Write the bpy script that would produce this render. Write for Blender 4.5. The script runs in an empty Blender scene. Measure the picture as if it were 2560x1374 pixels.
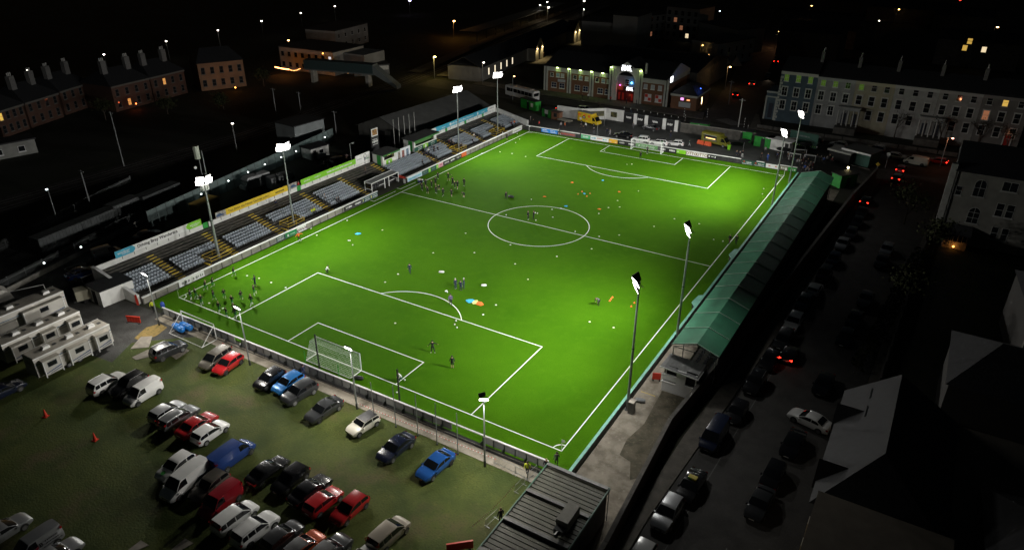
import bpy, bmesh, math, random
from math import pi, sin, cos, radians, degrees, atan2, hypot
from mathutils import Vector, Matrix
random.seed(7)
SC = bpy.context.scene
COL = SC.collection

# ---------------------------------------------------------------- camera
cam = bpy.data.cameras.new('drone_camera')
cam.sensor_width = 36.0
cam.lens = 25.048
cam.clip_start = 0.5
cam.clip_end = 4000
camo = bpy.data.objects.new('drone_camera', cam)
COL.objects.link(camo)
YAW, PITCH, ROLL = 0.54469, 0.47663, 0.00465
camo.matrix_world = (Matrix.Translation((57.5115, -104.1438, 51.1752)) @ Matrix.Rotation(YAW, 4, 'Z')
                     @ Matrix.Rotation(pi / 2 - PITCH, 4, 'X') @ Matrix.Rotation(ROLL, 4, 'Z'))
SC.camera = camo

# ---------------------------------------------------------------- night sky, exposure
w = bpy.data.worlds.new('World')
SC.world = w
w.use_nodes = True
nt = w.node_tree
bg = nt.nodes['Background']
sky = nt.nodes.new('ShaderNodeTexSky')
sky.sky_type = 'NISHITA'
sky.sun_disc = False
sky.sun_elevation = radians(4)
sky.sun_rotation = radians(300)
nt.links.new(sky.outputs[0], bg.inputs[0])
bg.inputs[1].default_value = 0.0035
vs = SC.view_settings
SC.display_settings.display_device = 'sRGB'
vs.view_transform = 'Standard'
vs.look = 'None'
vs.exposure = 0
vs.gamma = 1
vs.use_curve_mapping = False
cy = SC.cycles
cy.max_bounces = 5
cy.diffuse_bounces = 3
cy.glossy_bounces = 2
cy.transmission_bounces = 3
cy.transparent_max_bounces = 6
cy.caustics_reflective = False
cy.caustics_refractive = False
cy.sample_clamp_indirect = 3
cy.sample_clamp_direct = 12
cy.use_denoising = True

# floodlight powers (watts per lamp group); the lamps themselves are built further down
FLOOD_W = 8600
YARD_W = 1100
FLOOD_COL = (1.0, 0.985, 0.94)
YARD_COL = (1.0, 0.95, 0.86)

# ---------------------------------------------------------------- helpers
def tag(o, label=None, cat=None, group=None, kind=None):
    if label: o['label'] = label
    if cat: o['category'] = cat
    if group: o['group'] = group
    if kind: o['kind'] = kind
    return o

def link(name, data, parent=None, loc=(0, 0, 0), rz=0.0):
    o = bpy.data.objects.new(name, data)
    COL.objects.link(o)
    o.location = loc
    o.rotation_euler = (0, 0, rz)
    if parent is not None: o.parent = parent
    return o

def thing(name, label, cat, loc=(0, 0, 0), rz=0.0, group=None):
    if len(loc) == 2: loc = (loc[0], loc[1], 0)
    return tag(link(name, None, None, loc, rz), label, cat, group)

class MB:
    """collects simple solids; one mesh when built"""
    def __init__(s): s.v = []; s.f = []; s.mi = []; s.mats = []
    def _m(s, m):
        if m is None: return 0
        if m not in s.mats: s.mats.append(m)
        return s.mats.index(m)
    def add(s, vs, fs, m=None):
        n = len(s.v); k = s._m(m)
        s.v += [tuple(p) for p in vs]
        for f in fs:
            s.f.append([i + n for i in f]); s.mi.append(k)
        return s
    def box(s, x0, x1, y0, y1, z0, z1, m=None):
        return s.add([(x0, y0, z0), (x1, y0, z0), (x1, y1, z0), (x0, y1, z0), (x0, y0, z1), (x1, y0, z1), (x1, y1, z1), (x0, y1, z1)],
                     [(0, 3, 2, 1), (4, 5, 6, 7), (0, 1, 5, 4), (1, 2, 6, 5), (2, 3, 7, 6), (3, 0, 4, 7)], m)
    def cb(s, c, d, m=None):
        return s.box(c[0] - d[0] / 2, c[0] + d[0] / 2, c[1] - d[1] / 2, c[1] + d[1] / 2, c[2] - d[2] / 2, c[2] + d[2] / 2, m)
    def quad(s, a, b, c, d, m=None): return s.add([a, b, c, d], [(0, 1, 2, 3)], m)
    def prism(s, poly, z0, z1, m=None):
        """poly: list of (x,y) counter-clockwise"""
        n = len(poly)
        return s.add([(x, y, z0) for x, y in poly] + [(x, y, z1) for x, y in poly],
                     [tuple(range(n - 1, -1, -1)), tuple(range(n, 2 * n))] + [(i, (i + 1) % n, n + (i + 1) % n, n + i) for i in range(n)], m)
    def extx(s, prof, x0, x1, m=None):
        """profile (y,z) extruded along x"""
        n = len(prof)
        return s.add([(x0, y, z) for y, z in prof] + [(x1, y, z) for y, z in prof],
                     [tuple(range(n)), tuple(range(2 * n - 1, n - 1, -1))] + [(i, n + i, n + (i + 1) % n, (i + 1) % n) for i in range(n)], m)
    def exty(s, prof, y0, y1, m=None):
        n = len(prof)
        return s.add([(x, y0, z) for x, z in prof] + [(x, y1, z) for x, z in prof],
                     [tuple(range(n)), tuple(range(2 * n - 1, n - 1, -1))] + [(i, n + i, n + (i + 1) % n, (i + 1) % n) for i in range(n)], m)
    def tube(s, p, q, r, n=8, m=None, r2=None):
        p = Vector(p); q = Vector(q); d = (q - p).normalized()
        a = d.orthogonal().normalized(); b = d.cross(a)
        r2 = r if r2 is None else r2
        vs = [p + (a * cos(2 * pi * i / n) + b * sin(2 * pi * i / n)) * r for i in range(n)] + \
             [q + (a * cos(2 * pi * i / n) + b * sin(2 * pi * i / n)) * r2 for i in range(n)]
        return s.add(vs, [tuple(range(n - 1, -1, -1)), tuple(range(n, 2 * n))] + [(i, (i + 1) % n, n + (i + 1) % n, n + i) for i in range(n)], m)
    def ball(s, c, r, m=None, nu=8, nv=5, sz=1.0):
        vs = [(c[0], c[1], c[2] - r * sz)]
        for j in range(1, nv):
            t = -pi / 2 + pi * j / nv
            vs += [(c[0] + r * cos(t) * cos(2 * pi * i / nu), c[1] + r * cos(t) * sin(2 * pi * i / nu), c[2] + r * sz * sin(t)) for i in range(nu)]
        vs.append((c[0], c[1], c[2] + r * sz))
        fs = [(0, 1 + (i + 1) % nu, 1 + i) for i in range(nu)]
        for j in range(nv - 2):
            fs += [(1 + j * nu + i, 1 + j * nu + (i + 1) % nu, 1 + (j + 1) * nu + (i + 1) % nu, 1 + (j + 1) * nu + i) for i in range(nu)]
        k = 1 + (nv - 2) * nu; e = len(vs) - 1
        fs += [(k + i, k + (i + 1) % nu, e) for i in range(nu)]
        return s.add(vs, fs, m)
    def loft(s, rings, m=None, closed=True, caps=True):
        n = len(rings[0]); vs = [p for r in rings for p in r]; fs = []
        for j in range(len(rings) - 1):
            for i in range(n if closed else n - 1):
                fs.append((j * n + i, j * n + (i + 1) % n, (j + 1) * n + (i + 1) % n, (j + 1) * n + i))
        if caps: fs += [tuple(range(n - 1, -1, -1)), tuple(range((len(rings) - 1) * n, len(rings) * n))]
        return s.add(vs, fs, m)
    def mesh(s, name, mat=None, smooth=False, fix=False):
        me = bpy.data.meshes.new(name)
        me.from_pydata(s.v, [], s.f)
        for m in (s.mats or [mat]):
            if m is not None: me.materials.append(m)
        if s.mats:
            for p, k in zip(me.polygons, s.mi): p.material_index = k
        if fix:
            bm = bmesh.new(); bm.from_mesh(me); bmesh.ops.recalc_face_normals(bm, faces=bm.faces); bm.to_mesh(me); bm.free()
        if smooth:
            me.shade_smooth()
            if smooth is not True: me.set_sharp_from_angle(angle=radians(smooth))
        return me
    def ob(s, name, mat=None, parent=None, loc=(0, 0, 0), rz=0.0, smooth=False, fix=False):
        return link(name, s.mesh(name, mat, smooth, fix), parent, loc, rz)

def put(name, me, parent, loc=(0, 0, 0), rz=0.0, mat=None):
    """an object that shares mesh data, with its own material if asked"""
    o = link(name, me, parent, loc, rz)
    if mat is not None:
        if not isinstance(mat, (list, tuple)): mat = [mat]
        for sl, m in zip(o.material_slots, mat):
            if m is not None:
                sl.link = 'OBJECT'; sl.material = m
    return o

# ---------------------------------------------------------------- materials
MATS = {}
def mat(name, col, rough=0.7, metal=0.0, noise=None, amt=0.25, col2=None, bump=0.0, spec=0.5, coat=0.0, world=False, detail=4):
    """principled; noise = scale of a procedural variation between col and col2 (or darker col)"""
    if name in MATS: return MATS[name]
    m = bpy.data.materials.new(name); MATS[name] = m
    m.use_nodes = True
    t = m.node_tree; b = t.nodes['Principled BSDF']
    b.inputs['Base Color'].default_value = (*col, 1)
    b.inputs['Roughness'].default_value = rough
    b.inputs['Metallic'].default_value = metal
    b.inputs['Specular IOR Level'].default_value = spec
    b.inputs['Coat Weight'].default_value = coat
    b.inputs['Coat Roughness'].default_value = 0.04
    if noise:
        tc = t.nodes.new('ShaderNodeNewGeometry' if world else 'ShaderNodeTexCoord')
        nz = t.nodes.new('ShaderNodeTexNoise')
        nz.inputs['Scale'].default_value = noise; nz.inputs['Detail'].default_value = detail
        t.links.new(tc.outputs['Position' if world else 'Object'], nz.inputs['Vector'])
        rp = t.nodes.new('ShaderNodeValToRGB')
        rp.color_ramp.elements[0].position = 0.32; rp.color_ramp.elements[1].position = 0.68
        c2 = col2 or tuple(c * (1 - amt) for c in col)
        rp.color_ramp.elements[0].color = (*c2, 1); rp.color_ramp.elements[1].color = (*col, 1)
        t.links.new(nz.outputs['Fac'], rp.inputs['Fac'])
        t.links.new(rp.outputs['Color'], b.inputs['Base Color'])
        if bump:
            bp = t.nodes.new('ShaderNodeBump'); bp.inputs['Strength'].default_value = bump; bp.inputs['Distance'].default_value = 0.05
            t.links.new(nz.outputs['Fac'], bp.inputs['Height']); t.links.new(bp.outputs['Normal'], b.inputs['Normal'])
    return m

def emit(name, col, strength):
    if name in MATS: return MATS[name]
    m = bpy.data.materials.new(name); MATS[name] = m
    m.use_nodes = True
    b = m.node_tree.nodes['Principled BSDF']
    b.inputs['Base Color'].default_value = (*[min(1, c) for c in col], 1)
    b.inputs['Emission Color'].default_value = (*col, 1)
    b.inputs['Emission Strength'].default_value = strength
    m.cycles.emission_sampling = 'NONE'
    return m

def ground_mat(name, layers, rough=0.9, bump=0.3, bscale=8.0):
    """world-space mix of several colours: layers = [(col, scale, lo, hi), ...], first is the base"""
    m = bpy.data.materials.new(name); m.use_nodes = True; MATS[name] = m
    t = m.node_tree; b = t.nodes['Principled BSDF']; b.inputs['Roughness'].default_value = rough
    b.inputs['Specular IOR Level'].default_value = 0.25
    geo = t.nodes.new('ShaderNodeNewGeometry')
    prev = None
    for i, (c, sc, lo, hi) in enumerate(layers):
        if i == 0:
            rgb = t.nodes.new('ShaderNodeRGB'); rgb.outputs[0].default_value = (*c, 1); prev = rgb.outputs[0]; continue
        nz = t.nodes.new('ShaderNodeTexNoise'); nz.inputs['Scale'].default_value = sc; nz.inputs['Detail'].default_value = 6
        nz.inputs['Roughness'].default_value = 0.6
        t.links.new(geo.outputs['Position'], nz.inputs['Vector'])
        mr = t.nodes.new('ShaderNodeMapRange'); mr.inputs['From Min'].default_value = lo; mr.inputs['From Max'].default_value = hi
        t.links.new(nz.outputs['Fac'], mr.inputs['Value'])
        mx = t.nodes.new('ShaderNodeMix'); mx.data_type = 'RGBA'
        t.links.new(mr.outputs['Result'], mx.inputs['Factor'])
        t.links.new(prev, mx.inputs['A']); mx.inputs['B'].default_value = (*c, 1)
        prev = mx.outputs['Result']
    t.links.new(prev, b.inputs['Base Color'])
    nz = t.nodes.new('ShaderNodeTexNoise'); nz.inputs['Scale'].default_value = bscale; nz.inputs['Detail'].default_value = 6
    t.links.new(geo.outputs['Position'], nz.inputs['Vector'])
    bp = t.nodes.new('ShaderNodeBump'); bp.inputs['Strength'].default_value = bump; bp.inputs['Distance'].default_value = 0.06
    t.links.new(nz.outputs['Fac'], bp.inputs['Height']); t.links.new(bp.outputs['Normal'], b.inputs['Normal'])
    return m

WHITE = mat('white_paint', (0.78, 0.78, 0.76), 0.55, noise=1.3, amt=0.12)
WHITEWALL = mat('white_wall', (0.74, 0.74, 0.71), 0.8, noise=0.9, amt=0.22, world=True)
DIRTYWHITE = mat('dirty_white', (0.55, 0.55, 0.52), 0.8, noise=1.2, amt=0.35, world=True)
LINE = mat('line_paint', (0.8, 0.82, 0.78), 0.8)
BLACK = mat('black_paint', (0.012, 0.012, 0.013), 0.5)
DARK = mat('dark_gap', (0.006, 0.006, 0.006), 0.9)
STEEL = mat('galvanised_steel', (0.34, 0.36, 0.36), 0.45, 0.6, noise=3, amt=0.2)
DSTEEL = mat('dark_steel', (0.06, 0.065, 0.065), 0.5, 0.4)
GREYP = mat('grey_paint', (0.22, 0.23, 0.23), 0.6, noise=2, amt=0.2)
YELLOW = mat('yellow_paint', (0.62, 0.43, 0.03), 0.6, noise=4, amt=0.3)
RED = mat('red_plastic', (0.55, 0.035, 0.015), 0.5)
ORANGE = mat('orange_fabric', (0.8, 0.17, 0.02), 0.8)
CYAN = mat('cyan_board', (0.05, 0.36, 0.52), 0.5)
LIME = mat('lime_board', (0.20, 0.55, 0.02), 0.5)
KELLY = mat('green_paint', (0.02, 0.30, 0.035), 0.55, noise=2, amt=0.2)
DGREEN = mat('dark_green_board', (0.01, 0.075, 0.05), 0.5)
MINT = mat('mint_coping', (0.22, 0.52, 0.40), 0.6, noise=1.5, amt=0.25, world=True)
CONC = mat('concrete', (0.30, 0.285, 0.25), 0.9, noise=0.8, amt=0.4, bump=0.2, world=True)
CONCD = mat('dark_concrete', (0.115, 0.108, 0.095), 0.9, noise=1.1, amt=0.45, bump=0.2, world=True)
GLASS = mat('window_glass', (0.012, 0.014, 0.016), 0.06, spec=0.6)
LOUVRE = mat('grey_sheet', (0.12, 0.125, 0.12), 0.6, noise=1.5, amt=0.3, world=True)
BRICK = mat('brown_brick', (0.20, 0.095, 0.05), 0.85, noise=6, amt=0.35, world=True)
SLATE = mat('roof_slate', (0.018, 0.0185, 0.021), 0.75, noise=2.5, amt=0.4, bump=0.3, world=True)
RUBBER = mat('rubber', (0.012, 0.012, 0.012), 0.8)
CLEAR = mat('perspex', (0.30, 0.32, 0.31), 0.2)
LAMPW = emit('lamp_white', (1.0, 0.98, 0.93), 90)
LAMPY = emit('lamp_yard', (1.0, 0.96, 0.86), 60)
LAMPO = emit('lamp_orange', (1.0, 0.36, 0.06), 9)
LAMPWARM = emit('lamp_warm', (1.0, 0.72, 0.34), 9)
LAMPCOLD = emit('lamp_cold', (0.75, 0.95, 1.0), 7)
LAMPR = emit('lamp_red', (1.0, 0.03, 0.015), 7)
GREENGLOW = emit('lamp_green_white', (0.75, 1.0, 0.35), 10)
SIGNLIT = emit('sign_letters_lit', (0.95, 0.97, 1.0), 3.2)

_txt = {}
def text_mesh(s, h, extr=0.01, bold=False):
    """flat lettering in the XZ plane facing -y, centred, cap height about h*0.7"""
    k = (s, h, bold)
    if k in _txt: return _txt[k]
    cu = bpy.data.curves.new('lettering', 'FONT'); cu.body = s; cu.size = h; cu.align_x = 'CENTER'; cu.align_y = 'CENTER'
    cu.extrude = extr; cu.resolution_u = 2
    if bold: cu.offset = 0.02 * h
    o = bpy.data.objects.new('lettering', cu); COL.objects.link(o)
    dg = bpy.context.evaluated_depsgraph_get()
    me = bpy.data.meshes.new_from_object(o.evaluated_get(dg))
    bpy.data.objects.remove(o); bpy.data.curves.remove(cu)
    me.transform(Matrix.Rotation(pi / 2, 4, 'X')); me.name = 'lettering'
    _txt[k] = me
    return me
def lettering(parent, s, h, x, z, m, y=-0.04, bold=False, rz=0.0):
    me = text_mesh(s, h, bold=bold).copy(); me.materials.clear(); me.materials.append(m)
    return link('lettering', me, parent, (x, y, z), rz)
def squiggle(parent, x0, x1, z, h, m, y=-0.035, n=None, seed=0):
    """unreadable print: a row of small strokes"""
    rr = random.Random(seed); mb = MB(); x = x0
    while x < x1 - 0.05:
        wd = rr.uniform(0.25, 0.8) * h
        mb.box(x, min(x + wd, x1), y - 0.004, y + 0.004, z - h * rr.uniform(0.35, 0.5), z + h * rr.uniform(0.3, 0.5))
        x += wd + h * rr.uniform(0.15, 0.5)
    return mb.ob('lettering', m, parent)

def area(name, loc, target, power, col, size=0.9, spread=None, size_y=None):
    l = bpy.data.lights.new(name, 'AREA'); l.energy = power; l.color = col
    l.shape = 'RECTANGLE' if size_y else 'SQUARE'; l.size = size
    if size_y: l.size_y = size_y
    if spread: l.spread = radians(spread)
    o = link(name, l, None, loc)
    d = Vector(target) - Vector(loc)
    o.rotation_euler = d.to_track_quat('-Z', 'Y').to_euler()
    return o
def point(name, loc, power, col, r=0.12):
    l = bpy.data.lights.new(name, 'POINT'); l.energy = power; l.color = col; l.shadow_soft_size = r
    return link(name, l, None, loc)
def spot(name, loc, target, power, col, ang=90, blend=0.6, r=0.08):
    l = bpy.data.lights.new(name, 'SPOT'); l.energy = power; l.color = col; l.spot_size = radians(ang); l.spot_blend = blend; l.shadow_soft_size = r
    o = link(name, l, None, loc)
    o.rotation_euler = (Vector(target) - Vector(loc)).to_track_quat('-Z', 'Y').to_euler()
    return o

# ================================================================ the setting
def sheet(name, poly, z, m):
    mb = MB(); mb.add([(x, y, z) for x, y in poly], [tuple(range(len(poly)))])
    return tag(mb.ob(name, m), kind='structure')

GROUNDM = ground_mat('dark_earth', [((0.030, 0.030, 0.022), 0, 0, 0), ((0.018, 0.022, 0.010), 0.05, 0.4, 0.6), ((0.045, 0.04, 0.03), 0.4, 0.55, 0.75)], bscale=1.5)
sheet('ground', [(-2200, -900), (2200, -900), (2200, 2600), (-2200, 2600)], -0.04, GROUNDM)

TURF = ground_mat('artificial_turf', [((0.046, 0.130, 0.0028), 0, 0, 0), ((0.033, 0.104, 0.0022), 0.09, 0.35, 0.7), ((0.050, 0.134, 0.004), 0.6, 0.5, 0.8), ((0.028, 0.088, 0.0018), 7.0, 0.5, 0.75)], bump=0.35, bscale=14)
TURF.node_tree.nodes['Principled BSDF'].inputs['Specular IOR Level'].default_value = 0.03
sheet('pitch_turf', [(-33.95, -54.75), (33.95, -54.75), (33.95, 54.65), (-33.3, 51.95), (-33.95, 51.9)], 0.0, TURF)

YARD = ground_mat('car_park_grass', [((0.060, 0.075, 0.014), 0, 0, 0), ((0.034, 0.052, 0.009), 0.22, 0.42, 0.62), ((0.085, 0.062, 0.032), 0.13, 0.56, 0.72), ((0.10, 0.10, 0.03), 1.1, 0.58, 0.8), ((0.03, 0.04, 0.01), 5.0, 0.5, 0.72)], bump=0.8, bscale=5)
sheet('car_park_grass', [(-75, -125), (33.1, -125), (33.1, -57.02), (-20.5, -57.02), (-26.39, -62.26), (-24.24, -66.40), (-75, -72)], -0.012, YARD)
GRAVEL = ground_mat('gravel_yard_surface', [((0.055, 0.055, 0.053), 0, 0, 0), ((0.03, 0.03, 0.028), 0.35, 0.4, 0.62), ((0.10, 0.10, 0.095), 9, 0.55, 0.75)], bump=0.9, bscale=9)
sheet('gravel_yard', [(-75, -72), (-24.24, -66.40), (-26.39, -62.26), (-20.5, -57.02), (-29.8, -55.6), (-34.8, -55.9), (-45.5, -56.5), (-52, -40), (-64, -48), (-75, -56)], -0.02, GRAVEL)
PATHM = ground_mat('path_concrete', [((0.30, 0.27, 0.22), 0, 0, 0), ((0.19, 0.17, 0.13), 0.5, 0.45, 0.65), ((0.36, 0.33, 0.28), 2.5, 0.5, 0.8)], bscale=6)
mb = MB()
rr = random.Random(3); x = -29.2
while x < 33.0:
    wd = rr.uniform(2.2, 3.1); x1 = min(x + wd, 33.2)
    mb.box(x + 0.012, x1 - 0.012, -57.0, -55.5, -0.05, 0.012 + rr.uniform(-0.004, 0.006)); x = x1
tag(mb.ob('concrete_path', PATHM), kind='structure')
# loose slabs lying on the grass by the barrier
SLAB = mat('paving_slab', (0.26, 0.235, 0.20), 0.9, noise=1.5, amt=0.35, bump=0.2)
for (a, b, c, d) in [((-25.07, -63.36), (-26.57, -60.87), (-25.44, -59.94), (-23.38, -61.87)), ((-23.10, -64.43), (-23.00, -62.19), (-21.13, -62.68), (-22.09, -64.54)), ((-19.48, -61.55), (-19.88, -59.49), (-18.22, -59.58), (-17.95, -61.78)),
                     ((4.82, -83.18), (4.80, -81.91), (5.91, -81.87), (5.58, -82.71)), ((8.10, -81.16), (7.99, -79.68), (9.15, -79.62), (8.92, -80.66))]:
    mb = MB(); mb.prism([a, b, c, d][::-1], -0.02, 0.035)
    tag(mb.ob('paving_slab', SLAB, fix=True), 'pale concrete paving slab lying loose on the muddy car park grass', 'paving slab', 'loose slabs on the car park grass')
DRYG = ground_mat('dry_grass', [((0.22, 0.15, 0.05), 0, 0, 0), ((0.10, 0.085, 0.03), 2.2, 0.45, 0.65)], bscale=8)
sheet('dry_grass_patch', [(-27.07, -61.53), (-28.20, -59.01), (-27.52, -57.35), (-25.75, -57.49), (-25.12, -59.51), (-25.54, -61.39)], -0.006, DRYG)

# concrete apron beside the right corner
APRON = ground_mat('apron_concrete', [((0.25, 0.225, 0.18), 0, 0, 0), ((0.15, 0.13, 0.10), 0.6, 0.42, 0.62), ((0.32, 0.29, 0.24), 1.8, 0.55, 0.8)], bscale=5)
MOSS = ground_mat('apron_moss', [((0.105, 0.092, 0.065), 0, 0, 0), ((0.055, 0.05, 0.033), 0.7, 0.4, 0.6), ((0.16, 0.145, 0.10), 2.4, 0.55, 0.75)], bump=0.6, bscale=7)
sheet('concrete_apron', [(34.55, -72), (41.7, -72), (41.6, -60), (40.15, -38), (40.9, -35.3), (42.5, -31), (43.5, 48), (34.55, 48)], -0.008, APRON)
sheet('mossy_apron_patch', [(37.0, -35.6), (40.7, -35.4), (40.1, -39), (40.9, -50), (39.6, -51.5), (38.6, -49.0), (37.2, -48.6), (36.9, -46), (37.5, -42.5)], -0.002, MOSS)
for (n, x0, x1, y0, y1, c) in [('yellow_line', 36.95, 37.05, -58.0, -56.6, (0.5, 0.36, 0.05)), ('yellow_line', 34.9, 36.7, -37.1, -37.0, (0.4, 0.33, 0.08))]:
    sheet('yellow_line_marking', [(x0, y0), (x1, y0), (x1, y1), (x0, y1)], 0.003, mat('worn_yellow', c, 0.9))

ASPH = ground_mat('road_asphalt', [((0.052, 0.050, 0.047), 0, 0, 0), ((0.036, 0.035, 0.033), 0.5, 0.42, 0.65), ((0.07, 0.068, 0.064), 6, 0.55, 0.75)], rough=0.85, bscale=12)
LOTM = ground_mat('lot_asphalt', [((0.050, 0.052, 0.049), 0, 0, 0), ((0.034, 0.036, 0.034), 0.3, 0.42, 0.65), ((0.066, 0.066, 0.062), 5, 0.55, 0.8)], rough=0.85, bscale=10)
PAVE = ground_mat('pavement_slabs', [((0.115, 0.105, 0.09), 0, 0, 0), ((0.075, 0.07, 0.06), 0.8, 0.42, 0.65)], bscale=6)
# road on the right, running past the stand to the junction
sheet('road', [(42.9, -80), (43.2, -55), (47.9, 14.4), (50.2, 60), (49.5, 66), (120, 58), (120, 76), (47, 82), (-75, 87), (-75, 77), (-36, 77.5), (44, 66), (45.2, 60), (60.2, 50), (58.8, 14.4), (56.5, -55), (56, -80)][:4] + [(50.6, 66), (120, 58), (120, 50), (61.5, 54), (58.8, 14.4), (56.5, -55), (56, -80)], -0.016, ASPH)
sheet('street', [(-90, 78.5), (-36, 78.5), (17, 76.5), (50.5, 65.9), (120, 57.9), (120, 79), (60, 79.5), (17, 84), (-90, 89.2)], -0.014, ASPH)
sheet('side_street', [(2.5, 86.4), (15.2, 84.8), (4.5, 180), (-20, 420), (-38, 420), (-12, 180)], -0.018, ASPH)
sheet('far_lot', [(-46, 56), (-33.4, 52.6), (34, 55.2), (44, 50), (49, 60), (40, 69), (12, 75.5), (-6, 77.0), (-24, 74.6), (-40, 75)], -0.01, LOTM)
def raised(name, poly, z1, m, z0=-0.04):
    mb = MB(); mb.prism(poly, z0, z1); return tag(mb.ob(name, m, fix=True), kind='structure')
raised('pavement', [(-75, 89.3), (2.4, 86.6), (0.5, 93.8), (-75, 93.9)], 0.11, PAVE)
raised('pavement', [(41.2, -80), (42.8, -80), (43.1, -55), (47.8, 14.4), (50.0, 60), (48.6, 60), (46.2, 14.4), (42.0, -42), (41.7, -55)], 0.11, PAVE)
raised('pavement', [(56.1, -80), (57.6, -80), (58.1, -55), (60.4, 14.4), (62.5, 50), (61.4, 53.5), (58.9, 14.4), (56.6, -55)], 0.11, PAVE)
raised('pavement', [(15.4, 84.7), (60, 79.8), (120, 79.3), (120, 84), (60, 84.5), (17.5, 88.5), (14.0, 100), (13.2, 100)], 0.11, PAVE)
raised('pavement', [(-36, 76.5), (-6, 77.4), (17, 74.8), (44, 66.2), (47, 65.2), (17, 76.3), (-36, 78.3)], 0.11, PAVE)
mb = MB()
for i in range(9):     # zebra crossing across the side street
    a = Vector((6.84, 89.80) + (0.0,)); b = Vector((11.76, 86.26) + (0.0,))
    p = a.lerp(b, i / 8)
    mb.add([(p.x - 1.5, p.y - 1.3, -0.008), (p.x - 1.05, p.y - 1.4, -0.008), (p.x + 1.6, p.y + 1.3, -0.008), (p.x + 1.15, p.y + 1.4, -0.008)], [(0, 1, 2, 3)])
tag(mb.ob('crossing_markings', mat('worn_line', (0.2, 0.2, 0.19), 0.9)), kind='structure')
mb = MB()   # parking edge line along the right road
a = Vector((45.6, -60, -0.01)); b = Vector((48.9, 10, -0.01))
mb.add([a, a + Vector((0.1, 0, 0)), b + Vector((0.1, 0, 0)), b], [(0, 1, 2, 3)])
tag(mb.ob('road_line_marking', mat('worn_line2', (0.10, 0.10, 0.095), 0.9)), kind='structure')

# ---------------------------------------------------------------- pitch markings
W2, L2 = 31.725, 51.295
mb = MB(); LW = 0.125; ZL = 0.006
def ln(x0, y0, x1, y1):
    d = Vector((x1 - x0, y1 - y0)).normalized() * LW / 2; n = Vector((-d.y, d.x))
    mb.add([(x0 - d.x + n.x, y0 - d.y + n.y, ZL), (x0 - d.x - n.x, y0 - d.y - n.y, ZL), (x1 + d.x - n.x, y1 + d.y - n.y, ZL), (x1 + d.x + n.x, y1 + d.y + n.y, ZL)], [(0, 1, 2, 3)])
def arc(cx, cyy, r, a0, a1, n):
    vs = []
    for i in range(n + 1):
        a = a0 + (a1 - a0) * i / n
        vs += [(cx + (r - LW / 2) * cos(a), cyy + (r - LW / 2) * sin(a), ZL + 0.002), (cx + (r + LW / 2) * cos(a), cyy + (r + LW / 2) * sin(a), ZL + 0.002)]
    mb.add(vs, [(2 * i, 2 * i + 1, 2 * i + 3, 2 * i + 2) for i in range(n)])
ln(-W2, -L2 + LW, -W2, L2 - LW); ln(W2, -L2 + LW, W2, L2 - LW); ln(-W2, -L2, W2, -L2); ln(-W2, L2, W2, L2); ln(-W2 + LW, 0, W2 - LW, 0)
arc(0, 0, 9.15, 0, 2 * pi, 72)
for s in (-1, 1):
    for hw, dp in ((20.16, 16.5), (9.16, 5.5)):
        ln(-hw, s * (L2 - LW), -hw, s * (L2 - dp + LW)); ln(hw, s * (L2 - LW), hw, s * (L2 - dp + LW)); ln(-hw, s * (L2 - dp), hw, s * (L2 - dp))
    t = math.acos(5.5 / 9.15); c = -pi / 2 if s > 0 else pi / 2
    arc(0, s * (L2 - 11), 9.15, c - t, c + t, 28)
    mb.add([(0.11 * cos(i * pi / 5), s * (L2 - 11) + 0.11 * sin(i * pi / 5), ZL) for i in range(10)], [tuple(range(10))])
    for e in (-1, 1):
        a0 = {(-1, -1): 0, (1, -1): pi / 2, (1, 1): pi, (-1, 1): 3 * pi / 2}[(e, s)]
        arc(e * W2, s * L2, 1.0, a0, a0 + pi / 2, 10)
for (a, b, n) in (((-33.00, -6.81), (-33.03, -0.96), 8), ((-33.00, 1.28), (-32.92, 5.41), 6)):   # technical area dashes
    for i in range(n):
        f = i / (n - 1); p = Vector(a).lerp(Vector(b), f); q = p + (Vector(b) - Vector(a)).normalized() * 0.62
        ln(p.x, p.y, q.x, q.y)
    ln(a[0], a[1], a[0] - 0.9, a[1])
tag(mb.ob('pitch_markings', LINE), kind='structure')

# ================================================================ left terraced stand
X0, ZS, RW, RH = -36.35, 0.10, 0.72, 0.183     # first riser, its foot, tread depth, riser height
NROW = 12
def row_x(k): return X0 - RW * k                # front edge of tread k
def row_z(k): return ZS + RH * (k + 1)
TERR = mat('terrace_deck', (0.085, 0.078, 0.066), 0.9, noise=1.4, amt=0.5, bump=0.2, world=True)
stand = thing('terraced_stand', 'long open terraced stand with rows of grey seats and yellow-edged steps on the left side', 'stand', (-40, 0, 0))
def sp(mb, name, m, **k): return mb.ob(name, m, stand, (40, 0, 0), **k)
Y0S, Y1S = -55.2, 56.0
for k in range(NROW):
    mb = MB(); x1 = row_x(k); x0 = row_x(k + 1) if k < NROW - 1 else -44.98
    segs = [(Y0S, -4.2), (5.2, Y1S)] if k < 3 else [(Y0S, Y1S)]
    for a, b in segs: mb.box(x0 + 0.004, x1, a, b, -0.04, row_z(k))
    sp(mb, 'terrace_step', TERR)
mb = MB()
for a, b in ((Y0S, -4.2), (5.2, Y1S)): mb.box(X0 + 0.004, -34.85, a, b, -0.03, 0.07)
sp(mb, 'walkway', CONCD)
AISLE = [-47.3, -37.2, -27.4, -15.1, -4.9, 18.6, 27.6, 37.4, 47.7]
for i, y in enumerate(AISLE):
    for k in range(11):
        if k >= 9 and 6 < y < 27: continue
        hw = 0.62
        mb = MB(); mb.box(row_x(k) - 0.26, row_x(k) + 0.012, y - hw, y + hw, row_z(k) - 0.10, row_z(k) + 0.012)
        sp(mb, 'stair_nosing', YELLOW)
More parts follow.
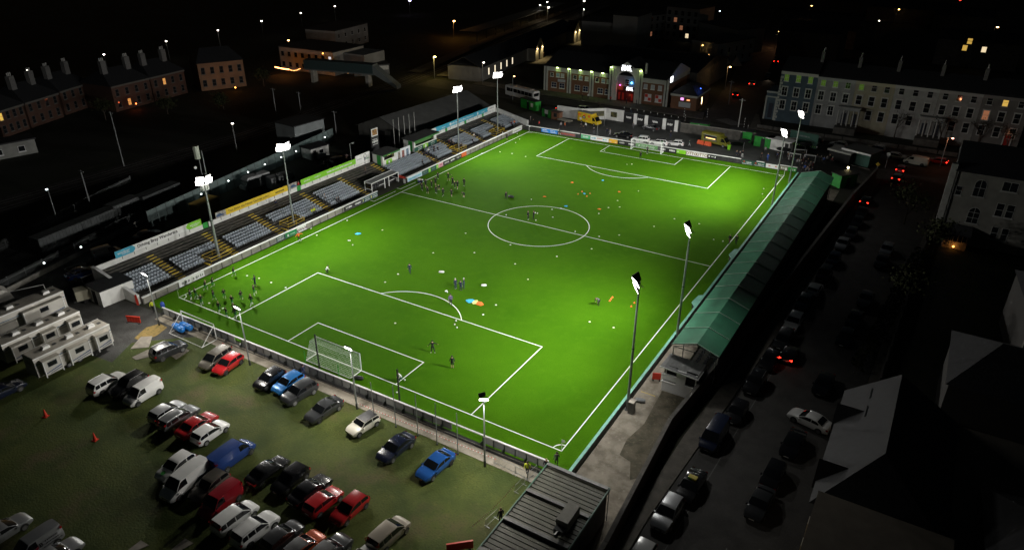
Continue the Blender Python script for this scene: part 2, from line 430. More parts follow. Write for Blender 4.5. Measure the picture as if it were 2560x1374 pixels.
for y in (7.0, 9.6):
    for k in range(6, 11) if y < 8 else ():
        mb = MB(); mb.box(row_x(k) - 0.34, row_x(k) + 0.012, 4.6, 5.8, row_z(k) - 0.10, row_z(k) + 0.012); sp(mb, 'stair_nosing', YELLOW)
# seats: moulded shells
SEATM = mat('grey_seat_plastic', (0.27, 0.31, 0.35), 0.45, noise=0.6, amt=0.3, world=True)
def seat_mesh():
    mb = MB(); pr = [(0.40, 0.36), (0.38, 0.40), (0.16, 0.37), (0.05, 0.40), (-0.01, 0.62), (-0.05, 0.78)]
    rings = []
    for j, (x, z) in enumerate(pr):
        hw = 0.205 if j < 4 else (0.215 if j == 4 else 0.15)
        dz = 0.035 if 1 <= j <= 3 else 0; dx = 0.05 if j >= 4 else 0
        rings.append([(x + dx, -hw, z + dz), (x, -hw * 0.5, z), (x, hw * 0.5, z), (x + dx, hw, z + dz)])
    mb.loft(rings, closed=False, caps=False)
    mb.loft([[(x - 0.02, y, z - 0.025) for x, y, z in r] for r in rings[::-1]], closed=False, caps=False)
    mb.box(0.06, 0.16, -0.03, 0.03, 0.0, 0.36)
    return mb.mesh('seat', SEATM, smooth=50)
SEAT = seat_mesh()
MASTL = [-39.85, -23.7, 27.7, 44.7]
seats = []
def block(y0, y1, k0, k1):
    n = int((y1 - y0) / 0.5)
    for k in range(k0, k1 + 1):
        for i in range(n):
            y = y0 + 0.5 * (i + 0.5)
            if any(-2.6 < y - m < 2.0 and k < k0 + 3 for m in MASTL): continue
            seats.append((row_x(k) - 0.46, y, row_z(k)))
block(-54.6, -48.4, 1, 6); block(-46.3, -38.2, 1, 5); block(-36.2, -28.4, 1, 5); block(-26.3, -16.1, 1, 6)
block(-14.0, -5.9, 1, 7); block(6.0, 17.6, 1, 6); block(19.8, 26.7, 1, 6); block(28.8, 36.5, 1, 6); block(38.5, 46.7, 1, 6); block(48.8, 55.4, 1, 7)
seats.sort(key=lambda s: s[1])
for s in seats[:300]: put('seat', SEAT, stand, (s[0] + 40, s[1], s[2]))
mb = MB(); sv = [tuple(v.co) for v in SEAT.vertices]; sf = [tuple(p.vertices) for p in SEAT.polygons]
for s in seats[300:]: mb.add([(x + s[0], y + s[1], z + s[2]) for x, y, z in sv], sf)
tag(sp(mb, 'seat_rows', SEATM), kind='stuff')
# end walls and the white rear wall with its green doors
ztop = row_z(NROW - 1)
for y, nm in ((-55.45, 0), (56.15, 1)):
    mb = MB(); pr = [(-34.9, -0.04), (-34.9, 1.25), (-36.0, 1.45), (-44.2, 3.15), (-45.25, 3.15), (-45.25, -0.04)]
    mb.exty(pr, y - 0.2, y + 0.2); sp(mb, 'end_wall', WHITEWALL)
    mb = MB(); mb.exty([(x, z + 0.02 if z > 0 else z) for x, z in [(-34.85, 1.25), (-34.85, 1.32), (-36.0, 1.53), (-44.2, 3.23), (-45.3, 3.23), (-45.3, 3.16), (-44.2, 3.16), (-36.0, 1.46)]], y - 0.24, y + 0.24); sp(mb, 'wall_coping', WHITE)
for a, b in ((-55.25, -36.3), (-35.1, -15.0), (-13.95, 5.9), (26.9, 33.3), (34.2, 41.5), (42.4, 49.6), (50.4, 55.95)):
    mb = MB(); mb.box(-45.2, -45.0, a, b, ztop - 0.4, ztop + 0.86); sp(mb, 'rear_wall', WHITEWALL)
for y in (-35.7, -14.45, 33.75, 41.95, 50.0):
    mb = MB(); mb.box(-45.14, -45.06, y - 0.5, y + 0.45, ztop - 0.1, ztop + 0.98); sp(mb, 'gate', KELLY)
# sponsor panels along the top of the rear wall (each its own thing): local x runs along +y, front faces the pitch
def panel(label, y0, y1, z0, z1, m, x=-44.9):
    t = thing('sponsor_board', label, 'sign board', (x, (y0 + y1) / 2, (z0 + z1) / 2), pi / 2, 'sponsor boards along the rear wall of the stand')
    hw = (y1 - y0) / 2; hh = (z1 - z0) / 2
    mb = MB(); mb.box(-hw, hw, 0, 0.06, -hh, hh); mb.ob('board', m, t)
    mb = MB()
    for i in range(int(hw)): mb.box(-hw + 1 + 2 * i, -hw + 1.08 + 2 * i, 0.06, 0.2, -hh - 0.5, hh - 0.1)
    mb.ob('board_post', DSTEEL, t)
    return t, hw, hh
ZP0, ZP1 = ztop + 0.87, ztop + 1.98
t, hw, hh = panel('white board reading Driving Bray Wanderers with a blue arrow and a green arrow', -51.9, -36.5, ZP0, ZP1, WHITE)
def arrow(t, x0, x1, hh, m, tip=1):
    mb = MB(); e = 0.45
    p = [(x0, -hh), (x1 - e, -hh), (x1, -hh * 0.3), (x1, hh * 0.3), (x1 - e, hh), (x0, hh)] if tip > 0 else [(x0 + e, -hh), (x1, -hh), (x1, hh), (x0 + e, hh), (x0, hh * .3), (x0, -hh * .3)]
    mb.add([(a, -0.012, b) for a, b in p] + [(a, -0.002, b) for a, b in p], [tuple(range(6))] + [(i, i + 6, (i + 1) % 6 + 6, (i + 1) % 6) for i in range(6)])
    return mb.ob('arrow_panel', m, t)
arrow(t, -hw, -hw + 3.3, hh, CYAN); arrow(t, hw - 2.9, hw, hh, LIME, -1)
lettering(t, 'windsor', 0.62, -hw + 1.4, 0.08, WHITE, -0.02); squiggle(t, -hw + 1.1, -hw + 2.4, -0.24, 0.14, WHITE, -0.02, seed=1)
lettering(t, 'Driving Bray Wanderers', 0.72, -0.45, 0.02, BLACK, -0.012, True)
lettering(t, 'windsor', 0.6, hw - 1.25, 0.06, WHITE, -0.02); squiggle(t, hw - 1.9, hw - 0.7, -0.25, 0.12, WHITE, -0.02, seed=2)
t, hw, hh = panel('yellow board reading Test Drive the Nissan Qashqai today with car pictures at its ends', -33.6, -14.9, ZP0, ZP1, mat('yellow_board', (0.66, 0.46, 0.02), 0.5))
lettering(t, 'Test Drive the Nissan Qashqai today', 0.6, -2.2, -0.02, BLACK, -0.012); lettering(t, 'windsor.ie', 0.5, 5.0, -0.02, BLACK, -0.012, True)
for sx in (-1, 1):      # printed car pictures
    mb = MB(); a = sx * (hw - 2.15); b = sx * hw
    mb.box(min(a, b), max(a, b), -0.012, -0.002, -hh, hh); mb.ob('car_picture', mat('picture_sky', (0.40, 0.42, 0.40), 0.6, noise=2.5, col2=(0.16, 0.11, 0.08)), t)
    mb = MB(); c = sx * (hw - 0.9)
    mb.add([(c - .8, -0.016, -.3), (c + .8, -0.016, -.3), (c + .75, -0.016, -.05), (c + .35, -0.016, 0.0), (c + .1, -0.016, .22), (c - .4, -0.016, .22), (c - .75, -0.016, -.02)], [tuple(range(7))])
    mb.ob('printed_car', mat('print_blue', (0.03, 0.07, 0.15), 0.6), t)
t, hw, hh = panel('lime green windsor board with white lettering and a white club panel at its far end', -13.9, 5.9, ZP0, ZP1, LIME)
lettering(t, 'windsor', 0.5, -hw + 1.6, 0, WHITE, -0.012); lettering(t, 'windsor', 0.5, -hw + 4.4, 0, WHITE, -0.012)
squiggle(t, -hw + 7.0, -hw + 14.2, 0.0, 0.34, WHITE, -0.012, seed=5)
mb = MB(); mb.box(hw - 4.4, hw, -0.014, -0.002, -hh - 0.35, hh + 0.5); mb.ob('club_panel', WHITE, t)
mb = MB()
for i in range(16):
    a, b = 2 * pi * i / 16, 2 * pi * (i + 1) / 16; c = hw - 1.5
    mb.add([(c + r * cos(q), -0.02, 0.35 + r * 1.15 * sin(q)) for q in (a, b) for r in (0.36, 0.46)], [(0, 1, 3, 2)])
mb.ob('club_crest', DGREEN, t); squiggle(t, hw - 1.2, hw - 0.2, -0.3, 0.3, KELLY, -0.02, seed=4); squiggle(t, hw - 4.0, hw - 2.6, 0.1, 0.2, GREYP, -0.02, seed=6)
t, hw, hh = panel('light blue board reading Proudly Supporting Bray Wanderers with white ends', 26.4, 56.0, ZP0, ZP1, CYAN)
lettering(t, 'Proudly Supporting Bray Wanderers', 0.72, -1.0, 0, WHITE, -0.012)
lettering(t, 'windsor', 0.5, -hw + 6.2, -0.1, WHITE, -0.012); lettering(t, 'windsor', 0.5, hw - 6.0, -0.1, WHITE, -0.012)
for c in (-hw + 9.0, hw - 8.6):
    mb = MB(); mb.add([(c + .3 * cos(i * pi / 6), -0.02, .38 * sin(i * pi / 6)) for i in range(12)], [tuple(range(12))]); mb.ob('club_crest', WHITE, t)
arrow(t, -hw, -hw + 3.2, hh, WHITE); arrow(t, hw - 4.0, hw, hh, WHITE, -1)
squiggle(t, -hw + .8, -hw + 2.4, 0, .25, GREYP, -0.02, seed=8); squiggle(t, hw - 3, hw - .8, 0, .3, GREYP, -0.02, seed=9)

# yellow guard cages round the masts in the stand
def cage(y):
    t = thing('guard_rail', 'yellow steel guard rail around the mast foot in the stand' + {0: ' nearest the near corner', 1: ' opposite the penalty area', 2: ' beyond the halfway line', 3: ' near the far corner'}[MASTL.index(y)], 'railing', (-37.1, y, 0.3), 0, 'yellow guard rails round the stand masts')
    for a, b in (((1.05, -2.2), (1.05, 1.6)), ((-1.1, -2.2), (-1.1, 1.6)), ((-1.1, -2.2), (1.05, -2.2)), ((-1.1, 1.6), (1.05, 1.6))):
        for z in (0.55, 1.05):
            mb = MB(); mb.tube((*a, z + 0.05), (*b, z + 0.05), 0.045, 6); mb.ob('rail', YELLOW, t)
    for x, yy in ((1.05, -2.2), (1.05, -0.3), (1.05, 1.6), (-1.1, -2.2), (-1.1, -0.3), (-1.1, 1.6)):
        mb = MB(); mb.tube((x, yy, -0.3), (x, yy, 1.1), 0.04, 6); mb.ob('rail_post', YELLOW, t)
    mb = MB(); mb.cb((0.4, -2.6, 0.12), (1.7, 0.25, 0.18)); mb.ob('base_kerb', YELLOW, t)
for y in MASTL: cage(y)

# ================================================================ perimeter barriers
pw = thing('perimeter_wall', 'grey concrete panel wall with white top rail between the pitch and the left stand', 'wall', (-34.3, 0, 0))
y = -55.1
for a, b in ((-55.2, -4.3), (4.95, 52.0)):
    y = a
    while y < b - 0.1:
        y2 = min(y + 1.95, b)
        mb = MB(); mb.box(-0.07, 0.07, y + 0.09, y2 - 0.09, -0.03, 0.95); mb.ob('panel', CONC, pw)
        mb = MB(); mb.box(-0.1, 0.1, y - 0.09, y + 0.085, -0.03, 0.98); mb.ob('post', CONCD, pw)
        y = y2
    mb = MB(); mb.box(-0.17, 0.17, a - 0.1, b, 1.0, 1.13); mb.ob('top_rail', WHITE, pw)
nf = thing('perimeter_fence', 'low dark fence with white top rail behind the near goal', 'fence', (1.3, -55.0, 0), atan2(1.0, 61.1))
for i in range(46):
    x = -30.5 + i * 1.33
    if abs(i - 38) < 1.1 or abs(i - 11) < .6: continue          # gaps in the barrier
    mb = MB(); mb.box(x + 0.08, x + 1.25, -0.03, 0.03, 0.12, 0.98)
    mb.ob('panel', GREYP if i % 5 else mat('pale_panel', (0.33, 0.34, 0.33), 0.7), nf)
    mb = MB(); mb.box(x - 0.05, x + 0.05, -0.07, 0.07, -0.03, 1.02)
    if i % 2 == 0: mb.box(x - 0.04, x + 0.04, -0.5, -0.07, -0.03, 0.5)
    mb.ob('post', DSTEEL, nf)
mb = MB(); mb.box(-30.6, 30.6, -0.09, 0.09, 1.04, 1.16); mb.ob('top_rail', WHITE, nf)
mb = MB(); mb.box(-30.6, 30.6, -0.62, -0.50, -0.03, 0.09); mb.ob('base_kerb', CONCD, nf)
sheet('fence_shadow_strip', [(-29, -55.5), (33, -55.48), (33, -54.6), (-29, -55.3)], -0.004, DARK)  # dark sheet between fence and path: mostly shadow, put in as colour
rw = thing('perimeter_wall', 'dark wall with mint green coping along the right touchline', 'wall', (34.3, 0, 0))
y = -56.3
while y < 52:
    y2 = min(y + 3.0, 52.2)
    mb = MB(); mb.box(-0.1, 0.1, y + 0.02, y2 - 0.02, -0.03, 0.85); mb.ob('panel', mat('wall_grey', (0.13, 0.13, 0.125), 0.85, noise=1.5, amt=0.4, world=True), rw)
    mb = MB(); mb.box(-0.16, 0.16, y + 0.01, y2 - 0.01, 0.86, 0.97); mb.ob('coping', MINT, rw)
    y = y2
for y in (5.5, -13.0):   # small green projections into the pitch surround
    mb = MB(); mb.prism([(-0.9, y - 1.6), (-0.17, y - 2.6), (-0.17, y + 1.3), (-0.7, y + 0.9)], 0.84, 0.95); mb.ob('coping', MINT, rw)
    mb = MB(); mb.prism([(-0.8, y - 1.5), (-0.17, y - 2.4), (-0.17, y + 1.1), (-0.6, y + 0.8)], -0.03, 0.83); mb.ob('panel', DARK, rw)
ff = thing('perimeter_fence', 'low fence with white top rail behind the far goal', 'fence', (0, 53.75, 0), atan2(2.3, 67.0))
for i in range(51):
    x = -33.2 + i * 1.33
    mb = MB(); mb.box(x - 0.04, x + 0.04, -0.04, 0.04, -0.03, 1.02); mb.ob('post', DSTEEL, ff)
for a, b in ((-33.5, -18.2), (-17.9, 21.5), (24.9, 26.6), (29.5, 33.6)):
    mb = MB(); mb.box(a, b, -0.07, 0.07, 1.02, 1.16); mb.ob('top_rail', WHITE, ff)

# advertising boards on the barriers (front faces local -y)
def board(label, loc, rz, w, m, h=0.92, z=0.06):
    t = thing('advertising_board', label, 'advertising board', (loc[0], loc[1], z), rz, 'advertising boards on the pitch barriers')
    mb = MB(); mb.box(-w / 2 + 0.015, w / 2 - 0.015, -0.02, 0.02, 0, h); mb.ob('board', m, t)
    return t
def fy(x): return 53.75 + x * 2.3 / 67.0 - 0.12
FR = atan2(2.3, 67.0)
BLUEB = mat('blue_board', (0.02, 0.24, 0.75), 0.5); GOLDB = mat('gold_board', (0.75, 0.42, 0.03), 0.5); BKB = mat('black_board', (0.015, 0.015, 0.017), 0.45)
def fb(label, x0, x1, m): return board(label, ((x0 + x1) / 2, fy((x0 + x1) / 2)), FR, x1 - x0, m), (x1 - x0) / 2
t, hw = fb('bright blue board with white print beside the far left corner', -28.9, -24.3, BLUEB)
for s in (-1, 1): squiggle(t, s * hw / 2 - 0.8, s * hw / 2 + 0.5, 0.62, .26, WHITE, seed=11 + s); squiggle(t, s * hw / 2 - 0.8, s * hw / 2 + 0.9, 0.25, .22, WHITE, seed=14 + s)
t, hw = fb('dark board with red print right of the bright blue board', -24.0, -19.3, mat('red_grey_board', (0.14, 0.10, 0.10), 0.6)); squiggle(t, -hw + .2, hw - .2, .45, .4, mat('red_print', (0.5, 0.07, 0.05), 0.6), seed=20)
t, hw = fb('mint green board with white print', -17.8, -15.3, mat('mint_board', (0.10, 0.42, 0.20), 0.5)); squiggle(t, -.7, .7, .5, .4, WHITE, seed=21)
t, hw = fb('long white board with pale blue print', -15.25, -10.4, WHITE); squiggle(t, -hw + .3, -hw + 1.5, .5, .4, CYAN, seed=22); squiggle(t, -.6, .9, .6, .2, RED, seed=23); squiggle(t, hw - 1.5, hw - .4, .5, .4, CYAN, seed=24)
t, hw = fb('golden yellow board left of the far goal', -10.35, -8.1, GOLDB); squiggle(t, -.9, -.5, .3, .3, WHITE, seed=25); squiggle(t, .5, .9, .3, .3, WHITE, seed=26)
FINE = [(-8.0, -5.9, 'beside the golden yellow board'), (-5.85, -3.5, 'at the left post of the far goal'), (2.1, 4.4, 'at the right post of the far goal'), (4.45, 6.6, 'beside the lime board')]
for i, (a, b, wh) in enumerate(FINE):
    t, hw = fb('black board with white script ' + wh, a, b, BKB); squiggle(t, -.6, .65, .45, .42, WHITE, seed=30 + i); squiggle(t, -.5, .75, .42, .34, WHITE, seed=40 + i)
t, hw = fb('green SSE Airtricity board behind the far goal net', -3.45, 2.05, mat('airtricity_green', (0.08, 0.30, 0.06), 0.5)); lettering(t, 'SSE Airtricity', .62, .35, .46, WHITE, -.03)
mb = MB(); mb.add([(-2.0, -.03, .25), (-1.6, -.03, .5), (-1.75, -.03, .75), (-1.9, -.03, .55), (-2.1, -.03, .6)], [(0, 1, 2, 3, 4)]); mb.ob('leaf_logo', WHITE, t)
t, hw = fb('lime green board right of the far goal', 6.65, 8.9, LIME); squiggle(t, -.9, -.5, .45, .3, WHITE, seed=51)
t, hw = fb('white OTTO OTTO board in brown lettering', 8.95, 13.9, WHITE)
for s in (-1.2, 1.2): lettering(t, 'OTTO', .95, s, .46, mat('brown_print', (0.22, 0.12, 0.05), 0.6), -.03, True)
t, hw = fb('black board with two white roundels', 13.95, 16.3, BKB); squiggle(t, -.9, -.6, .5, .4, WHITE, seed=52); squiggle(t, .5, .9, .5, .4, WHITE, seed=53); squiggle(t, -.3, .3, .5, .2, WHITE, seed=54)
for i, (a, b) in enumerate(((21.7, 24.3), (24.4, 26.9))):
    t, hw = fb('dark green board with white print ' + ('left of' if i == 0 else 'joined to') + ' another in the far right corner', a, b, DGREEN); squiggle(t, -.3, .9, .5, .25, WHITE, seed=55 + i); squiggle(t, -1.0, -.6, .6, .3, RED, seed=57 + i); squiggle(t, -1.1, 1.1, .14, .14, WHITE, seed=59 + i)
t, hw = fb('white board with small red print near the far right corner flag', 27.0, 30.0, WHITE); squiggle(t, -.9, -.5, .5, .3, RED, seed=61); squiggle(t, .5, .9, .5, .3, RED, seed=62)
t, hw = fb('grey patterned board in the far right corner', 30.05, 31.7, mat('khaki_board', (0.16, 0.15, 0.10), 0.6)); squiggle(t, -.6, .6, .5, .4, WHITE, seed=63)
t, hw = fb('green board at the end of the far barrier', 31.75, 33.5, KELLY); squiggle(t, -.3, .7, .4, .4, WHITE, seed=64)
def lb(label, y0, y1, m): return board(label, (-34.17, (y0 + y1) / 2), pi / 2, y1 - y0, m), (y1 - y0) / 2
t, hw = lb('white board with grey capital lettering behind the near left corner flag', -49.4, -44.9, WHITE); squiggle(t, -hw + .5, -.3, .45, .5, GREYP, seed=70); squiggle(t, .2, hw - .2, .45, .5, GREYP, seed=71)
t, hw = lb('dark board with white stripes at the left barrier', -30.4, -28.4, mat('teal_board', (0.03, 0.07, 0.07), 0.5)); squiggle(t, -.8, .7, .65, .2, WHITE, seed=72); squiggle(t, -.8, .7, .3, .2, WHITE, seed=73)
t, hw = lb('green board with a crest beside the extra.ie sign', -28.35, -25.8, mat('mid_green_board', (0.02, 0.25, 0.09), 0.5)); squiggle(t, -.9, -.5, .4, .5, WHITE, seed=74); squiggle(t, -.2, .9, .4, .15, WHITE, seed=75)
t, hw = lb('white sign reading extra.ie on the left barrier', -25.75, -23.5, WHITE); lettering(t, 'extra.ie', .8, 0, .46, mat('maroon_print', (0.12, 0.03, 0.08), 0.6), -.03, True)
for i, (a, b, wh) in enumerate(((-13.9, -11.5, 'before the dugout, nearest the near corner'), (-11.4, -9.0, 'before the dugout, second of the pair'), (17.6, 19.9, 'right of the pink board'), (19.95, 22.2, 'in the middle of the three beyond the dugout'), (22.25, 24.5, 'left of the orange board'))):
    t, hw = lb('black board with white script ' + wh, a, b, BKB); squiggle(t, -.7, .8, .45, .42, WHITE, seed=80 + i); squiggle(t, -.6, .9, .42, .34, WHITE, seed=90 + i)
for i, (a, b) in enumerate(((-8.9, -6.7), (-6.65, -4.4))):
    t, hw = lb('dark teal board with a round badge ' + ('next to the black script board' if i == 0 else 'at the dugout corner'), a, b, mat('teal_dark', (0.015, 0.06, 0.07), 0.5)); squiggle(t, -.9, -.6, .45, .6, mat('badge', (0.5, 0.45, 0.15), .6), seed=100 + i); squiggle(t, -.3, 1, .6, .16, WHITE, seed=102 + i); squiggle(t, -.3, 1, .25, .16, WHITE, seed=104 + i)
t, hw = lb('pale board with blue print just beyond the dugout', 5.0, 9.9, mat('pale_blue_board', (0.5, 0.6, 0.66), 0.5)); squiggle(t, -hw + .3, hw - .3, .45, .5, CYAN, seed=110)
for i, (a, b, wh) in enumerate(((9.95, 12.2, 'next to the pale board'), (13.0, 15.0, 'next to the pink board'))):
    t, hw = lb('dark green board with grey print ' + wh, a, b, DGREEN); squiggle(t, -.7, .6, .5, .3, GREYP, seed=112 + i)
for i, (a, b, wh) in enumerate(((12.25, 12.95, 'left'), (15.05, 15.7, 'right'))):
    t, hw = lb('narrow lime strip board on the ' + wh + ' of the second dark green board', a, b, LIME); squiggle(t, -.2, .2, .5, .2, WHITE, seed=115 + i)
t, hw = lb('pink board with a magenta frame', 15.75, 17.5, mat('pink_board', (0.62, 0.32, 0.38), 0.5)); squiggle(t, -.4, .4, .55, .4, mat('magenta_print', (0.4, 0.02, 0.1), .6), seed=117); squiggle(t, -.5, .5, .12, .14, RED, seed=118)
t, hw = lb('plain orange red board on the left barrier', 24.6, 26.6, mat('orange_board', (0.72, 0.12, 0.02), 0.5)); squiggle(t, -.7, .7, .45, .12, mat('peach_print', (0.85, 0.35, 0.2), .6), seed=119)
t, hw = lb('white board at the far left corner of the barrier', 47.2, 51.8, WHITE); squiggle(t, -hw + .4, hw - .5, .45, .2, GREYP, seed=120)

# ================================================================ dugout
du = thing('dugout', 'white framed perspex team dugout set into the left barrier', 'dugout', (-36.1, 0.3, 0))
for y in (-4.1, -0.2, 1.1, 4.15):
    mb = MB(); mb.box(-0.06, 0.06, y - 0.06, y + 0.06, -0.02, 2.0); mb.ob('post', WHITE, du)
for y in (-4.1, 4.15):
    mb = MB(); mb.box(-1.75, -0.06, y - 0.05, y + 0.05, 2.0, 2.12); mb.box(-1.75, -0.06, y - 0.05, y + 0.05, 0.75, 0.86); mb.box(-1.83, -1.72, y - 0.06, y + 0.06, 0.0, 2.12); mb.ob('side_frame', WHITE, du)
    mb = MB(); mb.box(-1.72, -0.07, y - 0.01, y + 0.01, 0.87, 1.99); mb.ob('side_pane', GLASS, du)
mb = MB(); mb.box(-0.07, 0.07, -4.16, 4.21, 2.0, 2.14); mb.box(-1.84, -1.71, -4.16, 4.21, 2.13, 2.25); mb.ob('roof_frame', WHITE, du)
for i in range(14):
    y = -4.0 + i * 0.583
    mb = MB(); mb.quad((-1.7, y + .03, 2.19), (-0.07, y + .03, 2.09), (-0.07, y + .54, 2.09), (-1.7, y + .54, 2.19)); mb.quad((-1.7, y + .54, 2.17), (-0.07, y + .54, 2.07), (-0.07, y + .03, 2.07), (-1.7, y + .03, 2.17)); mb.ob('roof_pane', CLEAR, du)
    if i: mb = MB(); mb.tube((-1.72, y, 2.21), (-0.07, y, 2.11), 0.025, 4); mb.ob('roof_bar', DSTEEL, du)
mb = MB(); mb.box(-1.8, -1.74, -4.0, 4.1, 0, 2.1); mb.ob('rear_panel', DARK, du)
for r in range(2):
    for i in range(11):
        put('seat', SEAT, du, (-0.75 - 0.75 * r + 0.0, -3.7 + i * 0.74, 0.05 + 0.22 * r), 0, BLACK)
for a, b in (((-1.2, -4.0), (-0.1, -4.0)),):
    mb = MB(); mb.tube((-0.05, -1.9, 1.0), (-0.05, -0.2, 1.0), 0.05, 6); mb.tube((-0.05, 1.1, 1.0), (-0.05, 2.9, 1.0), 0.05, 6); mb.ob('front_rail', WHITE, du)
rt = thing('red_canopy', 'red sloping canopy between the dugout and the pale blue board', 'canopy', (-35.2, 4.8, 0))
mb = MB(); mb.quad((-1.6, -0.3, 1.0), (0.95, 0.05, 1.02), (0.95, 0.3, 0.98), (-2.4, 0.8, 1.15)); mb.quad((-1.6, -0.3, 1.0), (0.9, -0.5, .93), (0.95, 0.05, 1.02), (-1.6, -.3, 1.0)); mb.ob('cover', RED, rt)
mb = MB(); mb.box(0.5, 0.95, -0.5, -0.4, 0, 0.95); mb.box(-1.6, -0.9, -0.35, -0.25, 0, 0.95); mb.ob('support', DIRTYWHITE, rt)

# ================================================================ goals, nets, flags
def goal(label, y, s, wd=7.32, ht=2.44, dp=2.0, x=0.0, net=True):
    """s = -1: the net hangs towards -y"""
    t = thing('football_goal', label, 'goal', (x, y, 0), 0 if s > 0 else pi)
    h = wd / 2 + 0.06
    for e in (-1, 1):
        mb = MB(); mb.tube((e * h, 0, 0), (e * h, 0, ht + 0.06), 0.065, 8); mb.ob('post', WHITE, t)
        mb = MB(); mb.tube((e * h, 0, 0.05), (e * h, dp, 0.05), 0.05, 6); mb.ob('ground_bar', WHITE, t)
    mb = MB(); mb.tube((-h, 0, ht + 0.06), (h, 0, ht + 0.06), 0.065, 8); mb.ob('crossbar', WHITE, t)
    mb = MB(); mb.tube((-h, dp, 0.05), (h, dp, 0.05), 0.05, 6); mb.ob('rear_bar', WHITE, t)
    if net:
        mb = MB(); g = 0.2; r = 0.009
        n = int(2 * h / g)
        for i in range(n + 1):
            xx = -h + 2 * h * i / n
            mb.tube((xx, 0, ht), (xx, 1.0, ht - 0.02), r, 3); mb.tube((xx, 1.0, ht - 0.02), (xx, dp, 0.05), r, 3)
        for i in range(6): mb.tube((-h, i * .2, ht), (h, i * .2, ht - 0.02), r, 3)
        for i in range(13):
            f = i / 12; mb.tube((-h, 1.0 + (dp - 1) * f, ht * (1 - f) + 0.03), (h, 1.0 + (dp - 1) * f, ht * (1 - f) + 0.03), r, 3)
        for e in (-1, 1):
            for i in range(11):
                f = i / 10; yy = dp * f; zt = ht if yy < 1 else ht * (1 - (yy - 1) / (dp - 1))
                mb.tube((e * h, yy, 0), (e * h, yy, zt), r, 3)
            for i in range(12):
                z = i * .2; ye = dp if z < .05 else 1 + (dp - 1) * (1 - z / ht); mb.tube((e * h, 0, z), (e * h, ye, z), r, 3)
        tag(mb.ob('net', mat('net_cord', (0.75, 0.77, 0.75), 0.8), t), kind='stuff')
        for e in (-1, 1):
            mb = MB(); mb.tube((e * (h - .9), dp + 0.9, 0), (e * (h - .9), dp + 0.9, 2.3), 0.035, 6); mb.ob('net_support', KELLY, t)
    else:
        for e in (-1, 1):
            mb = MB(); mb.tube((e * h, 0, ht - .1), (e * h, dp - .1, 0.1), 0.04, 6); mb.ob('side_brace', WHITE, t)
    return t
goal('near football goal with white posts and hanging net', -L2, -1)
goal('far football goal with white posts and net before the green board', L2, 1)
g3 = goal('spare white goal frame without a net standing on the path behind the near barrier', -56.0, -1, 6.6, 2.3, 2.3, x=-20.8, net=False)
for (x, y, wh) in ((-W2, -L2, 'near left'), (W2, -L2, 'near right'), (-W2, L2, 'far left'), (W2, L2, 'far right')):
    t = thing('corner_flag', 'white corner flag pole at the ' + wh + ' corner of the pitch', 'corner flag', (x, y, 0), 0, 'corner flags')
    mb = MB(); mb.tube((0, 0, 0), (0, 0, 1.55), 0.035, 6); mb.ob('pole', WHITE, t)
    mb = MB(); mb.add([(0, 0, 1.55), (.22, .1, 1.5), (.4, .02, 1.38), (.2, -.05, 1.25), (0, 0, 1.2)], [(0, 1, 2, 3, 4)]); mb.add([(0, .01, 1.55), (.22, .11, 1.5), (.4, .03, 1.38), (.2, -.04, 1.25), (0, .01, 1.2)], [(4, 3, 2, 1, 0)]); mb.ob('flag', WHITE, t)
# tall dark net posts behind the near goal and slim grey poles on the grass edge
for (b, h, wh) in (((-0.52, -54.12), 5.4, 'left of the goal net'), ((12.18, -54.16), 5.0, 'right of the goal net')):
    t = thing('net_post', 'tall black lattice net post at the near barrier ' + wh, 'post', b, 0, 'black net posts')
    mb = MB(); mb.box(-.07, .07, -.07, .07, 0, h); mb.ob('post', BLACK, t)
    mb = MB()
    for i in range(int(h / .35)): mb.box(-.11, .11, -.03, .03, .3 + i * .35, .38 + i * .35)
    mb.ob('step', DSTEEL, t)
for i, (b, tp) in enumerate((((11.90, -58.21), 5.6), ((14.27, -57.40), 5.6), ((17.26, -57.30), 5.5), ((19.89, -57.36), 5.5), ((22.66, -57.42), 5.4))):
    t = thing('net_pole', 'slim grey net pole on the grass edge, ' + ['nearest the yard lamp by the goal', 'second from the goal', 'middle of the row', 'beside the dark saloon', 'beside the blue saloon'][i], 'pole', b, 0, 'slim poles along the grass edge')
    mb = MB(); mb.tube((0, 0, 0), (0, 0, tp), 0.055, 6, r2=0.045); mb.ob('shaft', STEEL, t); mb = MB(); mb.tube((0, 0, 0), (0, 0, .12), 0.12, 8); mb.ob('foot', DSTEEL, t)

# ================================================================ floodlights
def lamp_head(t, yaw, tilt, w=1.1, h=0.9, off=(0, 0, 0)):
    """LED panel facing yaw (0 = +x), tilted down"""
    M = Matrix.Translation(off) @ Matrix.Rotation(yaw, 4, 'Z') @ Matrix.Rotation(tilt, 4, 'Y')
    mb = MB(); mb.box(-0.12, 0.0, -w / 2 - .04, w / 2 + .04, -h / 2 - .04, h / 2 + .04)
    for i in range(5): mb.box(-0.2, -0.12, -w / 2 + i * w / 5, -w / 2 + i * w / 5 + .05, -h / 2, h / 2)
    me = mb.mesh('lamp_housing', BLACK); me.transform(M); hd = link('lamp_housing', me, t)
    mb = MB(); mb.box(0.003, 0.02, -w / 2, w / 2, -h / 2, h / 2)
    me = mb.mesh('lamp_face', LAMPW); me.transform(M); link('lamp_face', me, hd)
    mb = MB(); mb.tube((-0.1, 0, -h / 2), (-0.12, 0, -h / 2 - .28), .04, 5); me = mb.mesh('bracket', STEEL); me.transform(M); link('bracket', me, hd)
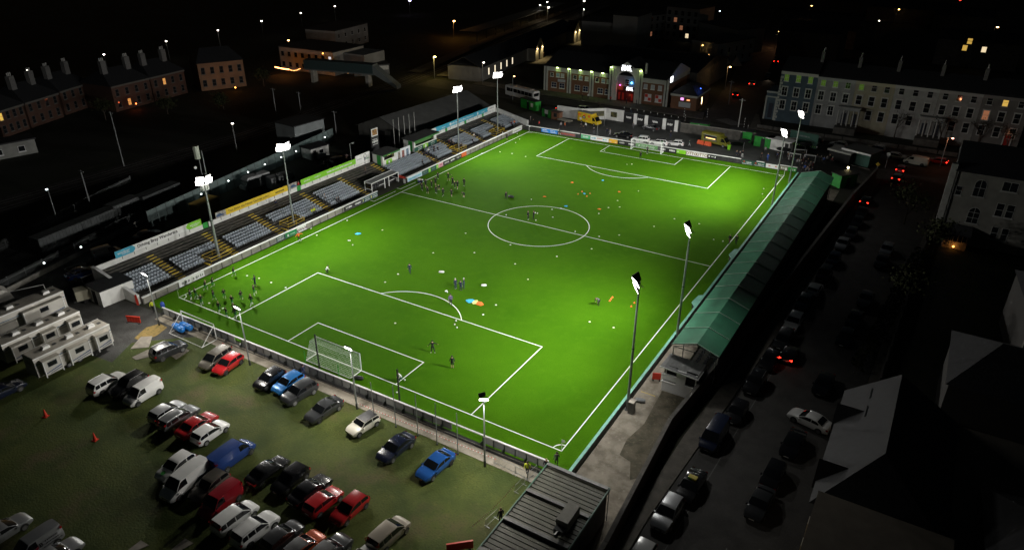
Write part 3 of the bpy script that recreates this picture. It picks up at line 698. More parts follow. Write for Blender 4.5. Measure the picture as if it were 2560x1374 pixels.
def mast(label, x, y, h, yaws, aims, extra=0, r=.16):
    t = thing('floodlight_mast', label, 'floodlight', (x, y, 0), 0, 'floodlight masts around the pitch')
    mb = MB(); mb.tube((0, 0, 0), (0, 0, h), r, 12, r2=r * .55); mb.ob('mast', STEEL, t, smooth=40)
    mb = MB(); mb.tube((0, 0, h * .5), (0, 0, h * .5 + .12), r * .95, 12); mb.tube((0, 0, 0), (0, 0, .06), r * 2, 12); mb.ob('collar', DSTEEL, t)
    mb = MB(); yy = yaws[0][0]; mb.tube((-sin(yy) * .9, cos(yy) * .9, h - .1), (sin(yy) * .9, -cos(yy) * .9, h - .1), .05, 6); mb.tube((0, 0, h - .1), (cos(yy) * .35, sin(yy) * .35, h + .1), .05, 6); mb.ob('crossarm', STEEL, t)
    for (yw, tl, ox, oy, oz) in yaws: lamp_head(t, yw, tl, off=(ox, oy, h + oz))
    for a in aims:
        d = (Vector(a[:3]) - Vector((x, y, h))).normalized()
        p = Vector((x, y, h + .1)) + d * 0.75 + Vector((d.x, d.y, 0)).normalized() * .5
        area('flood_light', tuple(p), a[:3], FLOOD_W * a[3], FLOOD_COL, 0.9, spread=a[4] if len(a) > 4 else 125)
    return t
def heads(c, spread=.5):
    return [(c + spread, .45, cos(c + spread) * .45 - sin(c) * .35, sin(c + spread) * .45 + cos(c) * .35, .25), (c - spread, .45, cos(c - spread) * .45 + sin(c) * .35, sin(c - spread) * .45 - cos(c) * .35, .25),
            (c + spread * .6, .4, cos(c) * .35 - sin(c) * .75, sin(c) * .35 + cos(c) * .75, -.25), (c - spread * .6, .4, cos(c) * .35 + sin(c) * .75, sin(c) * .35 - cos(c) * .75, -.25)]
LPL = ['carrying phone antennas above its lamps, in the stand by the near corner', 'in the stand opposite the near penalty area', 'in the stand beyond the dugout', 'in the stand by the far corner']
mL = []
for i, (y, h) in enumerate(((-39.85, 13.7), (-23.7, 14.75), (27.7, 14.7), (44.7, 14.9))):
    s = -1 if y < 0 else 1
    mL.append(mast('grey floodlight mast ' + LPL[i], -37.1, y, h, heads(-.25 if i < 3 else -.45), [(-6, y * .95 - 2, 0, .34, 150), (12, y * .6 - 2, 0, .44, 140)], r=.26 if i == 0 else .17))
LPR = ['with black backed lamps, on the apron by the white hut', 'with black backed lamps, beside the near end of the green roof', 'at the far end of the green roof, left of the pair', 'at the far end of the green roof, right of the pair']
for i, (x, y, h) in enumerate(((34.85, -41.06, 16.4), (34.6, -24.0, 16.1), (34.05, 30.3, 15.0), (34.1, 44.3, 15.3))):
    c = pi + .35 if i < 2 else pi + .55
    mast('grey floodlight mast ' + LPR[i], x, y, h, heads(c), [((14, -46, 0, .42, 155) if i == 0 else (12, y * .95, 0, .46, 155)), (-22, y * .7 + (2 if i < 2 else -2), 0, .62, 125), (45.5, y - 11, 0, (.045, .04, .02, .02)[i], 130)], r=.17)
# antenna group on the first mast
t = mL[0]; h = 13.7
mb = MB(); mb.tube((-.1, .1, h), (-.1, .1, h + 5.2), .06, 6); mb.tube((.55, .35, h + .6), (.55, .35, h + 4.6), .07, 6); mb.box(-.2, .6, .1, .4, h + .9, h + 1.0); mb.ob('antenna_pole', GREYP, t)
mb = MB(); mb.prism([(.45 * cos(i * pi / 4) - .25, .45 * sin(i * pi / 4) + .0) for i in range(8)], h + 3.3, h + 5.3); mb.ob('antenna_drum', mat('pale_grp', (0.42, 0.44, 0.38), 0.5), t)
mb = MB(); mb.tube((-.6, -.5, h + 2.0), (-.4, -.55, h + 2.0), .22, 10); mb.ob('antenna_dish', WHITE, t)
for a in (-1.9, -1.0, -.2, .7):
    mb = MB(); mb.cb((cos(a) * .5, sin(a) * .5, h - 1.15), (.24, .24, .85)); mb.tube((0, 0, h - 1.1), (cos(a) * .4, sin(a) * .4, h - 1.1), .04, 5); mb.ob('antenna_panel', WHITE, t)
mb = MB()
for i in range(14): mb.tube((0, 0, 1 + i * .8), (0, 0, 1.08 + i * .8), .3 - i * .009, 10)
mb.ob('cable_clamp', STEEL, t)
# short lamp posts along the car park edge
for i, (x, y, h, yw, wh) in enumerate(((-27.2, -57.67, 7.8, -pi / 2, 'by the gravel yard'), (-9.0, -57.7, 8.25, -pi / 2, 'by the red hatchback'), (8.45, -57.3, 8.25, -pi / 2, 'behind the near goal'), (26.1, -57.5, 8.55, -pi / 2 + .55, 'by the blue saloon, one lamp facing the pitch'))):
    t = thing('lamp_post', 'slim grey lamp post with bright floodlight ' + wh, 'lamp post', (x, y, 0), 0, 'short floodlight posts along the car park edge')
    mb = MB(); mb.tube((0, 0, 0), (0, 0, h), .11, 10, r2=.06); mb.ob('shaft', STEEL, t, smooth=40)
    mb = MB(); mb.tube((0, 0, 0), (0, 0, .8), .13, 10); mb.ob('base_sleeve', DSTEEL, t)
    lamp_head(t, yw, .55, .85, .5, (cos(yw) * .25, sin(yw) * .25, h + .12))
    if i == 3: lamp_head(t, pi - .6, .5, .6, .35, (-.3, .1, h + .35))
    tx, ty = x + cos(yw) * 8, y + sin(yw) * 8
    d = (Vector((tx, ty, 0)) - Vector((x, y, h))).normalized()
    area('yard_light', (x + cos(yw) * .62, y + sin(yw) * .62, h - .1), (tx, ty, 0), YARD_W, YARD_COL, .5)

# ================================================================ right covered stand
GR1 = mat('green_roof_sheet', (0.045, 0.21, 0.115), 0.55, noise=0.7, amt=0.28, world=True)
cs = thing('covered_stand', 'low stand under a long green pitched roof beside the right touchline', 'stand', (39.5, 0, 0))
def cp_(mb, n, m, **k): return mb.ob(n, m, cs, (-39.5, 0, 0), **k)
YR0, YR1, NB = -32.2, 41.0, 17
bw = (YR1 - YR0) / NB
def rx(y):     # roof leans slightly away at the far end
    f = (y - YR0) / (YR1 - YR0); return (36.45 + .1 * f, 39.45 + .42 * f, 42.2 + .45 * f)
for i in range(NB):
    ya, yb = YR0 + i * bw + .03, YR0 + (i + 1) * bw - .03
    a, b = rx(ya), rx(yb)
    mb = MB(); mb.loft([[(a[0], ya, 4.5), (b[0], yb, 4.5), (b[0], yb, 4.44), (a[0], ya, 4.44)], [(a[1], ya, 5.55), (b[1], yb, 5.55), (b[1], yb, 5.49), (a[1], ya, 5.49)]]); cp_(mb, 'roof_panel', GR1)
    mb = MB(); mb.loft([[(a[1], ya, 5.55), (b[1], yb, 5.55), (b[1], yb, 5.49), (a[1], ya, 5.49)], [(a[2], ya, 4.6), (b[2], yb, 4.6), (b[2], yb, 4.54), (a[2], ya, 4.54)]]); cp_(mb, 'roof_panel', GR1)
for i in range(NB + 1):
    y = YR0 + i * bw; a = rx(y)
    mb = MB(); mb.box(-.06, .06, -.06, .06, 0, 1)
    mb = MB(); mb.tube((a[0], y, 4.55), (a[1], y, 5.6), .045, 4); mb.tube((a[1], y, 5.6), (a[2], y, 4.65), .045, 4); cp_(mb, 'roof_batten', mat('pale_batten', (0.45, 0.55, 0.47), 0.6))
    mb = MB(); mb.tube((a[0] + .3, y, 0), (a[0] + .3, y, 4.45), .06, 6); cp_(mb, 'post', DSTEEL)
    mb = MB(); mb.tube((a[2] - .25, y, 0), (a[2] - .25, y, 4.5), .06, 6); cp_(mb, 'post', DSTEEL)
    mb = MB(); mb.tube((a[0] + .3, y, 4.3), (a[2] - .25, y, 4.4), .05, 5); mb.tube((a[0] + .3, y, 4.3), (a[1], y, 5.4), .04, 5); mb.tube((a[1], y, 5.4), (a[2] - .25, y, 4.4), .04, 5); cp_(mb, 'truss', STEEL)
for k in range(4):
    mb = MB(); mb.box(38.0 + k * 1.05, 39.05 + k * 1.05 if k < 3 else 42.1, YR0 + .3, YR1 - .3, -.03, .35 + .33 * k); cp_(mb, 'terrace_step', CONCD)
mb = MB(); mb.box(42.12, 42.24, YR0 + .3, YR1, 0, 4.3); cp_(mb, 'rear_wall', DARK)
NAVY = mat('dark_seat_plastic', (0.02, 0.024, 0.035), 0.5)
SEATB = SEAT.copy(); SEATB.materials.clear(); SEATB.materials.append(NAVY)
for k in range(1, 4):
    for i in range(60): put('seat', SEATB, cs, (38.4 + k * 1.05 - .3 - 39.5, YR0 + 1 + i * .56, .35 + .33 * k), pi)
mb = MB()
for j in range(5): mb.tube((36.9 + j * .5, YR0 - .4, 0), (36.9 + j * .5, YR0 - .4, 1.6), .04, 5)
for j in range(3): mb.tube((36.9, YR0 - .4, .6 + j * .5), (38.9, YR0 - .4, .6 + j * .5), .03, 5)
for j in range(4): mb.tube((41.0 + .3 * j, YR0 - .5, 0), (41.2 + .3 * j, YR0 - .4, 2.2), .03, 5)
cp_(mb, 'gate_bars', STEEL)

# white hut before the stand
hut = thing('white_hut', 'small white blockwork hut with dark openings and a grey sloping roof', 'hut', (38.9, -35.5, 0))
WB = mat('white_block', (0.70, 0.70, 0.68), 0.8, noise=5, amt=0.1, bump=.1)
fx = lambda x: x - 38.9
def face(x0, x1, z0, z1, n='front_wall'):
    mb = MB(); mb.box(fx(x0), fx(x1), 0, .18, z0, z1); return mb.ob(n, WB, hut)
face(36.8, 40.85, 0, 1.30); face(38.45, 39.55, 1.60, 3.35); face(36.8, 38.42, 1.62, 2.25); face(38.45, 40.85, 1.303, 1.60); face(36.8, 38.42, 2.253, 2.33); face(37.1, 37.2, 2.33, 3.4); face(40.70, 40.85, 1.60, 3.35)
mb = MB(); mb.box(fx(36.7), fx(38.45), -.06, .25, 1.30, 1.36); mb.box(fx(36.7), fx(38.45), -.06, .25, 2.30, 2.37); mb.ob('sill', WHITE, hut)
mb = MB(); mb.box(fx(36.85), fx(38.44), .4, .46, 1.3, 3.4); mb.box(fx(39.5), fx(40.8), .4, .46, 1.6, 3.4); mb.ob('window_opening', DARK, hut)
mb = MB(); mb.box(fx(40.85), fx(40.98), .02, 3.2, 0, 3.25); mb.ob('side_wall', mat('side_black', (0.03, 0.028, 0.026), 0.9), hut)
mb = MB(); mb.box(fx(36.8), fx(36.95), .2, 3.2, 0, 2.3); mb.ob('side_wall', WB, hut)
for i in range(9):
    x0 = 36.45 + i * .52
    mb = MB(); mb.loft([[(fx(x0 + .01), -.35, 3.50 - .03 * i), (fx(x0 + .51), -.35, 3.47 - .03 * i), (fx(x0 + .51), -.35, 3.42 - .03 * i), (fx(x0 + .01), -.35, 3.45 - .03 * i)], [(fx(x0 + .01), 3.3, 3.22 - .02 * i), (fx(x0 + .51), 3.3, 3.2 - .02 * i), (fx(x0 + .51), 3.3, 3.15 - .02 * i), (fx(x0 + .01), 3.3, 3.17 - .02 * i)]]); mb.ob('roof_sheet', LOUVRE, hut)
mb = MB(); mb.loft([[(fx(36.45), -.4, 3.4), (fx(36.45), -.36, 3.4), (fx(36.45), -.36, 3.53), (fx(36.45), -.4, 3.53)], [(fx(41.13), -.4, 3.13), (fx(41.13), -.36, 3.13), (fx(41.13), -.36, 3.26), (fx(41.13), -.4, 3.26)]]); mb.ob('fascia', WHITE, hut)
t = thing('cabinet', 'grey electrical cabinet at the foot of the floodlight mast on the apron', 'cabinet', (35.45, -41.3, 0)); mb = MB(); mb.box(-.3, .3, -.4, .4, 0, 1.5); mb.ob('body', GREYP, t); mb = MB(); mb.box(-.33, .33, -.43, .43, 1.5, 1.58); mb.ob('lid', mat('beige_lid', (.42, .38, .32), .8), t)
t = thing('orange_barrier', 'orange plastic barrier by the green coping near the white hut', 'barrier', (35.6, -33.9, 0), .4); mb = MB(); mb.box(-.5, .5, -.06, .06, .1, 1.0); mb.ob('body', RED, t); mb = MB(); mb.box(-.45, -.3, -.25, .25, 0, .12); mb.box(.3, .45, -.25, .25, 0, .12); mb.ob('foot', RUBBER, t)

# boundary wall along the road
bwl = thing('boundary_wall', 'tall dark rendered boundary wall between the ground and the road', 'wall', (41, 0, 0))
WALLD = mat('brown_render', (0.055, 0.035, 0.024), 0.9, noise=.7, amt=.5, world=True)
pts = [(41.75, -80), (41.6, -62), (40.5, -43), (41.15, -35), (43.3, -10), (46.6, 40), (48.7, 59.5)]
for (a, b) in zip(pts[:-1], pts[1:]):
    d = Vector((b[0] - a[0], b[1] - a[1])); L = d.length; n = max(1, int(L / 5)); d.normalize(); q = Vector((-d.y, d.x)) * .14
    for i in range(n):
        p = Vector(a) + d * (L * i / n + .02); r = Vector(a) + d * (L * (i + 1) / n - .02)
        mb = MB(); mb.prism([(p.x + q.x - 41, p.y + q.y), (p.x - q.x - 41, p.y - q.y), (r.x - q.x - 41, r.y - q.y), (r.x + q.x - 41, r.y + q.y)], -.04, 2.3); mb.ob('wall_panel', WALLD, bwl, fix=True)
        mb = MB(); mb.prism([(p.x + q.x * 1.5 - 41, p.y + q.y * 1.5), (p.x - q.x * 1.5 - 41, p.y - q.y * 1.5), (r.x - q.x * 1.5 - 41, r.y - q.y * 1.5), (r.x + q.x * 1.5 - 41, r.y + q.y * 1.5)], 2.31, 2.42); mb.ob('coping', CONCD, bwl, fix=True)

# shed with ribbed roof in the near right corner
sh = thing('ribbed_shed', 'flat shed with ribbed grey-green sheet roof and raised seams in the near corner', 'shed', (36.6, -64.5, 0))
RIB = mat('roof_sheet_olive', (0.125, 0.125, 0.092), 0.6, noise=1.2, amt=.3, world=True)
SX0, SX1, SY0, SY1, SZ = -3.1, 3.2, -9.5, 6.9, 3.9
mb = MB(); mb.box(SX0 + .1, SX1 - .1, SY0, SY1 - .1, -.03, SZ - .12); mb.ob('wall', mat('shed_wall', (0.09, 0.09, 0.085), .8, noise=1, amt=.3, world=True), sh)
n = 33; dy = (SY1 - SY0) / n
for i in range(n):
    y = SY0 + i * dy
    mb = MB(); mb.box(SX0, SX1, y + .05, y + dy - .05, SZ - .08, SZ + .02 + (.0 if i % 2 else .012)); mb.ob('roof_sheet', RIB, sh)
mb = MB(); mb.box(SX0 + .05, SX1 - .05, SY0 + .03, SY1 - .03, SZ - .12, SZ - .081); mb.ob('roof_deck', DARK, sh)
for y in (6.55, 2.6, -1.3, -5.2):
    mb = MB(); mb.exty([(SX0 - .02, SZ + .0), (SX1 - .02, SZ + .0), (SX1 - .02, SZ + .24), (SX0 - .02, SZ + .24)], y - .02, y + .34); mb.ob('roof_seam', mat('seam_grey', (0.25, 0.25, 0.24), .5, .3, noise=2, amt=.3), sh)
mb = MB(); mb.box(SX0 - .14, SX0 - .01, SY0, SY1 + .1, SZ - .15, SZ + .1); mb.ob('gutter', mat('gutter_green', (0.07, 0.16, 0.11), .5), sh)
mb = MB(); mb.box(SX1, SX1 + .1, SY0, SY1 + .1, SZ - .2, SZ + .12); mb.box(SX0 - .01, SX1, SY1 - .0, SY1 + .1, SZ - .3, SZ + .14); mb.ob('fascia', mat('fascia_green', (0.12, 0.22, 0.17), .5), sh)
for x, y in ((SX1 + .02, SY1), (SX1 + .02, 1), (SX1 + .02, -5)): mb = MB(); mb.tube((x, y, 0), (x, y, SZ - .2), .05, 6); mb.ob('downpipe', DSTEEL, sh)
t = thing('rooftop_unit', 'pale rooftop ventilation box standing on the ribbed shed roof', 'ventilation unit', (38.45, -63.2, SZ + .26), .0)
mb = MB(); mb.box(-.55, .55, -1.2, 1.2, .05, 1.05); mb.ob('casing', mat('unit_beige', (0.24, 0.235, 0.2), .6, noise=2, amt=.2), t); mb = MB(); mb.box(-.45, .45, -1.8, -1.22, .0, .5); mb.tube((.0, -1.2, .3), (0, -2.3, .3), .2, 8); mb.ob('duct', DSTEEL, t)
for x in (-.45, .45): mb = MB(); mb.box(x - .05, x + .05, -1.1, 1.1, -.22, .05); mb.ob('skid', DSTEEL, t)

# crowd control barriers and tape on the grass corner
def barrier(label, p, q, m=STEEL):
    d = Vector(q) - Vector(p); L = d.length
    t = thing('crowd_barrier', label, 'barrier', (p[0], p[1], 0), atan2(d.y, d.x), 'steel crowd barriers at the car park corner')
    mb = MB(); mb.tube((0, 0, 1.05), (L, 0, 1.05), .022, 6); mb.tube((0, 0, .2), (L, 0, .2), .022, 6); mb.tube((0, 0, 0), (0, 0, 1.05), .022, 6); mb.tube((L, 0, 0), (L, 0, 1.05), .022, 6); mb.ob('frame', m, t)
    mb = MB(); n = int(L / .13)
    for i in range(1, n): mb.tube((L * i / n, 0, .2), (L * i / n, 0, 1.05), .01, 4)
    tag(mb.ob('bars', m, t), kind='stuff')
    for x in (.15, L - .15): mb = MB(); mb.box(x - .03, x + .03, -.3, .3, 0, .03); mb.ob('foot', m, t)
for i, (p, q) in enumerate((((26.68, -56.67), (29.30, -56.77)), ((29.40, -56.78), (30.80, -56.92)), ((30.92, -57.11), (31.09, -55.47)), ((30.71, -59.11), (30.85, -57.48)), ((30.66, -64.27), (30.87, -62.65)))):
    barrier('steel crowd barrier ' + ['along the path edge by the lamp post', 'along the path edge by the steward', 'at the shed corner beside the path', 'beside the shed gutter', 'beside the shed with tape on it'][i], p, q)
t = thing('barrier_tape', 'red and white hazard tape strung along the shed side', 'tape', (30.01, -65.62))
a = Vector((0, 0, .9)); q = (30.61, -59.17); b = Vector((q[0] - t.location.x, q[1] - t.location.y, .95))
for nm, off, m in (('tape_white', 0, WHITE), ('tape_red', 1, RED)):
    mb = MB(); n = 56
    for i in range(off, n, 2):
        p, r = a.lerp(b, i / n), a.lerp(b, (i + 1) / n); sg = -.25 * math.sin(pi * i / n); p.z += sg; r.z += sg
        mb.quad(p, r, r + Vector((0, 0, .07)), p + Vector((0, 0, .07)))
    mb.ob(nm, m, t)
t = thing('barrier_tape', 'red and white hazard tape lying along the path behind the parked row', 'tape', (7.95, -56.59))
a = Vector((0, 0, .12)); q = (26.59, -56.15); b = Vector((q[0] - t.location.x, q[1] - t.location.y, .12))
for nm, off, m in (('tape_white', 0, WHITE), ('tape_red', 1, RED)):
    mb = MB(); n = 90
    for i in range(off, n, 2):
        p, r = a.lerp(b, i / n), a.lerp(b, (i + .8) / n)
        mb.quad(p, r, r + Vector((0, .07, 0)), p + Vector((0, .07, 0)))
    mb.ob(nm, m, t)
t = thing('red_barrier', 'red plastic barrier section at the shed side on the bottom edge', 'barrier', (30.10, -67.66), atan2(1, 1.1)); mb = MB(); mb.box(-1.2, 1.2, -.08, .08, .12, 1.0); mb.ob('body', RED, t); mb = MB(); mb.box(-1.0, -.8, -.3, .3, 0, .12); mb.box(.8, 1.0, -.3, .3, 0, .12); mb.ob('foot', RUBBER, t)
t = thing('red_barrier', 'red slatted plastic barrier on the gravel beside the dry grass', 'barrier', (-30.70, -59.07), .38)
for k in range(5): mb = MB(); mb.box(-1.0 + .41 * k, -.64 + .41 * k, -.05, .05, .1, .95); mb.ob('slat', RED, t)
mb = MB(); mb.box(-1.05, 1.05, -.07, .07, .9, 1.02); mb.ob('top_rail', RED, t)
for x in (-.9, .9): mb = MB(); mb.box(x - .06, x + .06, -.3, .3, 0, .1); mb.ob('foot', RUBBER, t)
t = thing('red_barrier', 'red fabric hanging on the end of the stand wall', 'banner', (-34.6, -55.8, 0), .2); mb = MB(); mb.loft([[(-.35, 0, 1.6), (-.1, .06, 1.7), (.1, -.03, 1.5)], [(-.3, -.1, .8), (0, .05, .8), (.3, -.1, .7)], [(-.1, -.2, .1), (.15, -.1, .05), (.35, -.2, .1)]], closed=False, caps=False); mb.ob('cloth', RED, t)
for i, p in enumerate(((-20.44, -76.65), (-11.89, -76.08))):
    t = thing('traffic_cone', 'red traffic cone standing on the dark grass, ' + ('nearer the motorhomes' if i == 0 else 'nearer the parked rows'), 'cone', p, .3, 'red cones on the car park grass')
    mb = MB(); mb.tube((0, 0, .05), (.04, 0, 1.0), .2, 10, r2=.04); mb.ob('cone', RED, t, smooth=40); mb = MB(); mb.box(-.27, .27, -.27, .27, 0, .05); mb.ob('base', RED, t)
for i, p in enumerate(((-23.64, -57.16), (-23.12, -56.35))):
    t = thing('blue_roll', 'shiny blue plastic roll lying in the spare goal, ' + ('the one nearer the gravel' if i == 0 else 'the one nearer the barrier'), 'roll', (p[0], p[1], 0), -.12 + .1 * i, 'blue rolls in the spare goal')
    mb = MB(); mb.loft([[(x, .48 * r * cos(a), .46 + .46 * r * sin(a)) for a in [2 * pi * j / 12 for j in range(12)]] for x, r in ((-1.1, .75), (-.9, .95), (0, 1.0), (.1, .93), (.2, 1), (.9, .96), (1.1, .7))]); mb.ob('sheet', mat('blue_tarpaulin', (0.02, 0.20, 0.62), .35, noise=2, amt=.3), t, smooth=60)
    mb = MB(); mb.tube((.13, 0, .46), (.17, 0, .46), .47, 12); mb.ob('strap', mat('navy', (.01, .02, .06), .7), t)

# ================================================================ windows helper (recessed pane, frame, sill); local -y is the front
def window(par, x, z, w, h, frame=WHITE, pane=GLASS, y=0.0, sill=True, bars=(1, 1), arch=False, rz=0, head=None):
    mb = MB(); f = .07; o = -.05
    if not arch:
        mb.box(x - w / 2, x - w / 2 + f, y + o, y, z, z + h); mb.box(x + w / 2 - f, x + w / 2, y + o, y, z, z + h)
        mb.box(x - w / 2 + f, x + w / 2 - f, y + o, y, z + h - f, z + h); mb.box(x - w / 2 + f, x + w / 2 - f, y + o, y, z, z + f)
    for i in range(1, bars[0]): mb.box(x - w / 2 + w * i / bars[0] - .025, x - w / 2 + w * i / bars[0] + .025, y + o + .01, y - .002, z + f, z + h - f)
    for i in range(1, bars[1]): mb.box(x - w / 2 + f, x + w / 2 - f, y + o + .012, y - .004, z + h * i / bars[1] - .03, z + h * i / bars[1] + .03)
    if arch:
        r = w / 2; n = 10
        mb.box(x - r, x - r + f, y + o, y, z, z + h - r); mb.box(x + r - f, x + r, y + o, y, z, z + h - r)
        for i in range(n):
            a, b = pi * i / n, pi * (i + 1) / n
            mb.add([(x + k * cos(q), yy, z + h - r + k * sin(q)) for q in (a, b) for k in (r - f, r) for yy in (y + o, y)], [(0, 2, 6, 4), (0, 1, 3, 2), (4, 6, 7, 5), (1, 5, 7, 3), (2, 3, 7, 6), (0, 4, 5, 1)])
    fr = mb.ob('window', frame, par)
    mb = MB()
    if arch:
        r = w / 2 - f; mb.add([(x - r, y - .02, z + .02), (x + r, y - .02, z + .02)] + [(x + r * cos(pi * i / 10), y - .02, z + h - w / 2 + r * sin(pi * i / 10)) for i in range(11)], [tuple(range(13))])
    else: mb.add([(x - w / 2 + f, y - .015, z + f), (x + w / 2 - f, y - .015, z + f), (x + w / 2 - f, y - .015, z + h - f), (x - w / 2 + f, y - .015, z + h - f)], [(0, 1, 2, 3)])
    mb.ob('pane', pane, fr)
    if sill: mb = MB(); mb.box(x - w / 2 - .12, x + w / 2 + .12, y - .16, y, z - .14, z - .004); mb.ob('sill', frame, fr)
    if head:
        mb = MB(); mb.box(x - w / 2 - .18, x + w / 2 + .18, y - head, y, z + h + .02, z + h + .22); mb.box(x - w / 2 - .14, x - w / 2 - .01, y - .05, y, z, z + h + .02); mb.box(x + w / 2 + .01, x + w / 2 + .14, y - .05, y, z, z + h + .02); mb.ob('architrave', frame, fr)
    return fr

# ================================================================ bowling hall across the street
pub = thing('bowling_hall', 'brown brick bowling hall with pale fascia, arched entrance and lit BRAY BOWL signs', 'building', (-31, 94, 0))
CREAM = mat('pale_render', (0.46, 0.47, 0.42), .8, noise=.8, amt=.2, world=True)
px_ = lambda x: x + 31
mb = MB(); mb.box(px_(-50.9), px_(-11.0), .12, 19, -.04, 6.2); mb.ob('wall', BRICK, pub)
mb = MB(); mb.box(px_(-50.9), px_(-11.0), .05, 19, 6.203, 7.7); mb.ob('fascia', CREAM, pub)
for x in (-50.5, -42.4, -34.8, -11.3):
    for e in (-.42, .42): mb = MB(); mb.box(px_(x) + e - .26, px_(x) + e + .26, -.12, .1, -.04, 7.72); mb.ob('pilaster', CREAM, pub)
    mb = MB(); mb.box(px_(x) - .1, px_(x) + .1, -.06, .1, -.04, 7.5); mb.ob('downpipe', BLACK, pub)
mb = MB(); mb.extx([(-.3, 7.7), (9.8, 10.9), (19.4, 7.7), (19.4, 7.5), (9.8, 10.7), (-.3, 7.5)], px_(-50.9) - .3, px_(-11.25)); mb.ob('roof', SLATE, pub)
mb = MB(); mb.extx([(-.1, 7.7), (.2, 7.7), (9.8, 10.85), (19.2, 7.7)], px_(-11.2), px_(-10.9)); mb.ob('gable_wall', mat('gable_blue_grey', (0.38, 0.40, 0.45), .8), pub)
# entrance tower with arch
mb = MB(); R = 2.85; ac = -23.6; zc = 5.95
out = [(-28.3, -.04), (-28.3, 9.95), (-25.9, 9.95), (-23.6, 11.5), (-21.3, 9.95), (-18.9, 9.95), (-18.9, -.04)]
inn = [(ac + R, -.04), (ac + R, zc)] + [(ac + R * cos(pi * i / 12), zc + R * sin(pi * i / 12)) for i in range(1, 12)] + [(ac - R, zc), (ac - R, -.04)]
pl = out + inn
mb.extx([], 0, 0) if False else None
vs = [(px_(x), -.6, z) for x, z in pl] + [(px_(x), .04, z) for x, z in pl]; n = len(pl)
mb.add(vs, [tuple(range(n))[::-1], tuple(range(n, 2 * n))] + [(i, (i + 1) % n, n + (i + 1) % n, n + i) for i in range(n)])
mb.ob('entrance_tower', CREAM, pub, fix=True)
mb = MB(); mb.extx([(-.75, 0), (-.75, .3)], 0, 1) if False else None
mb = MB(); mb.add([(px_(-26.2), -.62, 9.97), (px_(-23.6), -.62, 11.75), (px_(-21.0), -.62, 9.97), (px_(-26.2), 9, 9.97), (px_(-23.6), 9, 11.75), (px_(-21.0), 9, 9.97)], [(0, 1, 4, 3), (1, 2, 5, 4)]); mb.ob('tower_roof', SLATE, pub)
for i in range(12):
    a, b = pi * i / 12, pi * (i + 1) / 12
    mb = MB(); mb.add([(px_(ac + r * cos(q)), yy, zc + r * sin(q)) for q in (a, b) for r in (R + .02, R + .42) for yy in (-.72, -.605)], [(0, 2, 6, 4), (0, 1, 3, 2), (4, 6, 7, 5), (1, 5, 7, 3), (2, 3, 7, 6), (0, 4, 5, 1)]); mb.ob('arch_stone', mat('arch_white', (.6, .6, .57), .8), pub)
for x in (-28.6, -27.75, -19.4, -18.6): mb = MB(); mb.box(px_(x) - .26, px_(x) + .26, -.8, -.605, -.04, 9.3); mb.ob('pilaster', CREAM, pub)
for x in (-28.17, -19.0): mb = MB(); mb.box(px_(x) - .1, px_(x) + .1, -.74, -.605, -.04, 8.6); mb.ob('downpipe', BLACK, pub)
mb = MB(); mb.box(px_(-26.4), px_(-20.8), .02, .11, 4.4, 7.4); mb.ob('lobby_panel', mat('lobby_grey', (.22, .23, .26), .5), pub)
window(pub, px_(-23.4), 4.7, 1.4, 1.8, pane=GLASS, bars=(1, 3), sill=False, y=.0)
mb = MB(); mb.box(px_(-24.3), px_(-20.75), -.3, .0, 3.35, 4.35); mb.ob('sign_board', BLACK, pub)
lettering(pub, 'BRAY', .75, px_(-22.35), 4.08, SIGNLIT, -.32, True); lettering(pub, 'BOWL', .75, px_(-22.3), 3.62, SIGNLIT, -.32, True)
mb = MB(); mb.box(px_(-25.3), px_(-21.8), -.8, -.62, 8.95, 10.55); mb.ob('sign_board', BLACK, pub)
lettering(pub, 'BRAY', 1.15, px_(-23.6), 10.12, SIGNLIT, -.83, True); lettering(pub, 'BOWL', 1.15, px_(-23.5), 9.38, SIGNLIT, -.83, True)
mb = MB(); mb.box(px_(-10.88), px_(-10.75), .9, 3.4, 6.6, 8.5); mb.ob('sign_board', BLACK, pub)
mb = MB(); mb.box(px_(-10.72), px_(-10.70), 1.1, 3.2, 6.75, 8.35); mb.ob('lit_sign', SIGNLIT, pub)
mb = MB(); mb.box(px_(-26.3), px_(-20.9), .0, .05, 0, 3.2); mb.ob('glazed_lobby', mat('lobby_red', (.06, .012, .012), .3), pub)
for x, c in ((-25.6, .35), (-24.4, .25), (-21.5, .4)): mb = MB(); mb.box(px_(x) - .35, px_(x) + .35, -.05, -.01, .4, 2.5); mb.ob('lobby_door', mat('door_red', (.35, .03, .02), .5), pub)
BLUEPANE = mat('blue_pane', (.20, .28, .42), .2)
UNION = mat('union_pane', (.02, .025, .06), .1)
PALEP = mat('pale_pane', (.42, .46, .48), .3)
for i, x in enumerate((-48.4, -46.3, -44.7, -40.5, -38.5, -36.5, -33.0, -31.0, -29.3)): window(pub, px_(x), 4.6, 1.15, 1.15, pane=(GLASS, BLUEPANE, PALEP)[i % 3 if i else 0], bars=(1, 2))
for x in (-47.8, -45.0, -39.7, -36.9, -32.0, -29.6): window(pub, px_(x) + .2, 1.3, 1.75, 1.6, pane=UNION, bars=(2, 2))
for x in (-17.6, -15.4, -13.2): window(pub, px_(x), 4.5, 1.15, 1.3, pane=PALEP, bars=(1, 1))
CHK = mat('white_pane', (.6, .6, .62), .5)
for x in (-16.6, -13.4):
    fr = window(pub, px_(x), 1.1, 2.0, 2.0, pane=CHK, bars=(2, 2))
    mb = MB(); mb.box(px_(x) - .95, px_(x), -.03, -.02, 2.1, 3.03); mb.box(px_(x), px_(x) + .95, -.03, -.02, 1.17, 2.1); mb.ob('poster', RED, fr)
mb = MB(); mb.box(px_(-46.3), px_(-43.7), -.06, .0, 3.2, 4.0); mb.ob('notice_board', PALEP, pub)
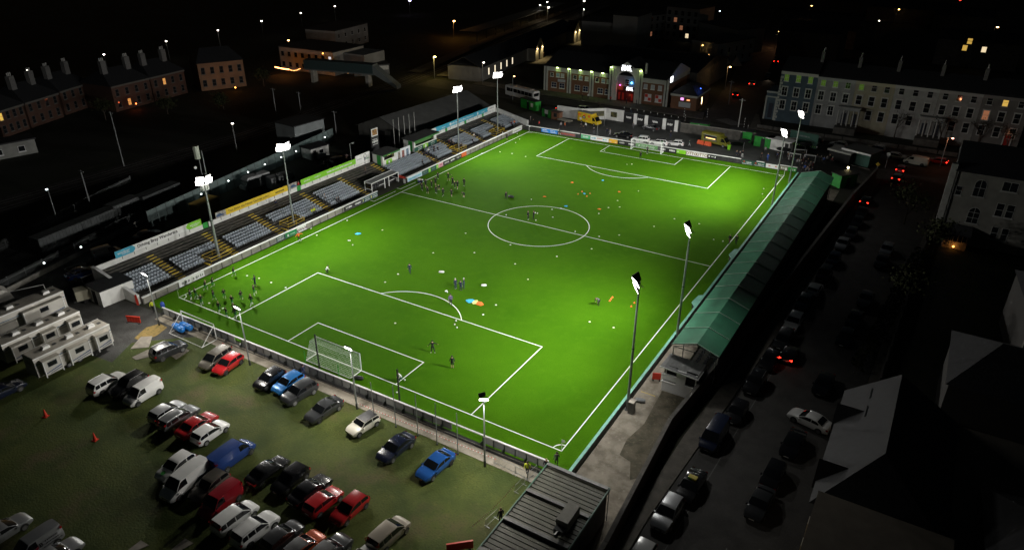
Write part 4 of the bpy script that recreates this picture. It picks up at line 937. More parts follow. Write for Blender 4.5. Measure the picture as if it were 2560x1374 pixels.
mb = MB(); mb.box(px_(-18.6), px_(-18.1), 1.2, 1.7, 8.4, 11.4); mb.ob('vent_pipe', CREAM, pub)
for x, z, y in ((-46.4, 7.45, -.2), (-42.4, 7.5, -.3), (-38.6, 7.5, -.2), (-34.8, 7.5, -.3), (-31.2, 7.5, -.2), (-28.2, 9.6, -.95), (-19.0, 9.5, -.95)):
    mb = MB(); mb.box(px_(x) - .3, px_(x) + .3, y - .25, y + .05, z - .12, z + .08); mb.ob('wall_lamp', GREENGLOW, pub)
    spot('fascia_light', (x, 94 + y - .35, z - .05), (x, 94 + y + .35, z - 3), 60, (.62, 1.0, .22), 120, .8, .1)
mb = MB(); mb.ball((px_(-21.9), -.1, 5.6), .3, nu=8, nv=5); mb.ob('lobby_lamp', emit('lamp_blue', (.1, .5, 1.0), 8), pub)
point('lobby_light', (-21.9, 93.4, 5.6), 25, (.1, .45, 1.0)); point('lobby_light', (-25.4, 93.3, 3.9), 25, (1, .08, .05)); point('lobby_light', (-22.6, 93.0, 1.8), 18, (1, .15, .07))
mb = MB(); mb.ball((px_(-25.5), -.1, 4.6), .16, nu=8, nv=4); mb.ob('lobby_lamp', emit('lamp_magenta', (1, .1, .5), 8), pub)
# rear halls
t = thing('rear_hall', 'dark windowless hall roof stretching behind the bowling hall', 'building', (-25, 122, 0))
mb = MB(); mb.box(-22, 16, -8, 24, -.04, 6.5); mb.ob('wall', CONCD, t); mb = MB(); mb.extx([(-8.3, 6.5), (8, 9), (24.3, 6.5)], -22.3, 16.3); mb.ob('roof', SLATE, t)
t = thing('annex', 'single storey brick annex with blue-lit roof and lit signs beside the bowling hall', 'building', (-5.5, 94.8, 0), .02)
mb = MB(); mb.box(-4.0, 3.4, -1.2, 11, -.04, 3.7); mb.ob('wall', BRICK, t); mb = MB(); mb.box(-4.2, 3.6, -1.4, 11.2, 3.703, 4.3); mb.ob('fascia', CREAM, t)
mb = MB(); mb.loft([[(-4.3, -1.5, 4.3), (3.7, -1.5, 4.3), (3.7, 11.3, 4.3), (-4.3, 11.3, 4.3)], [(-1.5, 2, 6.2), (.8, 2, 6.2), (.8, 8, 6.2), (-1.5, 8, 6.2)]]); mb.ob('roof', SLATE, t)
mb = MB(); mb.box(-1.2, -.3, -1.26, -1.21, 2.7, 3.4); mb.ob('lit_sign', emit('lamp_lilac', (.9, .35, .9), 1.5), t); mb = MB(); mb.box(.6, 1.5, -1.26, -1.21, 2.7, 3.1); mb.ob('lit_sign', emit('lamp_amber', (1, .4, .15), 1.2), t)
mb = MB(); mb.box(-1.6, 1.8, -1.27, -1.21, .8, 2.2); mb.ob('notice_board', PALEP, t)
mb = MB(); mb.ball((3.0, 3, 5.6), .15, nu=8, nv=4); mb.ob('roof_lamp', emit('lamp_deep_blue', (.05, .15, 1), 6), t)
point('roof_light', (-2.3, 98.2, 5.9), 40, (.06, .18, 1.0)); spot('gable_light', (-6, 97.5, 6.5), (-10.9, 100, 8.6), 35, (.35, .5, 1.0), 100)
for y in (1.5, 4, 6.5): mb = MB(); mb.box(3.42, 3.46, y, y + .3, 1, 3); mb.ob('window_strip', LAMPWARM if y == 4 else GLASS, t)

# ================================================================ terrace of tall houses
XS = [19.0, 28.2, 37.3, 46.3, 55.9, 64.9, 74.5]
ter_cols = [(0.075, 0.115, 0.145), (0.30, 0.305, 0.30), (0.36, 0.335, 0.24), (0.36, 0.36, 0.345), (0.29, 0.285, 0.27), (0.16, 0.15, 0.14)]
ter_lab = ['slate blue end house of the tall terrace with white quoins', 'pale grey terraced house beside the slate blue one', 'cream terraced house sharing a pillared porch with the grey one', 'white terraced house in the middle of the row', 'light grey terraced house sharing a porch with the white one', 'dark grey terraced house with two lit windows and a red door']
LITY = emit('lit_window_yellow', (1.0, .62, .12), .55); LITG = emit('lit_window_green', (.16, .32, .03), .16); LITR = emit('lit_window_rose', (.75, .3, .15), .25)
for i in range(6):
    x0, x1 = XS[i], XS[i + 1]; wd = x1 - x0; H0 = 13.2 if i == 0 else 12.75
    t = thing('terraced_house', ter_lab[i], 'house', (x0, 96.0, 0), 0, 'terrace of tall houses across the street')
    m = mat('house_render_%s' % 'abcdef'[i], ter_cols[i], .85, noise=.5, amt=.3, world=True)
    mb = MB(); mb.box(.02, wd - .02, 0, 11, -.04, H0); mb.ob('wall', m, t)
    mb = MB(); mb.extx([(-.3, H0), (.0, H0 + .35), (5.5, H0 + 3.0), (11.3, H0), ], .01, wd - .01); mb.ob('roof', SLATE, t)
    mb = MB(); mb.box(.0, wd, -.28, -.003, H0 - .75, H0 - .25); mb.box(.0, wd, -.4, -.003, H0 - .245, H0 + .02); mb.ob('cornice', mat('cornice_%s' % 'abcdef'[i], (.5, .5, .44) if i == 0 else tuple(c * 1.15 for c in ter_cols[i]), .85), t)
    for fl, (zb, hh_, ww) in enumerate(((3.3, 2.4, 1.35), (6.9, 2.3, 1.35), (10.5 if i else 10.7, 1.85, 1.2))):
        for j in range(3):
            x = wd * (.16 + .325 * j)
            if fl == 0 and i in (1, 3) and j == 2: continue
            if fl == 0 and i in (2, 4) and j == 0: continue
            pn = GLASS
            if fl == 2 and i == 0: pn = LITG
            if fl == 2 and i == 1 and j < 2: pn = LITG
            if fl == 2 and i == 2 and j == 0: pn = LITG
            if i == 5 and fl == 2 and j == 1: pn = LITY
            if i == 5 and fl == 1 and j == 0: pn = LITR
            fm = mat('sash_%s' % 'abcdef'[i], (.55, .56, .53) if i < 2 else (.42, .42, .40), .7)
            window(t, x, zb, ww, hh_, frame=fm, pane=pn, bars=(2, 2) if i < 2 else (1, 2), head=.14 if fl < 2 else None)
    if i in (1, 3):    # shared pillared porch
        px0 = wd * .72; px1 = wd + wd * .28
        mb = MB(); mb.box(px0, px1, -2.0, -.003, 5.5, 6.2); mb.box(px0 - .15, px1 + .15, -2.15, -.003, 6.203, 6.4); mb.ob('porch_roof', m, t)
        for k in range(5): mb = MB(); xx = px0 + .2 + (px1 - px0 - .4) * k / 4; mb.tube((xx, -1.85, 1.6), (xx, -1.85, 5.5), .17, 10); mb.ob('column', mat('column_grey', (.40, .40, .38), .8), t)
        mb = MB(); mb.box(px0, px1, -4.5, -.003, -.04, 1.6); mb.ob('porch_steps', CONCD, t)
        for xx in (px0 + 1.3, px1 - 1.3): mb = MB(); mb.box(xx - .55, xx + .55, -.08, -.003, 1.6, 4.4); mb.ob('door', mat('door_dark', (.02, .025, .04), .4), t)
    if i == 5:
        mb = MB(); mb.box(6.6, 7.8, -.1, -.003, 1.2, 4.0); mb.ob('door', mat('door_red_dark', (.3, .02, .015), .4), t); mb = MB(); mb.box(6.3, 6.55, -.2, -.003, 1.0, 4.4); mb.box(7.85, 8.1, -.2, -.003, 1.0, 4.4); mb.box(6.3, 8.1, -.2, -.003, 4.403, 4.6); mb.ob('door_surround', DIRTYWHITE, t); point('porch_light', (x0 + 7.2, 94.9, 4.6), 6, (1, .3, .1))
    if i == 0:
        for k in range(16):
            mb = MB(); mb.box(-.06, .7 if k % 2 else .4, -.1, -.003, .75 * k + .02, .75 * k + .6); mb.ob('quoin', mat('quoin_white', (.46, .47, .42), .8), t)
        mb = MB(); mb.box(-3.0, -.06, .6, 8, -.04, 7.6); mb.ob('side_porch', m, t); mb = MB(); mb.box(-3.1, .0, .4, .597, 7.1, 7.5); mb.box(-3.1, 0, .4, .597, 5.9, 6.2); mb.box(-3.1, -2.7, .45, .597, -.04, 5.9); mb.box(-.5, -.1, .45, .597, -.04, 5.9); mb.ob('porch_trim', mat('quoin_white', (.5,) * 3), t); mb = MB(); mb.box(-2.0, -.9, .55, .597, .5, 4.4); mb.ob('door', mat('door_dark', (.02, .025, .04)), t)
    mb = MB(); mb.box(wd - .9, wd - .1, 4.2, 6.6, H0 + 1.2, H0 + 5.0); c = mb.ob('chimney', mat('chimney_brick', (.15, .145, .14), .9, noise=3, amt=.3), t)
    for k in range(4): mb = MB(); mb.tube((wd - .5, 4.5 + .6 * k, H0 + 5.0), (wd - .5, 4.5 + .6 * k, H0 + 5.8), .15, 8, r2=.11); mb.ob('chimney_pot', DIRTYWHITE, c)
fw_ = thing('garden_wall', 'low front garden wall running before the tall terrace', 'wall', (46, 86.2, 0))
for i in range(14): mb = MB(); mb.box(-29 + i * 4.2, -25 + i * 4.2, -.12, .12, -.04, .9); mb.ob('wall_panel', CONCD, fw_)

# large house on the right
rh = thing('corner_house', 'tall rendered house with arched windows and a stone corner strip on the right', 'house', (62, 31, 0))
m = mat('house_render_g', (.21, .205, .18), .9, noise=.6, amt=.3, bump=.15, world=True)
mb = MB(); mb.box(0, 24, 0, 14, -.04, 12.6); mb.ob('wall', m, rh)
mb = MB(); mb.extx([(-.3, 12.6), (7, 16), (14.3, 12.6)], -.2, 24.2); mb.ob('roof', SLATE, rh)
for k in range(18): mb = MB(); mb.box(-.95, -.01 if k % 2 else -.06, -.12, .9, .76 * k + .0, .76 * k + .74); mb.ob('quoin', mat('quoin_grey', (.36, .355, .33), .9, noise=1, amt=.3, world=True), rh)
mb = MB(); mb.tube((.3, -.12, 0), (.3, -.12, 12.5), .09, 8); mb.ob('downpipe', BLACK, rh)
fm = mat('sash_g', (.34, .34, .32), .7)
window(rh, 3.9, 8.8, 1.75, 2.9, fm, arch=True, bars=(2, 2)); window(rh, 4.2, 4.1, 1.75, 2.8, fm, arch=True, bars=(2, 3)); window(rh, 1.05, 8.5, .95, 1.6, fm, bars=(1, 2)); window(rh, 7.9, 10.4, 2.2, 1.6, fm, bars=(2, 1))
for x in (7.5, 8.95): window(rh, x, 6.0, 1.15, 2.3, fm, bars=(1, 2)); window(rh, x + .3, 2.0, 1.05, 2.2, fm, bars=(1, 2))
mb = MB(); mb.box(.9, 4.4, -2.6, -.003, -.04, 1.3); mb.ob('porch_wall', mat('porch_pale', (.36, .35, .32), .8), rh)
mb = MB(); mb.box(.95, 4.35, -2.55, -.003, 1.3, 2.5); mb.ob('porch_glazing', GLASS, rh)
for i in range(6): mb = MB(); mb.box(.9 + i * .66, .98 + i * .66, -2.62, -2.5, 1.3, 2.5); mb.ob('mullion', fm, rh)
mb = MB(); mb.extx([(-2.9, 2.5), (-.003, 3.5), (-.003, 2.5)], .6, 4.7); mb.ob('porch_roof', SLATE, rh)
mb = MB(); mb.ball((2.6, -3.1, .55), .16, nu=8, nv=5); mb.ob('porch_lamp', LAMPO, rh); point('porch_light', (64.6, 27.5, .8), 4, (1, .4, .12))

# slate roofed houses in the bottom right
bh = thing('slate_house', 'dark slate roofed house with white gables and lit window in the bottom corner', 'house', (58.5, -45, 0))
m = mat('house_render_h', (.12, .10, .075), .9, noise=.7, amt=.3, world=True)
mb = MB(); mb.box(-2.2, 14, -14, 12.5, -.04, 5.2); mb.ob('wall', m, bh)
mb = MB(); mb.loft([[(-2.7, -6.2, 5.2), (-2.7, 12.8, 5.2), (-2.7, 12.8, 5.1), (-2.7, -6.2, 5.1)], [(2.0, -1.0, 9.0), (2.0, 12.8, 9.0), (2.0, 12.8, 8.9), (2.0, -1.0, 8.9)]]); mb.ob('roof_slope', mat('slate_pale', (.017, .017, .019), .8, noise=1.6, amt=.35, bump=.3, world=True), bh)
mb = MB(); mb.add([(2.0, -1, 9.0), (2.0, 12.8, 9.0), (8, 12.8, 5.2), (8, -6.2, 5.2), (-2.7, -6.2, 5.2)], [(0, 1, 2, 3), (0, 3, 4)]); mb.ob('roof_slope', SLATE, bh)
mb = MB(); mb.box(-2.2, 8, 12.5, 12.7, -.04, 5.3); mb.extx([(0, 0)] * 3, 0, 0) if False else None; mb.add([(-2.7, 12.85, 5.2), (2.0, 12.85, 9.0), (8, 12.85, 5.2)], [(0, 1, 2)]); mb.ob('gable_wall', m, bh)
for y in (6.2, 9.6): mb = MB(); mb.box(-.3, .75, y, y + 1.9, 7.0, 7.25); fr = mb.ob('roof_window', DSTEEL, bh); mb = MB(); mb.box(-.2, .65, y + .1, y + 1.8, 7.252, 7.27); mb.ob('pane', GLASS, fr)
for (y, h) in ((7.3, 6.9), (-2.2, 6.9)):   # white dormer gables facing the road
    mb = MB(); mb.add([(-2.75, y - 1.1, 4.6), (-2.75, y + 1.1, 4.6), (-2.75, y, h), (-2.6, y - 1.1, 4.6), (-2.6, y + 1.1, 4.6), (-2.6, y, h)], [(0, 2, 1), (3, 4, 5), (0, 1, 4, 3), (1, 2, 5, 4), (2, 0, 3, 5)]); d = mb.ob('dormer_gable', mat('gable_white', (.5, .49, .44), .8), bh)
    mb = MB(); mb.add([(-2.76, y - .45, 4.75), (-2.76, y + .45, 4.75), (-2.76, y + .3, 5.7), (-2.76, y - .3, 5.7)], [(0, 3, 2, 1)]); mb.ob('pane', GLASS, d)
    mb = MB(); mb.add([(-2.9, y - 1.25, 4.6), (-2.9, y, h + .15), (1.0, y, h + .15), (-.6, y - 1.25, 4.6), (-2.9, y + 1.25, 4.6), (-.6, y + 1.25, 4.6)], [(0, 1, 2, 3), (1, 4, 5, 2)]); mb.ob('dormer_roof', SLATE, d)
mb = MB(); mb.box(-2.25, -2.0, -13.9, -6.2, 5.2, 5.4); mb.ob('wall_top', m, bh)
mb = MB(); mb.box(-2.2, 8, -14.2, -6.4, 5.2, 7.0); mb.ob('front_wing', m, bh)
for (y, z) in ((-8.2, 3.2), (-10.8, 3.1)):
    mb = MB(); mb.box(-2.32, -2.21, y - .5, y + .5, z, z + 1.9); fr = mb.ob('window', mat('sash_h', (.5, .46, .38), .7), bh); mb = MB(); mb.box(-2.34, -2.322, y - .38, y + .38, z + .1, z + 1.8); mb.ob('pane', GLASS, fr)
fr = window(bh, 1.0, 3.4, 1.1, 2.0, mat('sash_i', (.42, .36, .28), .7), emit('lit_window_orange', (1, .32, .05), .35), y=-14.0)
for x in (.0, 2.2): window(bh, x, .4, 1.2, 2.0, mat('sash_i', (.42, .36, .28)), y=-14.0, arch=True, bars=(1, 2))
mb = MB(); mb.box(.55, 1.45, -14.4, -14.2, 6.9, 8.2); mb.ob('chimney', BRICK, bh)
point('street_glow', (55.0, -56.5, 4.2), 14, (1, .6, .2), .2)
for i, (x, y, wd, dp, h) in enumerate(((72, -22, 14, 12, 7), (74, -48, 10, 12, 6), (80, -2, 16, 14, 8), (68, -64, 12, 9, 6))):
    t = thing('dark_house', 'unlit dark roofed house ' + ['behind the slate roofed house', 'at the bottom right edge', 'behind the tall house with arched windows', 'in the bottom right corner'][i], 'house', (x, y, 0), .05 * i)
    mb = MB(); mb.box(-wd / 2, wd / 2, -dp / 2, dp / 2, -.04, h); mb.ob('wall', mat('dark_render', (.03, .028, .025), .9), t); mb = MB(); mb.loft([[(-wd / 2 - .3, -dp / 2 - .3, h), (wd / 2 + .3, -dp / 2 - .3, h), (wd / 2 + .3, dp / 2 + .3, h), (-wd / 2 - .3, dp / 2 + .3, h)], [(-wd / 2 + 4, -.1, h + 3), (wd / 2 - 4, -.1, h + 3), (wd / 2 - 4, .1, h + 3), (-wd / 2 + 4, .1, h + 3)]]); mb.ob('roof', SLATE, t)  # walls in one even near-black tone
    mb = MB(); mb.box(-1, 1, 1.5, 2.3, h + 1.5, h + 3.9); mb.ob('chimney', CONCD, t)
t = thing('round_sign', 'round traffic sign on a pole before the slate roofed house', 'road sign', (57.0, -58.6, 0)); mb = MB(); mb.tube((0, 0, 0), (0, 0, 2.4), .04, 6); mb.ob('pole', STEEL, t); mb = MB(); mb.tube((0, -.02, 2.2), (0, .02, 2.2), .32, 14); mb.ob('sign_face', DIRTYWHITE, t); mb = MB(); mb.tube((0, -.03, 2.2), (0, -.022, 2.2), .3, 14, RED); mb.tube((0, -.04, 2.2), (0, -.032, 2.2), .2, 12, DIRTYWHITE); mb.ob('sign_ring', None, t)

# ================================================================ vehicles (front = local +x)
def interp(pts, x):
    for (a, va), (b, vb) in zip(pts[:-1], pts[1:]):
        if x <= b: return va + (vb - va) * max(0.0, (x - a)) / (b - a) if b > a else vb
    return pts[-1][1]
# half length, half width, belt z (rear..front), cabin: rear base, rear top, roof front, cowl ; roof z
CT = {
 'hatch':   dict(L=2.05, W=.88, belt=[(-2.05,.78),(-1.9,.92),(-1.0,.95),(.75,.92),(1.7,.80),(2.05,.56)], cab=(-2.0,-1.55,.15,1.0), roof=1.46, wr=.31, ax=(-1.25,1.28)),
 'saloon':  dict(L=2.35, W=.91, belt=[(-2.35,.80),(-2.2,.98),(-1.4,1.0),(.9,.94),(2.0,.82),(2.35,.56)], cab=(-1.75,-.95,.30,1.15), roof=1.44, wr=.33, ax=(-1.38,1.42)),
 'estate':  dict(L=2.35, W=.90, belt=[(-2.35,.80),(-2.2,.96),(-1.3,.98),(.9,.94),(2.0,.84),(2.35,.58)], cab=(-2.3,-1.9,.30,1.12), roof=1.50, wr=.33, ax=(-1.38,1.40)),
 'suv':     dict(L=2.25, W=.93, belt=[(-2.25,.90),(-2.12,1.08),(-1.2,1.10),(.85,1.06),(1.85,.98),(2.25,.70)], cab=(-2.2,-1.75,.20,1.02), roof=1.70, wr=.37, ax=(-1.33,1.38)),
 'mpv':     dict(L=2.20, W=.91, belt=[(-2.20,.85),(-2.1,1.0),(-1.2,1.02),(1.0,.98),(1.8,.86),(2.20,.60)], cab=(-2.18,-1.85,.45,1.35), roof=1.64, wr=.32, ax=(-1.33,1.36)),
 'mini':    dict(L=1.92, W=.86, belt=[(-1.92,.76),(-1.8,.94),(-1.0,.95),(.7,.92),(1.55,.84),(1.92,.58)], cab=(-1.85,-1.55,.25,.82), roof=1.40, wr=.31, ax=(-1.2,1.22)),
 'smallvan':dict(L=2.20, W=.92, belt=[(-2.20,.95),(-2.15,1.1),(-1.2,1.12),(1.0,1.05),(1.8,.90),(2.20,.62)], cab=(-2.19,-2.12,.62,1.40), roof=1.84, wr=.32, ax=(-1.35,1.40)),
 'bigvan':  dict(L=2.55, W=.99, belt=[(-2.55,1.0),(-2.5,1.2),(-1.2,1.22),(1.4,1.15),(2.15,.98),(2.55,.68)], cab=(-2.54,-2.45,1.0,1.85), roof=2.0, wr=.34, ax=(-1.45,1.65)),
}
PAINTS = {}
def paint(name, col, metal=0.0, rough=.22):
    return mat('paint_' + name, col, rough, metal, coat=1.0, noise=.8, amt=.12, world=True)
P = dict(white=paint('white', (.70,.70,.68)), silver=paint('silver', (.42,.43,.44), .6, .3), grey=paint('grey', (.12,.125,.13), .5, .3), dgrey=paint('dark_grey', (.035,.037,.04), .4, .28),
         black=paint('black', (.006,.006,.007)), red=paint('red', (.36,.012,.015)), dred=paint('crimson', (.24,.008,.016)), blue=paint('blue', (.02,.10,.36), .3), lblue=paint('sky_blue', (.03,.20,.55), .2), vblue=paint('van_blue', (.015,.045,.19)),
         navy=paint('navy', (.008,.012,.03)), orange=paint('burnt_orange', (.42,.07,.02), .2), beige=paint('champagne', (.30,.265,.215), .4, .3), teal=paint('teal', (.02,.045,.06), .3), cream=paint('cream', (.72,.69,.58)), warmgrey=paint('warm_grey', (.17,.155,.13), .5, .3))
CGLASS = mat('car_glass', (.006, .007, .008), .04, spec=.7)
TRIM = mat('black_trim', (.012, .012, .013), .6)
HEADL = mat('headlight_glass', (.42, .44, .45), .08, spec=.8)
TAILL = mat('taillight_glass', (.30, .008, .008), .15)
PLATE = mat('number_plate', (.55, .55, .52), .5)
ALLOY = mat('alloy_wheel', (.40, .40, .40), .3, .7)

def car_section(c, x):
    L, W = c['L'], c['W']; zb = interp(c['belt'], x)
    rb, rt, ff, cw = c['cab']; zr = c['roof']
    top = interp([(-9, zb), (rb, zb), (rt, zr - .05), ((rt + ff) / 2, zr), (ff, zr - .06), (cw, zb), (9, zb)], x) if rb < x < cw else zb
    f = max(0, min(1, (abs(x) / L - .72) / .28)); w = W * (1 - .20 * f ** 2.2)
    h = max(0.0, top - zb)
    wt = w * .97 - .26 * h - (.0 if h > .05 else w * .16)
    zs = .24 + .10 * f
    return [(w * .93, zs), (w, zs + .14), (w * 1.0, .55 * zb + .15), (w * .975, zb - .03), (w * .955, zb + .005), (wt + (.0), top + (.0 if h > .05 else .012)), (wt * .72, top + .028 + .0), (0, top + .045)]
def car_x(c):
    L = c['L']; rb, rt, ff, cw = c['cab']
    xs = {-L, -L * .97, -L * .9, L, L * .985, L * .95, L * .88, L * .75, L * .6}
    for a, b, n in ((rb, rt, 4), (rt, ff, 5), (ff, cw, 5)):
        for i in range(n + 1): xs.add(round(a + (b - a) * i / n, 4))
    xs.add(round(cw + .02, 4)); xs.add(round(rb - .02, 4) if rb - .02 > -L else -L)
    out = []
    for x in sorted(xs):
        if not out or x - out[-1] > .015: out.append(x)
    return out
_kits = {}
def car_kit(ty, simple=False):
    k = (ty, simple)
    if k in _kits: return _kits[k]
    c = CT[ty]; L, W = c['L'], c['W']; rb, rt, ff, cw = c['cab']; zr = c['roof']; van = 'van' in ty
    xs = car_x(c); rings = []
    for x in xs:
        s = car_section(c, x); rings.append([(x, -y, z) for y, z in s[:-1]] + [(x, 0, s[-1][1])] + [(x, y, z) for y, z in s[-2::-1]])
    mb = MB(); mb.loft(rings)
    kit = [('body', mb.mesh('body', P['white'], smooth=38, fix=True), (0, 0, 0), 0, [])]
    # glass is laid on the same surface, slightly proud
    def side(x, t, e, off=.012):
        s = car_section(c, x); a, b = s[4], s[5]; return (x, e * (a[0] + (b[0] - a[0]) * t + off), a[1] + (b[1] - a[1]) * t + off * .3)
    def strip(a, b, inset, n=5):
        mb = MB(); vs = []
        for i in range(n + 1):
            x = a + (b - a) * i / n; s = car_section(c, x); sl = (c['roof'] - .4) / max(.1, abs(b - a))
            r = [s[5][0] * inset, s[6][0]]; z5, z6, z7 = s[5][1], s[6][1], s[7][1]
            vs += [(x, -r[0], z5 + .016), (x, -r[1], z6 + .014), (x, 0, z7 + .012), (x, r[1], z6 + .014), (x, r[0], z5 + .016)]
        fs = [(i * 5 + j, i * 5 + j + 1, (i + 1) * 5 + j + 1, (i + 1) * 5 + j) for i in range(n) for j in range(4)]
        mb.add(vs, fs); return mb
    d = (cw - ff); kit.append(('windscreen', strip(ff + .07 * d, cw - .10 * d, .95).mesh('windscreen', CGLASS, smooth=True), (0, 0, 0), 0, []))
    if not van:
        d = rt - rb; kit.append(('rear_window', strip(rb + .22 * d, rt - .06 * d, .90).mesh('rear_window', CGLASS, smooth=True), (0, 0, 0), 0, []))
    zones = [(rt - (rt - rb) * .35, (rt + ff) / 2 - .12), ((rt + ff) / 2 - .04, cw - .16)] if not van else [(ff - .55, cw - .2)]
    if ty in ('estate', 'suv', 'mpv'): zones = [(rt - .1, rt + .42), (rt + .5, (rt + ff) / 2 + .25), ((rt + ff) / 2 + .33, cw - .16)]
    for e in (-1, 1):
        for (a, b) in zones:
            mb = MB(); n = 4; vs = []
            for i in range(n + 1):
                x = a + (b - a) * i / n; s = car_section(c, x); h = s[5][1] - s[4][1]
                t0, t1 = .10, .86
                if h < .22: t1 = .5
                vs += [side(x, t0, e), side(x, t1, e)]
            mb.add(vs, [(2 * i, 2 * i + 2, 2 * i + 3, 2 * i + 1) if e < 0 else (2 * i, 2 * i + 1, 2 * i + 3, 2 * i + 2) for i in range(n)])
            kit.append(('side_window', mb.mesh('side_window', CGLASS, smooth=True), (0, 0, 0), 0, []))
    wr = c['wr']
    mt = MB(); mt.loft([[(r * cos(a), y, r * sin(a)) for a in [2 * pi * j / 16 for j in range(16)]] for y, r in ((-.10, wr * .86), (-.08, wr), (.08, wr), (.10, wr * .86))]); tyre = mt.mesh('tyre', RUBBER, smooth=40, fix=True)
    mr = MB(); r0 = wr * .66
    for j in range(5):
        a = 2 * pi * j / 5; ca, sa = cos(a), sin(a); q = .11
        mr.add([(r0 * .15 * ca - q * .5 * sa, -.115, r0 * .15 * sa + q * .5 * ca), (r0 * .15 * ca + q * .5 * sa, -.115, r0 * .15 * sa - q * .5 * ca), (r0 * ca + q * sa * .7, -.112, r0 * sa - q * ca * .7), (r0 * ca - q * sa * .7, -.112, r0 * sa + q * ca * .7)], [(0, 1, 2, 3), (3, 2, 1, 0)])
    mr.loft([[(r * cos(a), y, r * sin(a)) for a in [2 * pi * j / 14 for j in range(14)]] for r, y in ((r0 * .9, -.108), (r0 * 1.06, -.114))], caps=False)
    mr.tube((0, -.12, 0), (0, -.10, 0), .06, 8)
    rim = mr.mesh('rim', ALLOY)
    for x in c['ax']:
        for e in (-1, 1):
            kit.append(('wheel', tyre, (x, e * (W - .075), wr), 0 if e < 0 else pi, [] if simple else [('rim', rim, (0, 0, 0))]))
    mb = MB()
    for x in c['ax']:
        for e in (-1, 1):
            y = e * (W * 1.003 + .004); n = 12
            mb.add([(x + (wr + .07) * cos(pi * j / n - .12 + .24 * j / n), y, wr + .02 + (wr + .07) * sin(pi * j / n - .12 + .24 * j / n)) for j in range(n + 1)], [tuple(range(n + 1)) if e < 0 else tuple(range(n, -1, -1))])
    kit.append(('wheel_arches', mb.mesh('wheel_arches', TRIM), (0, 0, 0), 0, []))
    def on_end(x, y0, y1, z0, z1, m, nm, bulge=.03):
        s = 1 if x > 0 else -1; mb = MB(); zb = interp(c['belt'], x)
        pr = []
        for yy in (y0, (y0 + y1) / 2, y1):
            t = abs(yy) / W; xx = x * (1 - .055 * t ** 3)
            pr.append([(xx - s * .25, yy, z1 + .015), (xx + s * bulge * .6, yy, z1), (xx + s * bulge, yy, z0)])
        mb.loft(pr, closed=False, caps=False); me = mb.mesh(nm, m); return me
    zf = interp(c['belt'], L * .93); zk = interp(c['belt'], -L * .97)
    for e in (-1, 1):
        mb = MB(); a = .46 * W; b = .86 * W; x0 = L * .945
        mb.add([(x0 + .055, e * a, zf - .10), (x0 - .05, e * b, zf - .10), (x0 - .30, e * (b + .025), zf + .035), (x0 - .08, e * a, zf + .035), (x0 + .03, e * a, zf - .02), (x0 - .10, e * (b + .02), zf - .01)], [(3, 2, 5, 4), (4, 5, 1, 0), (2, 1, 5)] if e < 0 else [(4, 5, 2, 3), (0, 1, 5, 4), (5, 1, 2)])
        kit.append(('headlight', mb.mesh('headlight', HEADL), (0, 0, 0), 0, []))
        mb = MB(); xk = -L * .985
        zt = zk + (.55 if van or ty in ('mpv', 'estate') else .06); 
        mb.add([(xk - .012, e * W * .60, zt - .22), (xk - .012, e * W * .60, zt), (xk + .02, e * W * .86, zt + .01), (xk + .02, e * W * .86, zt - .24), (xk + .22, e * W * .93, zt), (xk + .2, e * W * .94, zt - .2)], [(0, 3, 2, 1), (3, 5, 4, 2)] if e > 0 else [(0, 1, 2, 3), (2, 4, 5, 3)])
        kit.append(('taillight', mb.mesh('taillight', TAILL), (0, 0, 0), 0, []))
        mb = MB(); mb.loft([[(cw - .22 + dx * .1, e * (W + .02 + dy), zf + .16 + dz * .08) for dx, dz in ((-1, -1), (1, -1), (1, 1), (-1, 1))] for dy in (-.04, .13)]); kit.append(('wing_mirror', mb.mesh('wing_mirror', P['white'], fix=True), (0, 0, 0), 0, []))
    mb = MB(); x = L + .008; mb.add([(x, -.38 * W, .36), (x, .38 * W, .36), (x - .01, .42 * W, zf - .16), (x - .01, -.42 * W, zf - .16)], [(0, 1, 2, 3)]); kit.append(('grille', mb.mesh('grille', TRIM), (0, 0, 0), 0, []))
    mb = MB(); x = L + .02; mb.add([(x, -.26, .40), (x, .26, .40), (x, .26, .51), (x, -.26, .51)], [(0, 1, 2, 3)]); kit.append(('number_plate', mb.mesh('number_plate', PLATE), (0, 0, 0), 0, []))
    mb = MB(); x = -L - .012; z = zk - .12; mb.add([(x, -.26, z - .1), (x, -.26, z), (x, .26, z), (x, .26, z - .1)], [(0, 1, 2, 3)]); kit.append(('number_plate', mb.mesh('number_plate', PLATE), (0, 0, 0), 0, []))
    mb = MB(); x = -L - .01; mb.add([(x, -.75 * W, .34), (x, -.75 * W, .48), (x, .75 * W, .48), (x, .75 * W, .34)], [(0, 1, 2, 3)]); kit.append(('bumper_strip', mb.mesh('bumper_strip', TRIM), (0, 0, 0), 0, []))
    _kits[k] = kit
    return kit
RAIL = {}
